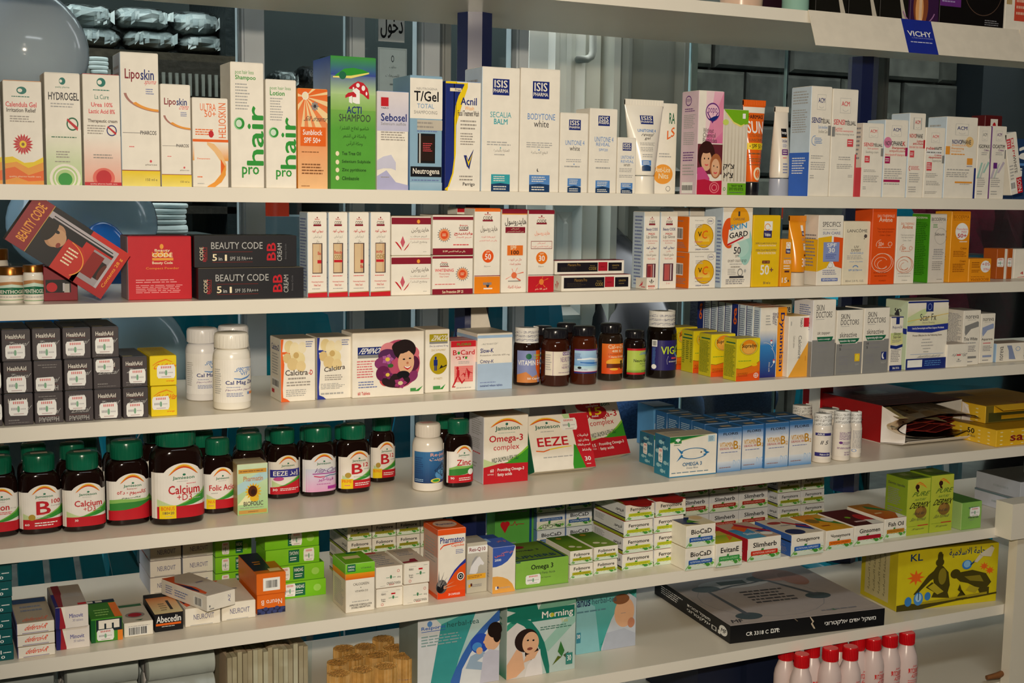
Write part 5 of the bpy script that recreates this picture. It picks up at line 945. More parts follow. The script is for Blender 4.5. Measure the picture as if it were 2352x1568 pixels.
small(1241, 1307, 889, 754, 'amber bottle with cream neuro label between the blue-labelled bottles', 'r P 52 84 82 98;T F 54 86 80 96 KARMA;t P 46 56 86 76 NEURO TOP;l P 52 42 70 46 1;t P 50 28 86 38 NEURO TOP;l P 40 10 90 14 1;r P 24 0 25 100;l A 2 20 20 90 7', '#ece2d0', (.20, .62), body='#3c180c')
small(1308, 1370, 885, 748, 'amber bottle with light blue sky and sea label, visible tablets below', 'g #4a90d8 #b8dcf4 0 0 100 100;r P 0 94 100 100;r B 0 0 100 7;r R 0 6 100 8;r B 78 76 100 96;T F 82 80 99 92 400;s #2a70c0 20:44:48 60:40:46 100:43:46;s #e8f4fc 10:54:60 50:58:66 90:52:58;T F 68 44 99 58 PreCal;g #e8f0f4 #a8d8e8 0 9 100 32;e K 18 24 6 5;l B 4 14 50 20 2;l B 2 60 24 84 6', '#5a9ad8', (.20, .62), body='#4a1e0c')
small(1371, 1429, 876, 742, 'dark bottle with orange sunset label and cream lettering', 'g #e8501c #ee7a2c 0 0 100 100;t C 22 84 84 97 Cal-v-Dal;T C 34 72 70 80 400 IU;t #6a2010 22 62 80 68 CALCIUM 500mg;T C 24 54 84 60 + vitamin D3 400 IU;e #f8b030 50 38 34 14;r #6a2810 18 20 86 34;e #3a1a10 70 40 6 5;r #3a1a10 66 16 74 40;e #f8c040 42 16 14 4', '#e8601c', (.13, .66), body='#2c2018')
small(1430, 1481, 873, 757, 'short dark bottle with lime green label and red edges', 'r R 0 92 100 100;r R 0 0 100 8;I b 46 76 88 86 SUPHERB;T K 26 48 98 60 Neuro Guard;t D 48 38 92 44 Alpha Lipoic;t D 58 30 84 35 600 mg;g #6a9a30 #b8d05a 0 8 100 20;T E 56 12 86 17 30 Tablets', '#b8d05a', (.11, .64), body='#1c100c')
small(1482, 1552, 871, 714, 'largest black bottle with purple label, yellow-green lettering and printed seal', 'a #8ac040 84 62 17 22 34 0 180;a b 84 62 17 22 34 180 360;T #c8e030 26 54 66 80 VIG;T #c8e030 68 60 76 64 -;T K 78 52 92 74 X;p F 44,20 84,18 88,30 84,46 46,48 42,34;r r 56 38 76 43;l A 48 24 80 34 1;b 3 82 14 98;l b 3 20 12 76 14;e F 8 12 7 8', '#2a2468', (.13, .58), '#e8e8e8', seal=SEALT, capf=(.84, .80), body='#140c08')
small(1222, 1270, 872, 748, 'dark bottle peeping out behind the neuro label bottle', 'l A 10 10 90 90 4', '#2a4a7a'); small(1273, 1325, 868, 741, 'dark bottle peeping out behind the sky blue label bottle', 'l A 10 10 90 90 4', '#2a4a7a')
# yellow multivitamin cartons receding to the left
SU = 'a #c8a810 52 80 40 20 5 150 390;a A 52 80 36 18 4 0 360;e #f0901c 52 80 31 17;e #f8b850 52 76 26 12;T K 22 76 84 88 Supradyn;l G 8 46 70 49 1;s #f07a1c 0:0:30 20:0:28 50:0:32 80:0:38 100:0:46;s #6a6a20 0:30:31 20:28:29 50:32:33 80:38:39 100:46:47;s #ee5a1c 0:0:12 50:0:16 100:0:22;e #f8d020 76 38 13 4;l #a04a10 6 10 60 20 3;a F 84 12 10 6 22 0 360;r F 76 11.4 92 12.6;r F 83 7 85 17'
SL = 'l #4a6a20 8 8 90 84 26;r E 20 88 90 91'
SL2 = 'r E 20 88 90 91;r E 10 80 90 83;l #4a6a20 10 20 30 76 12;l #4a6a20 40 30 66 76 10;l #4a6a20 76 24 92 76 12'
for (a, b, y, t, nm, sl) in ((1689, 1744, 876, 778, 'nearest and rightmost', SL), (1631, 1687, 866, 768, 'second from the right', SL), (1590, 1645, 857, 760, 'third from the right', SL2), (1546, 1600, 849, 752, 'farthest left behind the large black bottle', SL)):
    bx('vitamin_carton', 'yellow and orange multivitamin carton, '+nm, 3, a, b, t, .032, y=y, c='#f0dc20', lc='#dcd028', tc='#c8b448', f=SU, l=sl)
DY = 'r #f09a1c 66 0 100 100;g #2a2a7a #3a8ad0 0 0 64 46;g #3a8ad0 W 0 46 64 68;D #1c2468 72 8 92 92 Dynamisan;T P 0 0 0.1 0.1 .;D #3a3a6a 54 74 62 92 ALL-DAY;D #3a3a6a 46 76 53 92 ENERGY;D #3a3a6a 62 84 68 92 FOR;l A 20 74 40 90 4;a w 20 36 34 14 4 20 100;a w 30 28 30 16 4 -60 60;e r 44 52 4 2;e F 44 50 4 2;e r 56 24 4 2;e F 56 22 4 2;d w 50 44 56 60 Ginseng;d w 36 8 42 22 Amino acids'
ROWP = None
for i in range(9):
    if i == 0:
        o = bx('energy_carton', 'tall energy tablet carton with orange side stripe and blue picture, front of its row', 3, 1741, 1802, 706, .0165, y=868, c='W', lc='l', tc='#b08868', f=DY, l='l #5a6a9a 10 20 88 96 26;r B 0 0 100 16', t='r O 20 20 60 60')
        ROWP = o
    else:
        c2 = raw_box('energy_carton', ROWP['w'], .0165, ROWP['h'], 'W', '', 'r B 0 0 12 100;r B 0 0 100 14;l #5a6a9a 16 18 92 96 26' if i not in (3, 8) else 'r B 0 0 100 100;T O 30 70 80 94 g;e W 50 10 16 4', 'r O 20 20 60 60', 'l', '#a88068')
        c2.location = ROWP.location+Vector((-.0005*i, .0176*i, 0)); tag(c2, 'tall energy tablet carton, %s behind the front one of its row' % ['', 'first', 'second', 'third, dark blue side out,', 'fourth', 'fifth', 'sixth', 'seventh', 'last, dark blue side out,'][i], 'box')
bx('calcium_carton', 'white calcium carton with yellow-orange diagonal corner and red square', 3, 1807, 1857, 726, .04, y=867, c='W', tc='#d8b060', f='r R 68 82 98 97;D k 52 82 62 97 TARO;p #f4b040 4,0 100,0 100,62;D A 46 30 62 68 Calcimore;l A 8 80 14 96 1;d A 22 48 30 68 Calcium tablets;l #d89020 80 20 84 40 1')
bx('calcium_carton', 'yellowish carton with partial more lettering, behind the tall energy carton', 3, 1770, 1814, 690, .03, y=.12, c='#c8be98', f='T k 28 82 92 93 imore')
SDT = lambda x: 't k 14 86 48 94 SKIN;t k 14 77 84 85 DOCTORS;l a 14 74 50 76 1;r W 0 0 1 1'
def skd(nm, sub, sp, gv=54): return SDT(0)+';t k 12 %d %s %d %s;r A 0 0 100 %d;s W 0:%d:%d 80:%d:%d;p E 6,%d 88,%d 84,%.1f 72,%.1f 14,%.1f;T F 12 %.1f 74 %.1f %s' % (gv+8, '78' if len(nm) > 9 else '70', gv+16, nm, gv, gv-2, gv+1, gv-2, gv+1, gv+6, gv+6, gv+2, gv-1.5, gv-1.5, gv, gv+4.4, sub)+sp
bx('blemish_carton', 'tallest white and grey blemish gel carton with green name strip', 3, 1861, 1914, 689, .045, y=866, c='W', lc='#e6e6ea', tc='w', f=SDT(0)+';t k 22 54 78 59 zit zapper;r A 0 0 100 48;p E 20,52 92,52 86,47 80,46 26,46;T F 26 47.4 78 50 works in overnight;l k 26 37 72 42 2;l k 26 31 76 33 1;l k 26 3 70 6 1', l='l B 30 60 90 94 12;g A A 0 0 100 46')
bx('cream_carton', 'white and grey day cream carton with a yellow sun emblem', 3, 1917, 1977, 712, .045, y=862, c='W', tc='#2a3438', f=skd('skinactive', 'intensive day cream', ';T k 12 44 20 48 14;T k 12 38 18 42 5;l k 22 44 66 47 1;l k 20 38 74 41 1;l k 12 15 50 30 5;r #f0c020 72 20 92 32;e #f8e040 82 26 8 5;t a 76 14 90 17 DAY;l k 12 3 90 6 1', 50), l='g A A 0 0 100 50')
bx('cream_carton', 'white and grey night cream carton with a crescent moon emblem', 3, 1979, 2038, 707, .045, y=858, c='W', tc='#2a3438', f=skd('skinactive', 'regenerating night cream', ';T k 12 44 20 48 14;T k 12 38 18 42 5;l k 22 44 66 47 1;l k 20 38 74 41 1;l k 12 15 50 30 5;r B 72 20 92 32;e F 80 26 6 5;e B 84 27 5 4.6;t a 72 14 92 17 NIGHT', 52))
SCX = 'r B 0 97 100 100;r B 42 80 62 100;a #8a9ad0 52 89 5 6 20 0 360'
bx('scar_gel_carton', 'narrow white and yellow-green scar gel carton beside the large scar sheet carton', 3, 2041, 2070, 727, .03, y=852, c='W', tc='#c8c0a8', f='r B 0 98 100 100;r B 40 86 68 98;t B 14 77 90 83 RejuvaSil;g #e8e0a0 #c8d890 0 48 100 70;T D 26 66 80 71 Silicone;T D 22 60 82 65 Scar-Gel;l D 14 52 88 58 2;s B 0:42:48 50:40:46 100:44:49;l k 8 16 90 40 8;r B 0 0 100 10;T F 26 3 80 7 30ml / 10 Oz')
bx('scar_gel_carton', 'large white scar sheet carton with pale green upper panel and navy foot', 3, 2078, 2172, 691, .05, y=850, c='W', lc='#d8e8c8', tc='#b8b4a0', f='g #dfe0a0 W 0 62 100 92;p #d0e0a8 0,64 0,76 30,86 60,92 40,78;s #e8c860 0:70:71 40:74:75 100:80:81;r B 0 97 100 99.4;r B 44 84 62 97;a #8a9ad0 53 91 5 5 20 0 360;t k 30 71 70 81 Scar Fx;t A 36 66 66 69.6 Silicone Sheeting;s #2a3a9a 0:56:64 30:54:64 60:53:64 100:57:66;T F 12 58 90 61.6 Used by Dermatologists and Plastic Surgeons Worldwide;T D 14 47.6 86 51 Proven Effective for the Following Scars:;l A 38 42 62 45 1;l A 36 37.6 64 40.6 1;l A 36 33 66 36 1;l A 40 28.6 60 31.6 1;l A 42 24 56 27 1;r b 10 22 92 22.4;i A 26 17 80 20.6 Beautiful Skin for a Beautiful You;r B 0 0 100 16;r F 4 3.4 40 14;l b 46 4 92 13 3', l='T k 40 40 70 88 .;d k 42 52 72 88 Scar Fx;r #2a3a9a 0 52 100 60')
bx('skincare_carton', 'small white carton with faint grey lettering standing before the taller skincare cartons', 3, 2173, 2222, 791, .035, y=.008, c='W', tc='#c8b8a8', f='i A 18 46 88 62 spirig;r r 46 50 66 56;e A 56 34 4 3;l k 46 22 70 30 2')
def nor(c, nm, sub): return 't k 12 85 88 91 noreva;l A 24 82 82 83.6 1;p %s 10,60 10,72 84,80 90,78 90,70 46,66 16,54;T k 8 45 86 51 %s;l %s 20 38 86 43 1;l k 20 24 86 36 4;r %s 20 12 84 16;l k 20 4 70 8 1' % (c, nm, sub, c)
bx('skincare_carton', 'tall white skincare carton with grey swoosh and closely printed side', 3, 2207, 2247, 713, .045, y=.022, c='W', tc='#a09890', f=nor('A', 'Trio White', 'A'), l='l k 6 2 94 94 40', lc='w')
bx('skincare_carton', 'white skincare carton with blue-grey swoosh and red line of print', 3, 2248, 2281, 720, .04, y=.03, c='W', tc='#a09890', f=nor('#9aa8cc', 'Aquareva', 'R'))
bx('skincare_carton', 'white skincare carton with blue-grey swoosh lying on its side at the right end', 3, 2286, 2362, 789, .035, y=.03, c='W', lc='L', tc='#a08c7c', f='v k 12 10 22 84 noreva;p #8a98bc 32,88 46,88 60,12 40,14 38,60;a b 66 68 7 12 18 0 360;v k 84 10 96 92 AQUAREVA')
# ================================================================ fourth row: green-capped vitamin bottles, omega cartons, B12 cartons
def rainbow(u0, u1, v0, v1, bow):
    """arched rainbow band: list of strips following the label's arched top"""
    out = []
    for c, a, b in (('#d83a1c', 0, .34), ('#f08a1c', .34, .66), ('#f4c83c', .66, 1)):
        pts = []
        for i in range(13):
            k = i/12; u = u0+(u1-u0)*k; arch = 1-(2*k-1)**2; base_ = v0+(v1-v0)*arch; th = bow*arch**.5
            pts.append('%.1f:%.1f:%.1f' % (u, base_-th+th*a, base_-th+th*b))
        out.append('s %s %s' % (c, ' '.join(pts)))
    return ';'.join(out)
ARCH = 's #f4efe6 '+' '.join('%d:0:%.1f' % (u, 86+14*max(0, 1-((u-56)/34)**2)**.8 if 22 < u < 90 else 84) for u in range(0, 101, 5))
def jam(mid, foot='r R 8 0 100 22', grass=True, logo=True):
    s = ARCH+';'+rainbow(28, 86, 78, 98, 6.5)
    if logo: s += ';T #2a7a5a 36 69 78 76.5 Jamieson;e #2a7a5a 58 79 3 2;l A 44 66 70 68 1'
    if grass: s += ';s #c8dca0 8:20:36 30:18:26 45:20:22;s #3a9a3a 30:20:21 45:21:24 60:22:28 75:24:34 90:28:42 100:30:50;s #7ab848 45:23:24 60:27:29.5 75:33:36 90:40:44 100:47:52'
    return s+';'+foot+';'+mid
GRASS2 = 's #8cc060 6:20:44 30:20:46 60:22:44 100:30:44;s #3a8a3a 6:20:36 30:20:38 60:22:38 100:34:40'
CH = 'r #c8b4a0 25 40 78 64'
def jb(xa, xb, yb, yt, label, mid, foot='r R 8 0 100 22', grass=True, rot=0, Y=None, ch=CH, name='vitamin_bottle', extra=''):
    return bottle(name, label, 4, xa, xb, yb, yt, kind='oval', body='#1c0e0a', cap='#12684c', lab=jam(mid, foot, grass)+extra, labc=None, lz=(.075, .63), A=82, capf=(.74, .79), rot=rot, Y=Y, ch=ch)
jb(-48, 42, 1235, 1046, 'green-capped bottle lettered ..on, cut off by the left photo edge', 'T R 40 48 76 62 Iron;l r 44 38 82 45 2;t A 78 50 92 53 35 mg')
jb(46, 141, 1227, 1040, 'green-capped vitamin bottle with a large red B and small 100', 'T R 38 32 72 63 B;T R 74 56 94 66 100;t A 72 49 96 53 Complex;e #b89838 28 27 8 7;l F 34 5 92 16 2;T F 12 8 22 13 60;l A 38 25 70 27 1')
jb(144, 241, 1221, 1036, 'green-capped calcium D3 bottle, smaller than the bonus one', 'T R 26 46 90 60 Calcium;t R 46 34 74 45 +D3;l A 76 42 92 45 1;l A 76 34 88 37 1;T F 26 12 34 17 30')
jb(244, 343, 1207, 1010, 'green-capped bottle with red Arabic lettering on a white label', 'T R 22 52 88 64 كالسيوم - د٢٥;t R 44 65 66 69 ميجا;T #2a6a3a 32 45 76 50 كالسيوم;l F 14 10 30 15 1', 's R 4:0:22 30:0:24 70:0:28 100:0:42', True, extra=';'+GRASS2+';s R 4:0:21 40:0:22 70:0:26 100:0:38')
jb(345, 468, 1206, 972, 'largest green-capped calcium D3 bottle with a yellow bonus flash', 'T R 28 44 88 60 Calcium;t R 44 32 72 44 +D3;l R 62 61 86 64 1;l A 76 40 94 43 1;l A 76 33 92 36 1;r Y 12 0 42 24;T O 15 15 39 22 BONUS;T D 18 8 38 13 180+20;l A 22 3 36 5 1')
jb(464, 538, 1180, 1005, 'green-capped folic acid bottle behind the largest bottle', 'T R 16 44 96 58 Folic Acid;l A 22 36 44 40 1;r Y 8 0 34 24;T O 14 14 32 21 NUS;l R 14 6 32 10 1', Y=None)
jb(533, 613, 1166, 994, 'green-capped bottle standing behind the small sunflower carton', 'T R 30 44 90 58 Folic')
jb(612, 687, 1146, 982, 'green-capped multivitamin bottle with a blue band', 'r #3a3a9a 4 44 96 64;T F 12 48 56 60 EEZE;T F 62 47 90 61 إيز;e #c85090 28 40 16 5;l F 32 8 92 16 2;T F 10 9 24 15 30', 's R 4:0:18 50:0:22 100:0:38', extra='')
bottle('vitamin_bottle', 'green-capped bottle with lilac-pink label and purple lettering', 4, 689, 771, 1141, 977, kind='oval', body='#1c0e0a', cap='#12684c', lab=ARCH.replace('s #f4efe6', 's #eef0f6')+';g #e8a8d0 #d8e0f4 6 0 100 60;'+rainbow(28, 86, 78, 98, 6.5)+';T #2a7a5a 36 69 78 76.5 Jamieson;e #2a7a5a 58 79 3 2;i P 24 50 98 62 Vita-Care;r #a83a9a 24 46 98 48.5;s #d0406a 28:40:43 45:37:40 60:38:40;s #3a7a9a 60:38:40 75:41:43 98:40:42;T #b03a9a 40 26 86 37 فيتا-كير;l #c060a8 36 18 84 22 1;r #b03aa0 68 6 100 14', labc=None, lz=(.075, .63), A=82, capf=(.78, .79))
jb(771, 850, 1133, 972, 'green-capped B12 bottle standing in front at the end of the group', 'T R 34 38 68 66 B;T R 70 56 86 67 12;l A 72 48 94 52 1;e #b89838 24 36 9 7;r Y 6 0 38 26;T O 8 16 34 24 PRIME;l R 14 6 30 12 1;l F 44 6 92 16 2;l A 40 30 80 33 1')
jb(846, 907, 1108, 955, 'green-capped B12 bottle further back behind the front one', 'T R 34 38 68 66 B;T R 70 56 86 67 12;l A 72 48 94 52 1;e #b89838 24 36 9 7;r Y 6 0 38 26;T O 8 16 34 24 BONUS;l F 44 6 92 16 2')
jb(1018, 1085, 1120, 961, 'green-capped zinc bottle beside the white bottle with blue label', 'T R 30 46 84 62 Zinc;e F 82 30 11 8;a A 82 30 11 8 12 0 360;T F 10 13 22 18 90;l F 38 6 92 17 2', 's R 4:0:20 50:0:20 100:0:26', extra=';'+GRASS2.replace('44 30', '40 30')+';s R 4:0:20 60:0:21 100:0:26;e F 82 28 11 8;T F 10 10 22 16 90;l F 38 5 92 15 2')
for i, (xa, xb, Y_, yt) in enumerate(((-40, 36, .125, 1022), (44, 118, .12, 1016), (132, 206, .115, 1014), (160, 236, .19, 1003), (238, 312, .14, 999), (322, 396, .19, 980), (430, 500, .12, 987), (536, 606, .155, 984), (600, 668, .20, 982), (680, 746, .15, 978), (760, 826, .14, 976), (992, 1054, .15, 951))):
    jb(xa, xb, 0, yt, 'green-capped bottle in the rear rank, %s from the left' % ['first', 'second', 'third', 'fourth', 'fifth', 'sixth', 'seventh', 'eighth', 'ninth', 'tenth', 'eleventh', 'twelfth'][i], 'T R 34 40 84 60 Iron', Y=Y_)
bottle('joint_bottle', 'white bottle with a dark blue atom label and white cap', 4, 946, 1018, 1130, 970, body='#f2ece2', cap='#efe8de', bm='plastic', lab='g #1c3a6c #3a78b0 0 0 100 100;e #5a9ad0 78 26 24 18;T #f0b0a0 42 82 96 96 Re-joint;T #f0c0b0 40 68 96 80 ريجوينت;a #1c2440 76 40 24 8 8 0 360;a #1c2440 76 40 8 22 14 0 360;a #1c2440 76 40 18 16 8 0 360;e K 76 40 3 2.4;e #e8d850 56 8 13 7;e G 56 8 9 4;l L 4 4 30 14 2;l #2a4a80 4 30 26 84 8', labc='#24508a', lz=(.13, .60), A=78, capf=(.80, .80), ch='l r 20 30 80 70 3')
BF = 'g #a8d48c #d8ecc8 0 0 100 100;p #b8dce0 0,60 100,90 100,70 0,40;p #f0f0b8 0,20 60,60 40,20;r #d8a040 4 82 96 90;l N 8 84 92 88 1;T #c88a5a 20 66 84 76 Pharmatin;f #f0b820 #5a2a10 52 45 28 18 16;e #f0c030 56 30 14 5;e #5a2a10 50 46 15 11;e #3a1a10 52 44 8 6;T D 20 17 84 26 BIOFOLIC;l D 8 12 92 15 1;r #d0a050 4 2 96 9;l N 34 4 68 7 1'
bx('folic_carton', 'small green carton with a sunflower standing before the dark bottles', 4, 545, 616, 1067, .035, y=1184, c='#c8dca0', f=BF, tc='#b8a888', lc='#b8a070')
OM = rainbow(14, 88, 84, 97, 4.5).replace('\n', '')+';T #2a6a5a 25 77 80 85.5 Jamieson;e #2a6a5a 51 88 3 2;l #a8c0b4 32 74 72 76 1;T R 12 59 88 72 Omega-3;t R 22 47 80 58 complex;s #c8dca0 0:24:38 20:24:32 45:24:28;s #3f9a2a 40:27:29 55:28:31 70:28:36 85:28:42 100:28:52;s #8ac83c 55:31:33 70:36:38 85:42:45 100:50:54;/ #2a4a3a 18 31 78 38 WILD SALMON & FISH OILS;r R 0 0 100 25;s R 0:20:25 40:24:30 60:24:28.6 100:24:28;T F 15 17 23 22 %s;t F 9 13 23 15 SOFTGELS;r #e88070 27 11 27.6 22;T F 31 16.5 91 22.5 Providing Omega-3;T F 31 9.5 64 15.5 fatty acids'
bx('omega_carton', 'upright white omega-3 carton with rainbow arc and red foot', 4, 1109, 1212, 958, .05, y=1113, c='W', lc='#dcdce4', tc='#a89880', f=OM % '60', l='l A 20 70 86 96 8;l A 20 50 86 66 6;l r 20 42 86 46 1;l A 20 20 60 30 2', t='l k 20 30 60 70 2;l r 70 70 96 90 1')
# two cartons leaning back
def lean(name, label, p0, p1, top, d, tilt, c, f, yaw=None, lc=None, y=None):
    zb = TZ[4]; A = at_z(p0[0], p0[1], zb); B = at_z(p1[0], p1[1], zb); wd = (B-A).length; yw = math.atan2(B.y-A.y, B.x-A.x)
    t = math.radians(tilt); dr = Vector((-math.sin(yw)*math.sin(t), math.cos(yw)*math.sin(t), math.cos(t)))
    L = .01
    while prj(A+Vector((0, 0, d*math.sin(t)*0))+dr*L)[1] > top: L += .0005
    o = raw_box(name, wd, d, L, c, f, '', '', lc or c)
    # tilted back about the front lower edge; lift so its rear lower edge touches the shelf
    o.rotation_euler = Matrix.Rotation(yw, 4, 'Z').to_euler(); R_ = Matrix.Rotation(yw, 4, 'Z') @ Matrix.Rotation(-t, 4, 'X')
    o.rotation_euler = R_.to_euler(); o.location = A+Vector((0, 0, d*math.sin(t)))*1.0+Vector((0, 0, .0004))
    tag(o, label, 'box'); return o
OMs = OM.replace('T R 12 59 88 72', 'T R 8 58 92 71')
lean('omega_carton', 'small omega-3 carton leaning back, with a round red price flash reading 15', (1353, 1071), (1447, 1056), 926, .026, 24, 'W', OMs % '15'+';r #b82028 0 0 100 1;e #e8a820 26 92 27 11;e #b8202c 28 84 30 12;e #b8202c 44 70 24 11;T F 12 83 48 90 Omega3-;t F 22 78 52 83 complex;T Y 26 66 56 78 15;T F 30 63 46 66 shekel')
EZ = rainbow(4, 56, 84, 96, 5)+';T #2a6a5a 12 74 52 83 Jamieson;e #2a6a5a 32 86 2 2;l A 20 69 48 72 1;T R 12 44 62 60 EEZE;s O 8:36:38 20:34:36 30:37:39;s Y 30:37:39 45:39:41 66:41:42;l A 18 22 66 26 1;s #3a9a2a 64:0:8 68:0:30 70:0:44 76:0:40 82:0:20 86:0:2;p #b8dca0 58,100 70,100 70,84 66,80;p R 70,100 100,100 100,0 84,0 74,40;T F 78 56 96 62 فيتامينات;T F 78 47 96 53 ومعادن تزود;T F 76 38 97 44 الجسم بالطاقة;T F 82 29 97 35 والنشاط;T F 84 12 94 20 30;l F 86 5 94 8 1;k 54 70 80 92'
lean('multivitamin_carton', 'wide white and red multivitamin carton leaning back between the omega cartons', (1227, 1097), (1368, 1083), 970, .020, 22, 'W', EZ, lc='E')
u = bx('multivitamin_carton', 'white multivitamin carton standing behind the leaning carton, sideways red lettering', 4, 1214, 1338, 932, .03, y=.205, c='w', tc='#9a8a70', f='r #d8d8e4 0 0 100 100;T R 60 60 96 90 H;s Y 60:40:43 80:42:45 96:38:41;l A 6 20 76 28 1')
# deep blue omega cartons with fish side
FS = 'g #2a88a8 #1c6a8c 0 0 100 100;'+';'.join('e #9ad0dc %d %d 13 5;p #9ad0dc %d,%d %d,%d %d,%d' % (x, y, x+10, y, x+22, y+5, x+22, y-5) for x, y in ((40, 82), (66, 70), (20, 58), (74, 34), (28, 24), (54, 12)))+';e #1c5a7c 60 90 10 4;e #1c5a7c 24 70 9 4;k 30 32 58 68'
FI = 'g #3a88b4 #3a88b4 0 0 100 2.4;p #1f7a3a 0,86 0,100 78,100 40,94;p #c8d890 0,84 0,86 40,94 78,100 84,100 44,93;r #3a8a4a 9 83 24 97;e F 16.5 92 5 3.4;r F 15.5 86 17.5 91;l #1f7a3a 8 78 24 81 1;r #c0dce8 80 82 95 98;l #3a6a8a 82 84 93 96 4;a #2a7ab0 50 56 30 14 12 20 160;a #2a7ab0 50 56 30 14 12 200 340;p #2a7ab0 24,56 28,60 16,72 14,74;p #2a7ab0 24,56 28,52 18,42 14,38;p #2a7ab0 76,58 84,56 76,54 72,60;p #2a7ab0 72,62 84,56 80,56 70,60;p #2a7ab0 72,50 84,56 80,56 70,52;e D 66 58 1.8 1.8;T #1c6a9a 27 26 68 35 OMEGA 3;t #2a5a80 36 18 60 23 Deep Blue;l #4a7a9a 4 9 94 13 1'
bx('omega_carton', 'white omega 3 carton with a blue fish outline and teal fish-patterned side', 4, 1536, 1645, 1004, .040, y=1098, c='W', lc='#2a88a8', tc='#b8ac90', f=FI, l=FS, t='l k 10 60 50 78 1;s #2a8a5a 60:2:4 80:8:10 100:14:16')
bx('omega_carton', 'twin omega 3 carton tucked directly behind the front one', 4, 1500, 1606, 1001-2, .040, y=1072, c='W', lc='#2a88a8', tc='#9a9284', f=FI, l=FS, t='l k 10 60 50 78 1;s #2a8a5a 60:2:4 80:8:10 100:14:16')
VB = 'g #5a94cc #e8eef4 0 0 100 24;g #f0ece4 #f0ece4 0 24 100 70;g #e8ecf2 #3a78b4 0 68 100 92;r #3a70a8 0 92 100 100;T K 22 84 84 89.6 FLORIS;t L 64 74 94 83 D12;T #d09a30 8 57 64 68 VITAMIN;T #b8484a 8 51 64 56 SUBLINGUAL 1000;T #c8902c 66 51 86 70 B;T #c8902c 84 50 96 58 12;l B 14 43 88 46.5 1;t L 66 12 96 26 D12;l #9a5a3a 8 9 62 12 1'
VBL = 'g #3a78b0 #2a6098 0 0 100 100;l #b8d4e8 14 30 86 90 14'
VT = 'r #c8b080 30 24 72 52;l #8a4a3a 34 28 68 46 2'
k_ = 0
for ci, (a, b, y, t, n) in enumerate(((1646, 1701, 1086, 984, 5), (1702, 1753, 1079, 977, 3), (1755, 1809, 1076, 972, 3), (1810, 1863, 1070, 966, 2))):
    o = bx('vitamin_carton', 'blue and white B12 carton, front rank, %s column' % ['first', 'second', 'third', 'fourth'][ci], 4, a, b, t, .033, y=y, c='W', lc='#3a70a8', tc='#1f5580', f=VB, l=VBL, t=VT)
    for j in range(1, n):
        c2 = raw_box('vitamin_carton', o['w'], .033, o['h'], 'W', VB, VBL, VT, '#3a70a8', '#1f5580'); c2.location = o.location+Vector((0, .0345*j, 0))
        tag(c2, 'blue and white B12 carton, %s column, %s behind its front one' % (['first', 'second', 'third', 'fourth'][ci], ['', 'one', 'two', 'three', 'four'][j]), 'box')
bx('vitamin_carton', 'pale blue B12 carton showing its printed table, farthest back at left of its group', 4, 1499, 1548, 934, .05, y=.215, c='#5a98cc', tc='#1c4a6c', f='l B 14 70 86 92 3;r F 6 30 84 60;r #5a98cc 8 32 50 58;r #5a98cc 52 32 82 58;l B 10 34 80 56 3;b 14 6 60 16')
SEAL2 = 'I D 2 66 98 84 SEALED FOR PROTECTION;I D 0 38 94 56 PROTECTION SEALED;I D 6 10 98 28 FOR YOUR PROTECTION'
def wb_(xa, xb, yb, yt, label, lab, Y=None, cap='#ddd6ca'): return bottle('pill_bottle', label, 4, xa, xb, yb, yt, body='#ece4d8', cap=cap, bm='plastic', lab=lab, labc='#eee6da', lz=(.10, .66), A=80, capf=(.86, .80), seal=SEAL2, Y=Y)
wb_(1863, 1908, 1065, 949, 'white sealed pill bottle with navy stripes and an italic 5', 'r #35307a 0 84 62 94;T F 8 86 34 92 ABLE;I k 20 52 46 66 ll 5;r #35307a 0 8 58 22;T F 20 12 54 18 Made in USA;l k 66 10 98 90 14')
wb_(1909, 1951, 1060, 944, 'white sealed pill bottle with mauve lettering in the middle of three', 'l P 18 60 84 90 7;e P 24 50 7 5;l P 30 42 66 54 4;l P 10 26 90 34 2;T P 38 12 64 17 06/2017;T P 38 4 64 9 EE1482C')
wb_(1948, 1976, 1052, 946, 'white sealed pill bottle, rightmost and smallest of the front three', 'l k 10 20 90 92 14;a b 20 12 14 6 24 0 360')
wb_(1815, 1864, 0, 930, 'white pill bottle with crumpled printed seal behind the B12 cartons', 'l k 10 20 90 92 14', .16)
wb_(1874, 1926, 0, 938, 'white pill bottle with grey lid behind the navy striped one', 'l k 10 20 90 92 14', .12, '#a8a49c')
bx('red_carton', 'bright red carton standing at the back beside the dark blue upright', 4, 1880, 1911, 884, .03, y=.255, c='#b81c24', lc='w', f='l k 60 20 90 34 1')
# opened sachet carton with a foil bag inside
A = at_z(2021, 1018, TZ[4]); B = at_z(2205, 1000, TZ[4]); wd = (B-A).length; yw = math.atan2(B.y-A.y, B.x-A.x); hh = solve_h(A, 931); dp = .20
root = empty('sachet_carton', A+Vector((0, 0, .0003)), yw); tag(root, 'opened red and brown carton with a foil sachet bag bulging from its white mouth', 'box')
t_ = .0008
m = M(); m.box(0, 0, 0, wd, dp, t_, 'w'); m.build('bottom_panel', 'paper', root)
m = M(); m.box(0, 0, hh-t_, wd, dp, hh, '#4a2c2c'); o = m.build('top_panel', 'paper', root)
pr = Printer(lambda u, v, k: (u*wd, v*dp, hh+k)); pr.run('l #7a5a58 10 20 70 60 5;r #8a8a80 30 50 60 66;l #8a5a50 10 80 90 90 2'); pr.out(o)
m = M(); m.box(0, 0, t_, t_, dp, hh-t_, '#a81c1c'); o = m.build('left_panel', 'paper', root)
pr = Printer(lambda u, v, k: (-k, (1-u)*dp, v*hh)); pr.run('T #5a1010 20 60 54 66 Contains;l #5a1010 18 36 80 54 3;l #5a1010 20 14 70 20 1'); pr.out(o)
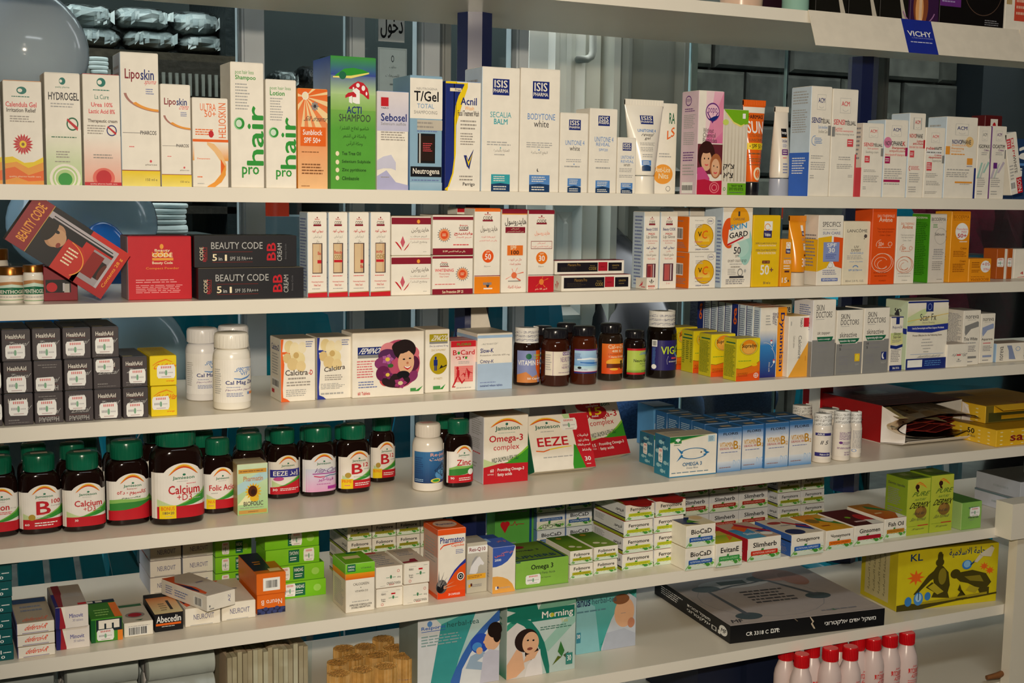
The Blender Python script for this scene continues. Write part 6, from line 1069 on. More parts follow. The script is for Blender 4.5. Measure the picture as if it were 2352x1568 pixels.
m = M(); m.box(wd-t_, 0, t_, wd, dp, hh-t_, 'w'); m.build('right_panel', 'paper', root)
m = M(); m.box(0, dp, 0, wd, dp+t_, hh, 'w'); m.build('back_panel', 'paper', root)
def flapq(name, pts, c='w'):
    m = M(); pts = [Vector(p) for p in pts]; n = (pts[1]-pts[0]).cross(pts[2]-pts[0]).normalized()*.0007; q = [p+n for p in pts]
    m.quad(pts[::-1], c); m.quad(q, c); k = len(pts)
    for i in range(k): j = (i+1) % k; m.quad([pts[i], pts[j], q[j], q[i]], c)
    m.build(name, 'paper', root)
flapq('side_flap', [(0, -.001, .002), (.026, -.03, .003), (.030, -.028, hh*.62), (0, -.001, hh-.001)], '#efe9e2')
flapq('side_flap', [(wd, -.001, hh-.004), (wd+.016, -.030, hh*.68), (wd+.010, -.034, hh*.14), (wd, -.001, .004)], '#e4dcd4')
flapq('bottom_flap', [(.004, -.0008, .0006), (wd-.004, -.0008, .0006), (wd-.006, -.036, .0035), (.014, -.036, .0035)], '#e6dccf')
flapq('tuck_flap', [(.014, -.0366, .0036), (wd-.006, -.0366, .0036), (wd-.012, -.044, .009), (.020, -.044, .009)], '#efe6da')
# foil bag: an open lens-shaped tube of dark red foil with a paper leaflet on top
m = M(); n = 26; rings_ = []
for (yy, sx, sz, dz_) in ((-.040, .55, .30, .0), (-.02, .53, .38, .0), (.02, .47, .46, 0), (.08, .44, .44, 0), (.15, .42, .3, 0)):
    for sg in (1, .93):
        pass
    ring = []
    for i in range(n):
        q = 2*math.pi*i/n; ring.append((wd*.54+wd*sx*math.cos(q)*1.0+rnd.uniform(-.001, .001), yy, hh*.47+hh*sz*math.sin(q)*(abs(math.sin(q))**.3)+rnd.uniform(-.001, .001)))
    rings_.append(ring)
for a, b in zip(rings_, rings_[1:]):
    for i in range(n):
        j = (i+1) % n; m.quad([a[i], a[j], b[j], b[i]], rnd.choice(['#d8c09a', '#c8a878', '#e0d0b0'])); 
        ia = [(x_*.97+wd*.54*.03, y_, z_*.94+hh*.47*.06) for (x_, y_, z_) in (a[i], a[j], b[j], b[i])]; m.quad(ia[::-1], rnd.choice(['#4a1418', '#5c1c1c']))
m.build('foil_bag', 'foil', root, False)
for i in range(7):
    m = M(); z0 = hh*(.26+.07*i); pts1 = []; 
    for k in range(9):
        u = k/8; pts1.append((wd*(.22+.62*u), -.012+.004*math.sin(u*9+i), z0+.003*math.sin(u*7+i*2)))
    for a, b in zip(pts1, pts1[1:]):
        m.quad([a, b, (b[0], b[1]+.12, b[2]+.001), (a[0], a[1]+.12, a[2]+.001)], '#5c1a1c'); m.quad([(a[0], a[1]+.12, a[2]-.0013), (b[0], b[1]+.12, b[2]-.0013), (b[0], b[1], b[2]-.0013), (a[0], a[1], a[2]-.0013)], '#5c1a1c'); m.quad([(a[0], a[1], a[2]-.0013), (b[0], b[1], b[2]-.0013), b, a], '#8a2a24')
    m.build('sachet', 'paper', root)
m = M(); g = {}
for i in range(9):
    for j in range(5):
        u, v = i/8, j/4; g[i, j] = (wd*(.06+.60*u)+v*.010, -.030+.09*v, hh*(.90-.20*u+.05*math.sin(u*3.1))-.012*(1-v))
for i in range(8):
    for j in range(4): q = [g[i, j], g[i+1, j], g[i+1, j+1], g[i, j+1]]; m.quad(q, '#d8c88c'); m.quad([(x_, y_, z_-.0006) for x_, y_, z_ in q[::-1]], '#a03a24')
lf = m.build('leaflet', 'paper', root, False)
# yellow dotted bandage cartons at the right end
DOT = ';'.join('e #f8e8a0 %d %d 1.8 3.4' % (x, y) for x in range(6, 100, 13) for y in range(14, 100, 24))
DOTS = ';'.join('e #f8e8a0 %d %d 2.2 3.6' % (x, y) for x in range(8, 100, 16) for y in range(12, 100, 22))
u = bx('bandage_carton', 'yellow dotted bandage carton with dark red lettering, lower of the pile', 4, 2287, 2470, 988, .13, y=1027, c='#eab824', lc='#eec030', tc='#b88a1c', f=DOT+';T #8a1c1c 16 30 96 80 sanit bant', l=DOTS+';T K 52 52 64 84 50;t k 52 30 66 44 Adet')
u2 = bx('bandage_carton', 'yellow dotted bandage carton with its front flap half open, upper of the pile', 4, 2262, 2440, 0, .15, y=.060, c='#7a6a24', lc='#eec030', tc='#9a7420', f='r #4a4a20 4 6 100 60;r #c89a1c 20 18 60 40;r #eab824 10 58 100 100;T #8a1c1c 30 74 80 92 sanit', l=DOTS, on=u, h=.030, t='T #7a2018 40 4 90 14 Standard;l #8a6a30 20 40 80 60 2;r #5a4a3a 10 62 40 84')
m = M(); wv, hv = u2['w'], u2['h']
m.quad([(wv*.10, -.0004, hv), (wv*.10, -.020, hv-.005), (wv*.96, -.020, hv-.005), (wv, -.0004, hv)], '#eab824'); m.quad([(wv, -.0004, hv-.0008), (wv*.96, -.020, hv-.0058), (wv*.10, -.020, hv-.0058), (wv*.10, -.0004, hv-.0008)], '#c89a1c'); m.quad([(wv*.10, -.020, hv-.0058), (wv*.96, -.020, hv-.0058), (wv*.96, -.020, hv-.005), (wv*.10, -.020, hv-.005)], '#eab824')
m.build('front_flap', 'paper', u2)
# ================================================================ fifth row: stacked small cartons
TE = 'T F %d 44 70 70 tamol;l F 74 46 96 60 1;T F 62 14 78 34 10'
pv = 0
for i in range(7):
    pv = bx('medicine_carton', 'dark teal medicine carton at the left photo edge, %s of its stack' % ['bottom', 'second', 'third', 'fourth', 'fifth', 'sixth', 'topmost and offset one'][i], 5, -62+[0, -1, -3, -4, -4, -4, 8][i], [33, 30, 28, 29, 29, 29, 44][i], 0, .09, y=.012, c='#0e5a5c', tc='#1c4a4c', f=TE % 20, on=pv, h=.0182)
pv = 0
for i in range(3):
    pv = bx('medicine_carton', 'flat white carton with red handwritten-style lettering, %s of three' % ['lowest', 'middle', 'top'][i], 5, [41, 39, 38][i], [128, 127, 126][i], 0, .095, y=.010, c='W', tc='#b8a890', lc='#8a8ac0', f='I #ee5a3a 18 38 76 84 deferol-R;r #a8a0b4 14 8 84 16', on=pv, h=.0136, t='I #ee7a5a 14 6 80 20 deferol-R;r #3a5a90 4 78 96 96;l #8a90a0 20 40 80 70 2' if i == 2 else '')
MI = 'r #24246a 0 0 14 100;p #a82430 12,0 30,0 22,50 18,100 16,100;g #f0e8e0 #f0e8e0 30 0 100 100;T #5a5aa0 42 46 84 66 Minovit;t #8a86a8 52 28 84 40 30 tablets;s #a82430 14:0:100 18:0:100 22:0:70 30:0:10'
u = bx('medicine_carton', 'white carton with navy and red edge, lower of two', 5, 129, 207, 0, .085, y=.022, c='W', f=MI, tc='#a89a8c', lc='#4a3a50', h=.0262)
bx('medicine_carton', 'white carton with navy and red edge, upper of two', 5, 127, 204, 0, .085, y=.018, c='W', f=MI, tc='#b0a498', lc='#8a8084', on=u, h=.0262, t='r #24246a 0 0 16 60;s #8a2430 10:0:100 24:0:100 30:50:100 34:60:100;r R 70 2 96 10;l A 40 40 90 60 3')
bx('medicine_carton', 'green and orange carton with a bold white m emblem and price sticker', 5, 209, 283, 1423, .07, y=.030, c='#4a9a2c', tc='#3f7f2a', lc='#1c6a2c', f='r #16602c 0 0 14 96;r #f08a2c 84 0 100 44;r #1c2c34 16 44 98 96;r W 24 56 90 92;r #1c2c34 42 50 48 78;r #1c2c34 66 50 72 78;r #1c2c34 24 50 42 56;k 18 6 72 54', t='r #f07a2c 76 0 100 80;r #20304a 0 84 100 100;r W 8 88 30 97;r W 38 88 60 97;l #9cd06c 20 10 70 50 3')
bx('medicine_carton', 'white carton with a barcode end and a red berry picture on top', 5, 285, 353, 1432, .075, y=.034, c='W', tc='#c8bca8', f='b 16 14 78 66;l k 14 72 90 78 1', t='e #8a8078 50 36 34 14;e #a81c2c 50 36 24 10;r #3a6a44 10 80 90 92;p #3a6a44 40,10 60,6 70,12')
bx('multivitamin_carton', 'small black carton with white lettering over an orange stripe', 5, 355, 422, 1411, .08, y=.038, c='#18181c', tc='#e8c890', f='T F 6 50 92 88 Abecedin;r O 4 34 92 46;l F 24 24 80 31 1', t='g #e8d8a0 #d87a3a 0 0 100 80;r #18181c 0 80 100 100;r K 62 14 72 60;l #8a7a5a 30 10 56 50 4')
NV = 't #5a5a8a 24 36 82 66 NEUROVIT;r a 14 4 78 8'
NT = 'p #e05a2c 0,30 8,8 20,12 26,40 8,70 0,90;p #2a2a4a 0,42 6,20 13,24 17,44 4,70;p #e05a2c 0,70 40,96 0,100;l #8a8090 50 50 80 60 1'
n1 = bx('vitamin_carton', 'flat white carton lying at the front, left of two under the slanted one', 5, 425, 507, 0, .10, y=.042, c='W', tc='#ddd0bc', f=NV, t=NT, h=.0232)
n2 = bx('vitamin_carton', 'flat white carton lying at the front, right of two under the slanted one', 5, 509, 588, 0, .10, y=.046, c='W', tc='#ddd0bc', f=NV, t=NT, h=.0232)
o = raw_box('vitamin_carton', .0415, .10, .0195, 'W', 't A 6 24 12 40 .;r A 8 10 24 16;v #6a6a9a 74 30 82 80 AZ', 'b 74 20 88 70;l B 30 20 60 70 3;l B 10 20 26 80 4', NT.replace('0,', '0,'), 'w', '#c8bcae')
q = at_z(476, 1404, TZ[5]+.0246); o.location = q; o.location.z = n1['top']+.0004 if n1['top'] > n2['top'] else n2['top']+.0004; o.rotation_euler = (0, 0, math.radians(22)); tag(o, 'white carton lying slanted across the two front cartons', 'box')
for ci, (a, b) in enumerate(((344, 417), (419, 491))):
    pv = 0
    for i in range(4):
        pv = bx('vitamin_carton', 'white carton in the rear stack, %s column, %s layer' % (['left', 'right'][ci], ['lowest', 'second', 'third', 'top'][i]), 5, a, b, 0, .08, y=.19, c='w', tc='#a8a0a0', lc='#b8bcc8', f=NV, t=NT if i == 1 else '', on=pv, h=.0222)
HD = 'g #7ac81c #8ad42c 0 0 100 100;r E %d 12 %d 90;T F %d 58 %d 80 HADAS;l F %d 22 %d 48 2;e #a8e060 84 50 7 22;k %d 12 %d 92'
def hd(u0, k0, up=False):
    s = HD % (u0, u0+20, u0+2, u0+18, u0+3, u0+17, k0, k0+20)
    return s.replace('T F', 'u F') if up else s
pv = 0
for i, (a, b, u0, k0, up) in enumerate(((622, 749, 42, 24, False), (616, 745, 44, 18, False), (610, 734, 42, 70, True), (608, 733, 42, 48, True), (608, 733, 42, 48, True))[:4]):
    pv = bx('herbal_carton', 'lime green carton in the four-high stack behind the orange cartons, %s' % ['bottom one', 'second from bottom', 'third from bottom', 'top one'][i], 5, a, b, 0, .05, y=.10-.0*i, c='#7ac81c', tc='#5a9a20', f=hd(u0, k0, up), on=pv, h=.0226)
pv = 0
for i in range(3):
    pv = bx('herbal_carton', 'lime green carton in the rear stack beside the white ones, %s' % ['bottom one', 'middle one', 'top one'][i], 5, 494, 578, 0, .06, y=.175, c='#5fae1c', tc='#3a6a20', f=hd(56, 18), on=pv, h=.0222)
NB = 'r #e8701c 0 0 100 100;r F 22 16 80 78;b 32 30 72 66'
u = bx('vitamin_carton', 'orange carton with upside-down lettering and blue berries, under its twin', 5, 590, 656, 0, .095, y=.052, c='#e8701c', tc='#c05a1c', f='r #24284a 0 0 100 30;'+';'.join('e #3a4478 %d %d 8 9' % (x, y) for x, y in ((10, 20), (30, 26), (50, 22), (70, 27), (90, 22), (20, 8), (42, 8), (62, 10), (82, 8)))+';u F 14 46 88 72 Neuro B', h=.0262)
bx('vitamin_carton', 'orange carton with a barcode end and dark berry top, upper of two', 5, 589, 657, 0, .095, y=.050, c='#e8701c', tc='#c8661c', f=NB, on=u, h=.0275, t='p #24283a 0,14 60,14 70,100 0,100;r #e8c890 50 6 90 20;l #e8901c 20 40 50 60 2')
bx('calcium_carton', 'small calcium carton with lime green top and orange middle band', 5, 793, 861, 1296, .052, y=1409, c='W', tc='#6aa81c', lc='#d8ccb8', f='g #6cc01c #8ad43c 0 80 100 100;g #e86a1c #f0a020 0 68 100 80;r E 6 84 34 99;T F 9 92 31 96 HADAS;l F 9 86 31 90 2;t k 52 88 88 91 VITAMINS;t k 26 55 80 60 CALCIGREEN;e k 52 50 1.4 1;t k 32 41 76 45 VITAMIN D3;l A 22 20 82 24 1;T k 14 13 90 17 IMPROVED FORMULA FOR;T k 20 8 84 12 DOUBLE ABSORPTION', l='g #6cc01c #8ad43c 0 80 100 100;g #e86a1c #f0a020 0 68 100 80;l A 14 8 86 60 14', t='r E 40 84 76 96;r #d8c890 16 40 70 64')
FG = 'l A 20 82 50 86 1;T k 18 66 36 76 FERRO;T k 18 40 34 48 Iron;T k 18 30 34 38 Tabs;r R 56 66 72 74;e #4a8a60 64 50 4 9;r #8ab098 46 46 58 49;r #8ab098 70 46 82 49;a R 22 16 5 7 24 0 360;l A 76 84 94 90 1'
FU = 'u R 48 10 66 18 FFR;e #4a8a60 56 50 4 9;r #8ab098 38 46 50 49;r #8ab098 62 46 74 49;a R 84 76 5 7 24 0 360;u k 40 14 92 26 FERROGRAD;l A 16 8 40 12 1;u k 80 40 92 50 Iron'
l1 = bx('iron_carton', 'white iron tablet carton, lower left of the four', 5, 864, 925, 1354, .07, y=1397, c='W', tc='#d8cab8', f=FG); l2 = bx('iron_carton', 'white iron tablet carton, lower right of the four', 5, 926, 985, 1345, .07, y=1391, c='W', tc='#d8cab8', f=FU)
bx('iron_carton', 'white iron tablet carton, upper left of the four', 5, 863, 925, 0, .07, y=l1.location.y+.001, c='W', tc='#c8b8a4', f=FU, on=l1, h=.0285, t='l k 20 10 80 80 6;r R 4 88 60 98'); bx('iron_carton', 'white iron tablet carton, upper right, with a dark red patch on top', 5, 928, 987, 0, .07, y=l2.location.y+.001, c='W', tc='#c8b8a4', f=FG, on=l2, h=.0285, t='p #8a1c34 0,4 0,12 30,14 40,26 60,26 60,6;l k 20 50 80 90 4')
def HERB(nm, pc='#c8d030', tc2='#8a9a10', up=False, v=60):
    s = 'g #d8e8d4 #f0ece0 0 0 100 52;s #6ab04a 0:0:4 12:20:26 24:30:33 36:34:36 46:34:35.5;s #9cc878 30:22:24 50:26:29 70:12:15 90:10:13 100:24:28;s #9cc878 40:18:20 60:30:33 80:38:41 100:30:33;e #3a8a3a 44 42 4 12;e #4a9a3a 76 16 7 8;e #6ab04a 90 22 6 7;e #3a8a3a 68 24 4 6;e #6ab04a 14 12 6 6;p #3a8a3a 40,34 50,60 46,34;s %s 10:28:42 12:25:45 88:25:45 90:28:42;T %s 16 30.5 84 39.5 NUTRITIONAL SUPPLEMENT;T K 16 %d 86 %d %s' % (pc, tc2, v, v+22, nm)
    return s
HS = 'l k 6 50 36 90 5;D K 0 0 .1 .1 .;u K 70 50 94 76 فرومور;l k 74 34 88 42 1;g #5a6a10 #a8b020 0 0 100 18;r K 0 18 100 24'
HL = 'l k 6 50 40 90 5;T K 68 48 94 76 فرومور;l k 72 32 90 40 1;r #98a41c 0 0 100 16;r #2a2c30 0 17 100 25'
HT = 'e #c01c1c 50 40 52 60;e #300808 52 60 40 36;s #8a9a30 0:0:100 8:0:100;r #c8281c 0 0 100 12'
x1s = [(1428, 1500), (1430, 1500), (1432, 1499), (1436, 1503)]; x2s = [(1501, 1570), (1501.5, 1570), (1501, 1570), (1505, 1575)]
zl = .0242
for ci, xs in enumerate((x1s, x2s)):
    pv = 0
    for i in range(4):
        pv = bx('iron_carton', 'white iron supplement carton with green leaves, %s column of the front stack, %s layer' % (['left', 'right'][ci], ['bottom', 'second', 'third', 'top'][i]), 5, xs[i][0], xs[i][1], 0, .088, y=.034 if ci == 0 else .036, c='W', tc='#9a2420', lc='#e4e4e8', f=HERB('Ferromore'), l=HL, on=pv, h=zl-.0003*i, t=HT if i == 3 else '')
pv = 0
FT = 'g #7a9a1c #4a7a20 0 0 100 100;e #e8e0b8 36 26 14 6;e #e8e0b8 60 18 12 5;e #c89a2c 40 84 12 6'
for (ci, xs) in ((0, ((1308, 1362), (1309, 1361))), (1, ((1363, 1418), (1364, 1420)))):
    pv = 0
    for i in range(2):
        pv = bx('folic_carton', 'small white folic supplement carton with mossy green top, %s %s' % (['lower', 'upper'][i], ['left', 'right'][ci]), 5, xs[i][0], xs[i][1], 0, .075, y=[.028, .032][ci], c='W', tc='#6a8a28', f=HERB('Folimore', '#b8b828', '#8a7a10'), t=FT, on=pv, h=.0196+.0009*(i == 0))
bx('pharmacy_carton', 'tall white and orange capsule carton with a dark burst and curved stripe', 5, 1004, 1069, 1217, .05, y=1377, c='W', lc='#d8a898', tc='#e8601c', f='r #ee5a1c 0 92 100 100;T #2a3a8a 8 80 94 89 Pharmaton;s #e8502a 8:71:73 20:76:78 50:78:79.6 90:79:80;T #ee6a3a 48 73 94 78 Capsules;l B 64 63 94 70 3;r #ee4a14 0 0 100 11;s #2a3aa0 34:20:22 46:28:31 60:36:40 80:44:48 100:49:55;s #ee5a1c 0:10:12 30:10:20 46:10:28 60:10:36 80:10:44 100:10:49;e #5a5858 14 18 20 10;e K 10 16 13 7;p #8a8684 10,16 36,32 12,20;p #8a8684 8,18 24,40 6,22;p #8a8684 8,18 4,42 0,20;p #d8a080 20,16 70,18 22,14;p #d8a080 20,18 60,24 22,16;e F 82 30 13 6;e K 82 30 10 4.6;a F 82 30 6 2.8 30 0 360;T F 38 4 80 7 20 CAPSULES', l='g #e8a080 #ddd0c8 0 0 100 60;r #ee5a1c 0 92 100 100;l A 14 50 86 84 8;r #ee5a1c 0 0 100 6', t='e #e8c8b0 50 50 40 34;T B 20 40 80 60 Pharmaton')
bx('supplement_carton', 'grey-beige carton with a white horse head and yellow stripe', 5, 1071, 1119, 1248, .035, y=1364, c='#c8c2b0', tc='#b0a898', f='r F 4 80 100 94;T M 12 82 90 91 Res-Q10;g #b8b4a8 #c8c4b8 0 36 100 80;p #e8e8ec 12,40 20,54 34,62 52,70 62,72 70,66 84,58 80,54 66,56 56,52 52,42 44,38;p #a0a0a4 34,62 20,54 26,64 40,72 54,74;r #f0b030 0 28 92 38;l N 6 30 80 36 2;r #e8b030 8 12 18 18;r #5a2420 18 14 26 20;l k 26 12 80 18 2', lc='#b8b0a0')
bx('supplement_carton', 'white carton with blue quarter disc and pale orange quarter disc', 5, 1130, 1184, 1258, .045, y=1364, c='W', lc='#e0d8cc', tc='#4a6ac0', f='s #3f5fb8 0:58:100 16:58:100 40:61:100 64:68:100 84:80:100 96:98:100;T #ee8a6a 40 84 88 91 دي دنس;T #ee6a4a 8 78 50 86 دنس;T F 8 70 36 75 2000;s #f4b050 0:0:37 20:0:37 44:0:34 66:0:28 86:0:17 98:0:2;r F 12 8 22 15;r B 20 10 26 15;l A 26 9 80 13 2', l='l A 20 30 80 80 8', t='T #ee8a6a 50 40 90 70 دي دنس;g L L 0 60 30 100')
bx('supplement_carton', 'twin of the blue and white carton standing just behind it', 5, 1113, 1163, 1250, .045, y=1337, c='W', lc='#e0d8cc', tc='#3a5ab0', f='g #3f5fb8 #3f5fb8 0 60 100 100')
bx('omega_carton', 'large light green omega 3 carton lying flat with navy-edged top', 5, 1184, 1306, 1291, .085, y=1354, c='#8cc04c', tc='#6a8a2c', f='r #20406a 0 96 8 100;T K 28 60 70 84 Omega 3;t k 44 44 74 54 al Fatty Acids;t k 46 29 66 35 Gel Capsules;k 18 12 46 48;g #5a8a3a #8cc04c 0 0 100 3', t='r #20405a 90 0 94 100;r #20405a 0 0 94 4;T #20405a 2 12 84 26 SUPHERB;T k 20 48 70 58 Omega 3;e M 40 74 12 8')
pv = 0
for ci, (a, b) in enumerate(((798, 854), (855, 910), (911, 965), (966, 1018))):
    pv = 0
    for i in range(5):
        pv = bx('folic_carton', 'white folic supplement carton in the rear stack, %s column, %s layer' % (cn[ci], ['bottom', 'second', 'third', 'fourth', 'top'][i]), 5, a, b, 0, .08, y=.13, c='w', tc='#6a8a28', f=HERB('Folimore', '#98982c', '#7a6a10'), l=HL, on=pv, h=.0200)
pv = bx('omega_carton', 'light green omega 3 carton standing at the back with a red heart', 5, 1136, 1226, 1160, .03, y=.20, c='#5aa848', f='r #1c4a7a 88 0 94 100;T k 10 88 84 97 Omega 3;l k 6 78 84 84 1;p #b81c24 14,52 20,60 30,60 34,52 25,36;e #b81c24 20 56 7 6;e #b81c24 30 56 7 6;p #a02430 38,52 46,52 50,58 54,50 58,53 74,52 74,53.5 57,54.5 54,53 50,62 45,53.5 38,53.5;l k 30 10 56 16 1', tc='#3a6a30')
for ci, (a, b) in enumerate(((1232, 1298), (1299, 1360))):
    pv = 0
    for i in range(4):
        up = (ci, i) in ((0, 1), (0, 3)); f = HERB('BioCaD', '#2a5aa0', '#c8d8e8')
        if up: f = f.replace('T K 16 60 86 82', 'u K 20 8 84 30').replace('T #c8d8e8 16 30.5 84 39.5', 'u #c8d8e8 16 56 84 66').replace('10:28:42 12:25:45 88:25:45 90:28:42', '10:54:68 12:52:70 88:52:70 90:54:68')
        pv = bx('calcium_carton', 'white and green calcium carton at the back, %s column, %s layer' % (['left', 'right'][ci], ['bottom', 'second', 'third', 'top'][i]), 5, a, b, 0, .05, y=.19, c='#dce4ec', tc='#2a4a6a', lc='#6a8ac0', f=f, on=pv, h=.0262)
BT = 'g #e8d8a8 #e8e0c8 0 0 100 100;p #1c2c5a 0,20 50,0 30,40 60,80 0,100;p #4a8a2a 20,30 60,20 40,60;e #e8c890 76 70 20 20'
u = bx('calcium_carton', 'white calcium carton with a blue pill stripe, lower of the front pair', 5, 1573, 1642, 1260, .05, y=1311, c='W', tc='#c8b890', f=HERB('BioCaD', '#2a5aa8', '#c8d8e8'))
bx('calcium_carton', 'white calcium carton with a blue pill stripe, upper of the front pair', 5, 1575, 1643, 0, .05, y=u.location.y, c='W', tc='#c8b890', f=HERB('BioCaD', '#2a5aa8', '#c8d8e8'), on=u, h=.0330, t=BT)
bx('vitamin_carton', 'white vitamin E carton with a green pill stripe and yellow-green top', 5, 1643.5, 1704, 1249, .06, y=1304, c='W', tc='#c8b040', f=HERB('EvitanE', '#3a9a4a', '#a8e0a0'), t='g #d8c828 #8ab02c 0 0 100 60;p #e87a2c 60,10 100,40 90,60;p #2a7a3a 0,80 50,60 50,90')
bx('diet_carton', 'white herbal slimming carton with a red pill stripe', 5, 1715, 1793, 1238, .085, y=1291, c='W', lc='#b82430', tc='#c8a890', f=HERB('Slimherb', '#d0341c', '#f0c0b0'), l='l k 8 8 90 60 12;g #b82430 #b82430 0 66 100 100', t='g #5aa8c8 #3a88b8 0 0 56 60;p #e8601c 30,40 60,60 50,90 20,70;p #1c4a8a 60,40 90,20 100,50;p #b81c34 40,80 96,24 100,34 50,96;e W 76 20 16 10;T F 18 20 60 34 Slimherb')
bx('omega_carton', 'white omega supplement carton with a blue pill stripe and blue side', 5, 1815, 1891, 1229, .09, y=1279, c='W', lc='#3a64b0', tc='#ddd0b8', f=HERB('Omegamore', '#2a64b8', '#c8d8f0', v=62), l='l k 8 8 90 60 14;g #3a64b0 #3a64b0 0 74 100 100;r K 0 66 100 72', t='e #1c2c5a 30 16 26 16;e #a83a30 30 74 20 8;p #1c3a8a 60,40 90,14 100,50 80,60;p #b81c24 50,70 92,30 96,36 56,80;l k 30 50 60 60 1')
bx('honey_carton', 'white honey supplement carton with an orange pill stripe, name starting with a bent letter', 5, 1896, 1960, 1219, .09, y=1265, c='W', tc='#e0a830', f=HERB('Чoneymore', '#ee7a1c', '#a04010', v=58), t='g #f0b020 #e88a1c 0 0 70 100;p #3a8a3a 50,60 100,20 96,40 60,80;e W 84 60 16 14;e #8a6a20 30 60 20 14;l #a04010 20 20 50 34 1')
bx('ginseng_carton', 'white ginseng carton with a plain dark red pill stripe', 5, 1961, 2029, 1208, .09, y=1253, c='W', tc='#5a1418', f=HERB('Ginsomen', '#b0182c', '#b0182c'), t='g #4a1014 #5a1418 0 0 100 100;e #b81c20 80 40 20 24;p W 60,0 100,0 100,20 70,30;l #e8c8c0 30 14 70 30 1;e #7ab020 40 50 8 6')
bx('fish_oil_carton', 'white fish oil carton with a narrow golden pill stripe', 5, 2030, 2081, 1192, .09, y=1238, c='W', tc='#b8641c', f=HERB('Fish Oil', '#c8882c', '#8a5a10'), t='g #c04a1c #c88a2c 0 0 100 100;p #2a7a3a 40,70 100,40 90,60 50,90;p W 60,0 100,0 100,30;l #f0d8a0 20 30 60 44 1')
DX = 'g #b8c83a #c8d048 0 0 100 100;e #8a6a30 62 40 26 11;e #a07838 56 44 14 7;s #ee6a1c 36:90:91 52:93:94.6 66:90:91.4 80:84:85;s #ee8a2c 40:87:88 54:90:91.6 68:87:88.4 84:82:83;e #3a1c14 42 86 9 4.6;p #3a1c14 36,84 48,80 50,76 40,78;I #5a7a2a 20 69 88 77 PURE;I #6a8a3a 30 61 76 65 NATURE;I #141c10 10 48 90 58 DERMIX;i k 26 36 74 41 Hair & Nail;i k 14 25 80 31 Skin Formula;r R 50 15.4 96 17;r #6a8a2a 6 15.6 50 16;i k 22 8 74 12 30 capsules'
bx('skin_carton', 'yellow-green hair and skin capsule carton, left and front of two', 5, 2079, 2132, 1102, .05, y=1231, c='#c0cc3c', lc='#8aa828', tc='#6a8a28', f=DX, l='T k 12 84 88 90 Dermix capsules;l k 12 50 70 80 9;l k 12 14 90 46 8', t='T k 30 10 90 30 DERMIX;r #98a868 30 50 60 80')
bx('skin_carton', 'yellow-green hair and skin capsule carton, right of two', 5, 2133, 2185, 1093, .05, y=1224, c='#c8cc30', lc='#8aa828', tc='#5a7a20', f=DX, t='T k 30 10 90 30 DERMIX;r #98a868 30 50 60 80')
bx('tablet_carton', 'small plain light green carton with a white price sticker', 5, 2206, 2253, 1155, .07, y=1218, c='#8cc05a', lc='#a8c878', tc='#4a7a30', f='T B 34 76 84 82 SUPHERB;k 40 46 90 80;T k 34 40 84 48 Minerals;l k 40 32 66 36 1', l='l k 20 10 70 90 10')
# rear stacks at the right
for ci, (a, b) in enumerate(((1560, 1627), (1629, 1696), (1697, 1763))):
    pv = 0
    for i in range(3):
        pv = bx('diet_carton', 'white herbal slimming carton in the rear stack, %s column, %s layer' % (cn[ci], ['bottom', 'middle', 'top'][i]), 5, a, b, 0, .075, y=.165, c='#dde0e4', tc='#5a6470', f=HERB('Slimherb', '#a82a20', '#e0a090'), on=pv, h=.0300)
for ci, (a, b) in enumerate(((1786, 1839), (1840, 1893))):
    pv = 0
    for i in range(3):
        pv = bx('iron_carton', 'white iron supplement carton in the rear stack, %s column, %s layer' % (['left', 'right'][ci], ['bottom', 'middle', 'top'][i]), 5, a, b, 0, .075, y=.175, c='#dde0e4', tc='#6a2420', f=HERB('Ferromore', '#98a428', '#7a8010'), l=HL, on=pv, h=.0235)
u = bx('white_carton', 'flat white carton lying at the right end of the shelf, lower of two', 5, 2338, 2500, 0, .10, y=.045, c='#c8ccd4', lc='#c8ccd8', tc='#8a9098', l='r #6a8088 0 88 100 100;l #a8b0b8 40 30 80 60 1', h=.028)
bx('white_carton', 'flat white carton lying at the right end of the shelf, upper of two', 5, 2342, 2500, 0, .10, y=.043, c='#c8ccd4', lc='#b8bec8', tc='#4a4a48', l='l #a8b0b8 40 30 80 60 1', h=.030, on=u)
# ================================================================ sixth shelf: teas, scale, cupping set, bags
TS = 'e #c8dce0 20 84 40 20;'
T1 = 'g #7ac0c0 #c8d8d8 0 0 100 100;p #8cc8c0 14,0 30,84 60,100 20,100 30,40;p #3a9a9a 14,0 28,90 56,100 70,100 50,40 40,0;p #d8dce0 0,0 14,0 28,90 20,100 0,100;s #3a6ab8 40:0:10 46:0:26 54:0:44 64:26:62 78:52:78 92:72:92 100:80:100;s #e0e4e8 50:0:0 54:0:24 64:0:44 76:0:62 88:0:78 100:0:84;p #3a6ab8 84,78 100,70 100,76 88,84;e #2a50b8 76 56 12 14;e #4a90d8 72 52 6 6;e S 91 58 10 14;e #20140f 94 72 9 11;e #20140f 97 64 5 10;e S 82 57 2.4 2.4;p #9cb4cc 58,24 64,40 78,46 84,40 72,32 86,26 88,16;p #c8c8d8 76,0 80,40 88,46 100,42 100,0;e S 75 46 4 5;e b 14 93 3 4;T #3a6ac0 4 84 33 90 Resporat;r #3a6ac0 4 82.6 33 83.4;t #2a5a5a 35 85 74 92 herbal-tea;l #8aa8a8 4 62 60 78 4;r #2a50a0 6 0 20 10;T F 8 2 18 8 30'
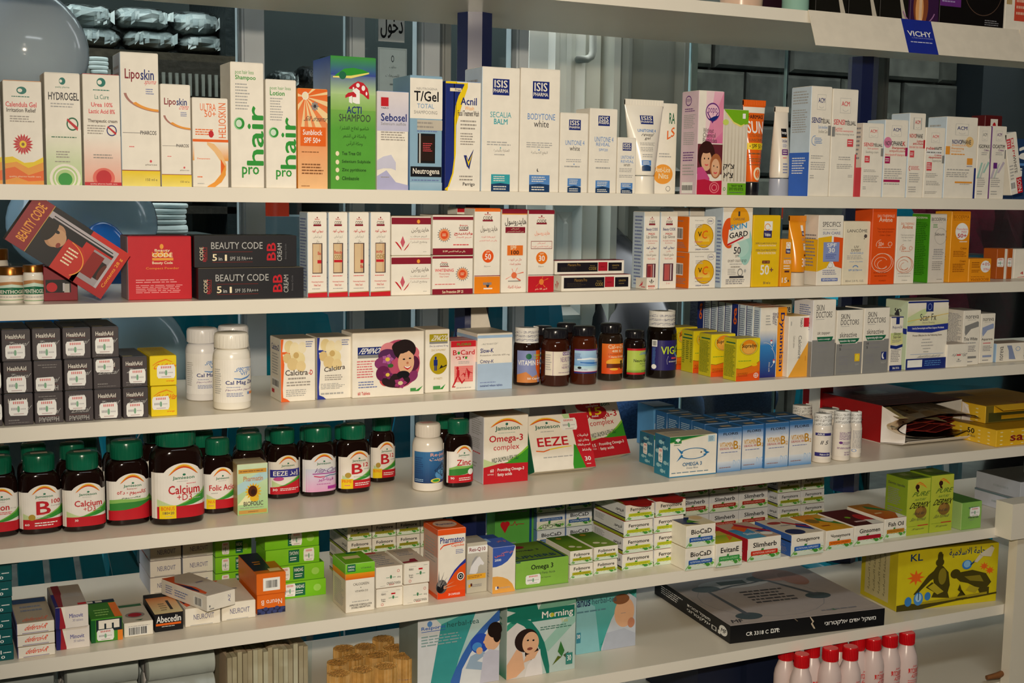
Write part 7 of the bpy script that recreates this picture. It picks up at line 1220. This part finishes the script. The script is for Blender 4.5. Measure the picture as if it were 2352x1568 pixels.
T2 = 'g #bcd0cc #c8dad4 0 0 100 100;p #1c7a68 0,78 0,100 42,100 48,78;p #d0dcd8 0,86 0,94 12,90;p #3a9a80 0,62 16,78 10,82 0,74;p #9cc8b8 50,40 100,86 100,66 60,30;p #78b098 50,100 42,84 100,92 100,100;r #1c7a68 34 74 98 90;T F 50 74 96 86 Morning;e #c8c840 65 80 3 3;t #c8b850 78 68 88 73 Tea;l #4a7a6a 48 60 96 66 2;s #1c7a68 6:76:84 20:72:82 34:60:76 46:38:60 54:12:44 58:0:30 62:0:10;s #dcd8d4 0:0:66 14:0:76 24:0:70 36:0:56 46:0:34 52:0:6;e #2c1c18 28 50 17 16;e #2c1c18 36 32 10 10;e S 34 46 12 15;e #8a4a3a 33 38 4 2;e K 30 50 1.6 1.2;e K 38 49 1.6 1.2;p S 0,0 0,20 14,40 22,34 26,12 14,2;p #e8e4e4 26,0 30,16 48,36 52,0;p S 24,20 40,24 46,34 28,30;p #3a7a3a 74,28 78,42 84,28 80,20;p #5a6a20 66,10 74,22 80,20;p #4a5a3a 82,22 90,26 88,16;r #3a8a80 86 8 96 24;T F 88 13 94 21 30'
T3 = 'g #3aa8a4 #6ab8b8 0 0 100 100;p #8cc8d0 0,0 40,0 30,80 0,100;p #2a9a90 40,10 52,10 84,96 100,100 100,96 74,60;s #c8d0dc 42:0:4 50:0:30 58:0:52 72:0:80 86:0:96 100:0:84;e S 80 62 17 26;e #8a5a3a 74 86 14 9;e #c8886a 92 42 6 9;l k 74 60 84 62 1;p #b8c0d0 44,0 50,30 80,34 100,22 100,0;T #20305a 0 82 22 93 anus;t #3a5a6a 25 84 66 94 herbal-tea;l #5a8a98 0 70 60 76 1;r #3a8aa0 0 20 7 38;T F 1 28 6 35 30'
def tea(label, a, b, yb, yb1, t, f, ll='', d=.07): return bx('tea_carton', label, 6, a, b, t, d, y=yb, y1=yb1, c='#c8d4d0', lc='#a8c4bc', tc='#5a9a90', f=f, l=ll)
P_ = lambda x, Y: prj((find_base(x, Y, TZ[6])))[1]
yA = P_(958, .115); yB = P_(1147, .115)
bx('tea_carton', 'teal and white herbal tea carton with a man blowing a blue balloon', 6, 958, 1146, 1424, .07, y=.040, c='#c8d4d0', lc='#8a9a94', tc='#3a6a68', f=T1)
bx('tea_carton', 'white and green herbal tea carton with a reclining woman, front middle one', 6, 1162, 1320, 1392, .06, y=.036, c='#d4dcd8', lc='#b8ccc4', tc='#3a6a68', f=T2, l='g #3a8a6a #b8ccc4 0 0 100 30;l #4a7a6a 20 60 80 90 4')
bx('tea_carton', 'turquoise herbal tea carton with a sleeping baby, right one', 6, 1322, 1459, 1371, .06, y=.082, c='#8cc0c4', tc='#3a6a68', f=T3)
# bathroom scale carton
A = at_z(1676, 1479, TZ[6]); B = at_z(2031, 1436, TZ[6]); wd = (B-A).length; yw = math.atan2(B.y-A.y, B.x-A.x); hh = solve_h(A, 1437)
SCF = 'T F 10 34 24 56 CR 3318 C;T F 25.4 34 31 58 :דגם;T F 60 34 94 66 משקל אדם אלקטרוני;p #c8b8a0 50,100 52,70 51,60 53,30 54,30 52,62 53,72 50.6,100;p #8a7a68 40,100 42,84 42.6,84 40.6,100'
SCL = 'T F 46 50 76 72 משקל זכוכית;T F 46 22 76 46 אלקטרוני;e F 92 50 5 28;I K 89 38 95 62 MF;a F 80 40 1 1 20 0 360;r F 78 20 84 44;r K 79 23 83 41;l F 10 30 40 80 4;r F 86 20 89 40'
SCT = 'a #98989c 46 44 46 42 1 0 360;g #b8aca4 #a8a4a8 2 2 98 98;a #88888c 42 42 38 36 1 0 360;e #c8ccd0 40 72 24 9;e #4a5a60 18 66 9 6;e #4a5a60 60 76 9 6;e #4a5a60 18 12 8 6;e #4a5a60 76 34 8 6;r #2c4034 30 70 48 77;s #4a5058 20:60:62 36:66:68 50:68:70 62:72:74;p #5a6068 16,62 18,62 20,14 17,14;p #5a6068 60,72 62,74 78,36 75,35;e #b88878 72 80 14 12;e #a87868 80 70 8 14;l #4a4a50 34 30 64 56 5;T #3a3a5a 10 88 44 96 דיגיטלי;I k 3 3 10 8 MF;e #3a7a4a 70 7 2 1.4;l k 62 5 90 9 1'
o = raw_box('scale_carton', wd, min(.27, SD-.012-A.y), hh-.0006, '#141416', SCF, SCL, SCT, '#18181a', '#b4aaa4'); o.location = A+Vector((0, 0, .0003)); o.rotation_euler = (0, 0, yw); tag(o, 'large flat black and grey bathroom scale carton with white Hebrew lettering', 'box')
# cupping set carton
def burst(cx, cy, r): return 'p #ee6a1c '+' '.join('%.1f,%.1f' % (cx+r*(1 if i % 2 == 0 else .45)*math.cos(i*math.pi/8), cy+1.5*r*(1 if i % 2 == 0 else .45)*math.sin(i*math.pi/8)) for i in range(16))
INK = '#4a4210'
KL = 'r #d8c81c 0 0 100 100;T #1c3c6a 12 82 24 94 KL;T #1c3c6a 50 82 94 97 الحجامة الاسلامية;'+burst(18, 54, 9)+';'+burst(86, 62, 5)+';'+burst(92, 54, 5)+(';e K1 41 76 4.2 7;r K1 38.6 80 44 90;e K1 41 91 2 3;p K1 38,70 44,70 50,58 52,36 50,22 40,20 36,40 34,60;p K1 36,64 30,56 20,34 16,26 19,25 32,46 40,54;p K1 46,16 28,36 34,44 50,24;p K1 34,18 52,14 50,24 36,26;e #8a7c20 44 52 4 14;p #b8a828 30,36 36,42 46,26 40,22;e K1 57 54 5 8;p K1 56,50 62,40 70,36 78,28 88,22 94,34 88,50 74,58 62,56;p K1 62,36 60,26 70,12 66,8 58,10 64,26;p K1 80,26 84,12 92,12 92,26;p #8a7c20 66,48 82,48 86,36 72,40;p #b8a828 68,24 78,18 82,26 72,32;s K1 0:0:10 12:0:12 24:0:8 40:4:9 60:8:11 80:10:13 100:13:16;s #a89820 24:8:12 50:11:14 90:14:18').replace('K1', INK)+';e #4a90d8 21 18 4.6 11;e #a8d0f0 21 20 3 7;e #3a80c8 11 15 3.4 8;e #3a80c8 30 21 3 7;r #1c4a6a 20.6 16 21.4 34;e #3a80d0 68 68 5 8;e #8ac0e8 68 69 3.4 6;p #2a4a6a 71,68 76,75 77,73 72,66;p #d8d0b8 75,72 80,83 84,80 78,70;p #d8d0b8 80,84 92,96 95,92 92,78 84,80'
KLL = 'r #c8bc88 12 8 78 96;'+';'.join('v #3a3820 %d %d %d %d الحجامة الاسلامية' % (x, 16, x+7, 88) for x in (20, 34, 48, 62))
bx('cupping_carton', 'large yellow cupping set carton with two drawn figures and blue cups', 6, 2057, 2287, 1267, .10, y=1405, y1=1379, c='#d8c81c', lc='#c8b820', tc='#a89818', f=KL, l=KLL)
# wrapped goods at the lower left
CG = ['#dcdad8', '#e8e6e2', '#f0eeea', '#ccccce']
def bag(name, a, b, yt, yb, Y, d, label, c, seed, item, n):
    """clear bag packed with upright flat items; every item its own part"""
    A = find_base(a, Y, TZ[6]); B = find_base(b, Y, TZ[6]); hh = solve_h(A, yt); wd = B.x-A.x; root = empty(name, (A.x, Y, TZ[6]+.0004)); tag(root, label, 'bag'); r = random.Random(seed)
    if item == 'gauze_roll':
        rr_ = hh/(2*3)*.98
        for lv in range(3):
            for k in range(max(1, int(d/(rr_*2.1)))):
                m = M(); y0 = rr_*1.1+k*rr_*2.05; z0 = rr_*1.02+lv*rr_*1.95
                m.rings([(wd*.03, rr_*.7, rr_*.7), (wd*.05, rr_, rr_)]+[(wd*(.05+.09*q), rr_*(1-.03*(q % 2)), rr_*(1-.03*(q % 2))) for q in range(1, 10)]+[(wd*.95, rr_, rr_), (wd*.97, rr_*.7, rr_*.7)], r.choice(c), 14)
                m.v = [(z_, y0+x_, z0+y_) for x_, y_, z_ in m.v]; m.f = [f for f in m.f]; m.build(item, 'film' if 0 else 'paint', root, True)
    else:
        for i in range(n):
            m = M(); x0 = wd*(.02+.96*i/n); x1 = wd*(.02+.96*(i+.86)/n); q = r.uniform(0, .004); h2 = hh*r.uniform(.9, .97)
            m.box(x0, .004+q, .001, x1, d*.96, h2, r.choice(c)); m.build(item, 'paper', root)
    m = M(); nx, nz = 22, 9
    for (y0, sg) in ((-.001, 1), (d, -1)):
        g = {(i, j): (wd*i/nx, y0-.0012*sg*r.random()-.002*sg*math.sin(i*.7+j*.5), hh*1.0*j/nz) for i in range(nx+1) for j in range(nz+1)}
        for i in range(nx):
            for j in range(nz): q = [g[i, j], g[i+1, j], g[i+1, j+1], g[i, j+1]]; m.quad(q if sg > 0 else q[::-1], '#e4e4e8')
    g = {(i, j): (wd*i/nx, -.001+(d+.001)*j/8, hh+.002+.0015*r.random()+.0015*math.sin(i*.6)) for i in range(nx+1) for j in range(9)}
    for i in range(nx):
        for j in range(8): m.quad([g[i, j], g[i+1, j], g[i+1, j+1], g[i, j+1]], '#d8d8dc')
    m.build('clear_wrapper', 'glass', root, True)
    return root
bag('gauze_pack', -60, 138, 1545, 1600, .05, .15, 'clear bag of grey gauze rolls at the lower left corner under the shelf', CG, 1, 'gauze_roll', 5)
bag('gauze_pack', 150, 330, 1528, 1600, .05, .16, 'clear bag of grey gauze rolls, middle one of the three at lower left', CG, 2, 'gauze_roll', 6)
bag('gauze_pack', 338, 505, 1512, 1600, .05, .17, 'clear bag of grey gauze rolls nearest the ridged foil-like bag', CG, 3, 'gauze_roll', 6)
bag('tongue_depressor_bag', 522, 716, 1478+22, 1600, .04, .19, 'glossy clear bag of beige ridged sticks at the bottom, left of the toothpick bundles', ['#e0ccac', '#d4bea0', '#ecdcc0'], 4, 'stick_pack', 16)
wroot = []
k_ = 0
for (cx, cy, hw, Y_) in ((778, 1545, 26, .05), (832, 1536, 26, .05), (886, 1528, 26, .05), (928, 1506, 25, .075), (776, 1512+8, 24, .10), (812, 1508, 25, .11), (866, 1502, 26, .11), (905, 1486, 25, .13), (790, 1488, 24, .17), (838, 1484, 24, .175), (880, 1466, 24, .19)):
    k_ += 1
    P = find_base(cx, Y_, TZ[6]); dist = (P-Vector(CAM)).dot(fw); r = hw/F*dist; hh = solve_h(P, cy)
    root = empty('toothpick_bundle', P+Vector((0, 0, .0004))); tag(root, 'round bundle of tan wooden toothpicks, %s' % ['front row, first from left', 'front row, second from left', 'front row, third from left', 'front row, tall rightmost', 'second row, first from left', 'second row, second from left', 'second row, third from left', 'second row, rightmost', 'third row, left', 'third row, middle', 'third row, right'][k_-1], 'bundle')
    m = M(); m.rings([(0, r*.93, r*.93), (hh-.0022, r*.95, r*.95)], '#c89858', 24); m.build('core', 'wood', root, True)
    m = M()
    for i in range(44):
        q = 2*math.pi*i/44; x, y = math.cos(q)*r*.965, math.sin(q)*r*.965; m.tube([(x, y, .0), (x, y, hh-rnd.random()*.0008)], .0012, rnd.choice(['#d8a860', '#c89850', '#e0b470']), 5)
    for i in range(110):
        q = rnd.random()*6.283; rr = r*.9*rnd.random()**.5; m.tube([(rr*math.cos(q), rr*math.sin(q), hh-.004), (rr*math.cos(q), rr*math.sin(q), hh-.0004-rnd.random()*.001)], .0011, rnd.choice(['#b88848', '#c89850']), 4)
    tag(m.build('toothpicks', 'wood', root), kind='stuff')
    m = M(); m.rings([(hh*.3, r*1.015, r*1.015), (hh*.34, r*1.015, r*1.015)], '#24407a', 24, cap=(0, 0)); m.build('paper_band', 'paper', root, True)
# ================================================================ lowest shelf: acetone bottles and dark trays
def acetone(cx, yc0, yc1, hw, label, yt=None):
    """position from the cap's lower rim: bottles are 125 mm tall"""
    HH = .118; P = at_z(cx, yc0, TZ[7]+HH); P = Vector((P.x, P.y, TZ[7])); dist = (P-Vector(CAM)).dot(fw); cr = hw/F*dist
    hc = HH-(yc1-yc0)/F*dist*1.02; r = cr*1.52
    root = empty('acetone_bottle', P+Vector((0, 0, .0003))); tag(root, label, 'bottle')
    R = [(0, r*.9, r*.9), (.003, r, r), (hc*.74, r, r), (hc*.83, r*.92, r*.92), (hc*.91, r*.76, r*.76), (hc*.97, cr*.96, cr*.96), (hc+.002, cr*.8, cr*.8)]
    m = M(); m.rings(R, '#ecd6d0', 32); m.build('body', 'frost', root, True)
    m = M(); m.rings([(hc, cr, cr), (HH-.0015, cr, cr), (HH, cr*.94, cr*.94)], '#d8141c', 28); co = m.build('cap', 'plastic', root, True)
    m = M()
    for i in range(30):
        q = 2*math.pi*i/30; x, y = math.sin(q)*cr*1.0, -math.cos(q)*cr*1.0; m.box(x-.0004, y-.0004, hc+.001, x+.0004, y+.0004, HH-.002, '#b81018')
    tag(m.build('grip_ribs', 'plastic', co), kind='stuff')
    B = Body(R); pr = Printer(lambda u, v, k: B.pt((u-.5)*2.6, hc*(.05+.66*v), .0003+k), True)
    pr.run('I #d84a4a 44 92 62 98 Just;T #d83a3a 30 78 74 90 משובחת;I #d83a3a 40 66 72 76 ACETON;l #e07a7a 30 52 72 62 2;l #e07a7a 30 34 72 48 2;l #e07a7a 34 10 66 30 3'); pr.text.build('lettering', 'paper', root)
    return root
AB = [(1842, 1501, 1530, 17, 'front row, leftmost'), (1908, 1487, 1515, 18, 'front row, second from left'), (1954, 1484, 1513, 17, 'front row, third from left'), (2007, 1465, 1490, 17, 'second row, under the yellow carton left'), (2045, 1457, 1483, 17, 'second row, second from right'), (2084, 1451, 1477, 17, 'second row, rightmost of all')]
AB += [(1806, 1484, 1513, 17, 'rear row, leftmost'), (1866, 1478, 1506, 17, 'rear row, second from left'), (1970, 1462, 1490, 17, 'rear row, third from left'), (1930, 1466, 1492, 16, 'rear row, between the two front rows')]
for (cx, a, b, hw, nm) in AB: acetone(cx, a, b, hw, 'pink translucent acetone bottle with a red cap, '+nm)
for i, (a, b, y_) in enumerate(((1600, 1708, .10), (1712, 1834, .085))):
    P = find_base(b, y_, TZ[7]); A2 = find_base(a, y_, TZ[7]); wd = P.x-A2.x; hh = .086
    root = empty('display_tray', (A2.x, y_, TZ[7]+.0003)); tag(root, 'dark navy display tray of black packs on the lowest shelf, %s of two' % ['left', 'right'][i], 'tray')
    d = .15; t_ = .0012
    for nm, q in (('tray_front', (0, 0, 0, wd, t_, hh*.92)), ('tray_back', (0, d, 0, wd, d+t_, hh)), ('tray_side', (0, t_, 0, t_, d, hh)), ('tray_side', (wd-t_, t_, 0, wd, d, hh)), ('tray_base', (t_, t_, 0, wd-t_, d, t_))):
        m = M(); m.box(*q, '#182038'); m.build(nm, 'paper', root)
    for k in range(4):
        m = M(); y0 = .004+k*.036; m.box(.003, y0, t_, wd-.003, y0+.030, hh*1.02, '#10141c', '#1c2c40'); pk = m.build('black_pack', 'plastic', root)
        m = M(); m.box(wd*.6, y0+.008, hh*1.02, wd*.78, y0+.020, hh*1.02+.0008, '#6a8aa8'); m.build('pack_label', 'paper', pk)
# ================================================================ top shelf and its hanging brand strip
zt = TZ[0]
A = at_y(1858, 25, -.004); B = at_y(2341, 71, -.004); L_ = B.x-A.x; dz = .0505; dy = .0200
root = empty('shelf_strip', (A.x, -.0016, zt)); tag(root, 'white card strip hanging from the top shelf edge with a dark blue brand panel', 'sign')
def strip_(name, x0, x1, c, k=0.0, th=.0012, w_=1):
    m = M(); f = [(x0, -k, .001), (x0, -dy-k, -dz), (x1, -dy-k, -dz), (x1, -k, .001)]; b = [(x, y+th, z) for x, y, z in f]
    m.quad(f, c); m.quad(b[::-1], c)
    for i in range(4): j = (i+1) % 4; m.quad([f[j], f[i], b[i], b[j]], c)
    return m.build(name, 'paper', root)
strip_('card', 0, L_, '#efe6d4', .0012)
u0 = at_y(2066, 46, 0).x-A.x; u1 = at_y(2134, 50, 0).x-A.x; W_ = u1-u0
strip_('brand_panel', u0, u1, '#1c2f9a', .0019, .0005)
pr = Printer(lambda u, v, k: (u0+u*W_, -.0020-k-dy*(1-v), -dz+(dz+.001)*v)); pr.run('T F 10 50 90 66 VICHY;t #a8b0e0 22 44 92 47 LABORATOIRES;l #d8dcf0 14 30 92 36 1'); pr.out(root)
Q = at_y(2341, 71, -.004)
m = M(); m.box(L_+.001, -.004, -.048, L_+.14, -.0008, .001, '#f4ead8'); m.build('card', 'paper', root)
def topbox(name, label, a, b, y_, c, f, d=.06, h=.12): return bx(name, label, 0, a, b, 0, d, y=y_, c=c, f=f, h=h)
EYE = 'a #a8a08c 30 90 60 46 14 190 300;a #6a6458 30 90 50 38 16 190 300;a #4a463e 30 90 66 52 6 190 300;p #c8c0b0 56,50 60,50 96,0 80,0'
topbox('mascara_box', 'black carton with a pale curved lash picture on the top shelf, left of three', 1872, 1946, .012, '#16140f', EYE)
topbox('mascara_box', 'black carton with a pale curved lash picture on the top shelf, middle of three', 1948, 2018, .012, '#16140f', EYE+';t F 4 56 40 60 volume')
topbox('mascara_box', 'black carton with a pale curved lash picture on the top shelf, right of three', 2020, 2086, .012, '#16140f', EYE+';r #3a9a4a 0 58 90 64')
topbox('perfume_carton', 'purple carton with a glowing amber picture on the top shelf', 2089, 2155, .010, '#3a1c44', 'e #8a4a2c 36 20 26 26;e #e8a86a 32 16 14 20;r #f0c8a0 30 0 40 30;a #a878a8 30 20 60 24 6 200 340;l #d8a8b8 6 36 50 46 2;r P 60 50 100 100')
topbox('perfume_carton', 'large black carton with purple panel on the top shelf', 2156, 2304, .012, '#100c0c', 'r P 0 24 32 100;l #a898c8 3 28 29 70 10;a #5a4438 66 50 30 34 3 190 350;l k 70 4 94 12 3')
topbox('gift_carton', 'white and red carton at the far right end of the top shelf', 2306, 2400, .012, 'W', 'r #d8503a 22 14 100 100;l #f0b8a0 26 20 60 44 3;l #b89858 2 30 16 60 2')
P = find_base(1702, .055, zt); 
m = M(); m.rings([(0, .024, .024), (.004, .030, .030), (.06, .034, .034)], '#d8b8a0', 32); r_ = empty('cream_jar', P+Vector((0, 0, .0003))); tag(r_, 'pearly beige cream jar on the top shelf, only its base in view', 'jar'); m.build('body', 'plastic', r_, True); m = M(); m.rings([(.06, .035, .035), (.08, .035, .035)], '#c8a080', 32); m.build('lid', 'plastic', r_, True)
P = find_base(1826, .03, zt); m = M(); m.rings([(0, .017, .017), (.003, .0195, .0195), (.09, .0195, .0195), (.10, .010, .010)], '#9cc8b8', 28); r_ = empty('toner_bottle', P+Vector((0, 0, .0003))); tag(r_, 'translucent sea-green bottle base on the top shelf beside the black cartons', 'bottle'); m.build('body', 'frost', r_, True); m = M(); m.rings([(.10, .011, .011), (.125, .011, .011)], '#f0f0f0', 20); m.build('cap', 'plastic', r_, True)
bx('dark_carton', 'dark plum carton low behind the cream jar on the top shelf', 0, 1745, 1800, 0, .05, y=.08, c='#2c1420', h=.11)
m = M(); m.rings([(0, .018, .018), (.004, .022, .022), (.05, .022, .022), (.058, .018, .018)], '#a8a498', 28)
r_ = empty('glass_jar', find_base(2378, .035, TZ[5])+Vector((0, -.02, .0603))); tag(r_, 'small cloudy jar standing on the flat white cartons at the right edge', 'jar'); m.build('body', 'frost', r_, True); m = M(); m.rings([(.058, .019, .019), (.066, .019, .019)], '#8a8478', 24); m.build('lid', 'metal', r_, True)
r_.location = find_base(2376, .070, TZ[5]); r_.location.z = TZ[5]+.0596
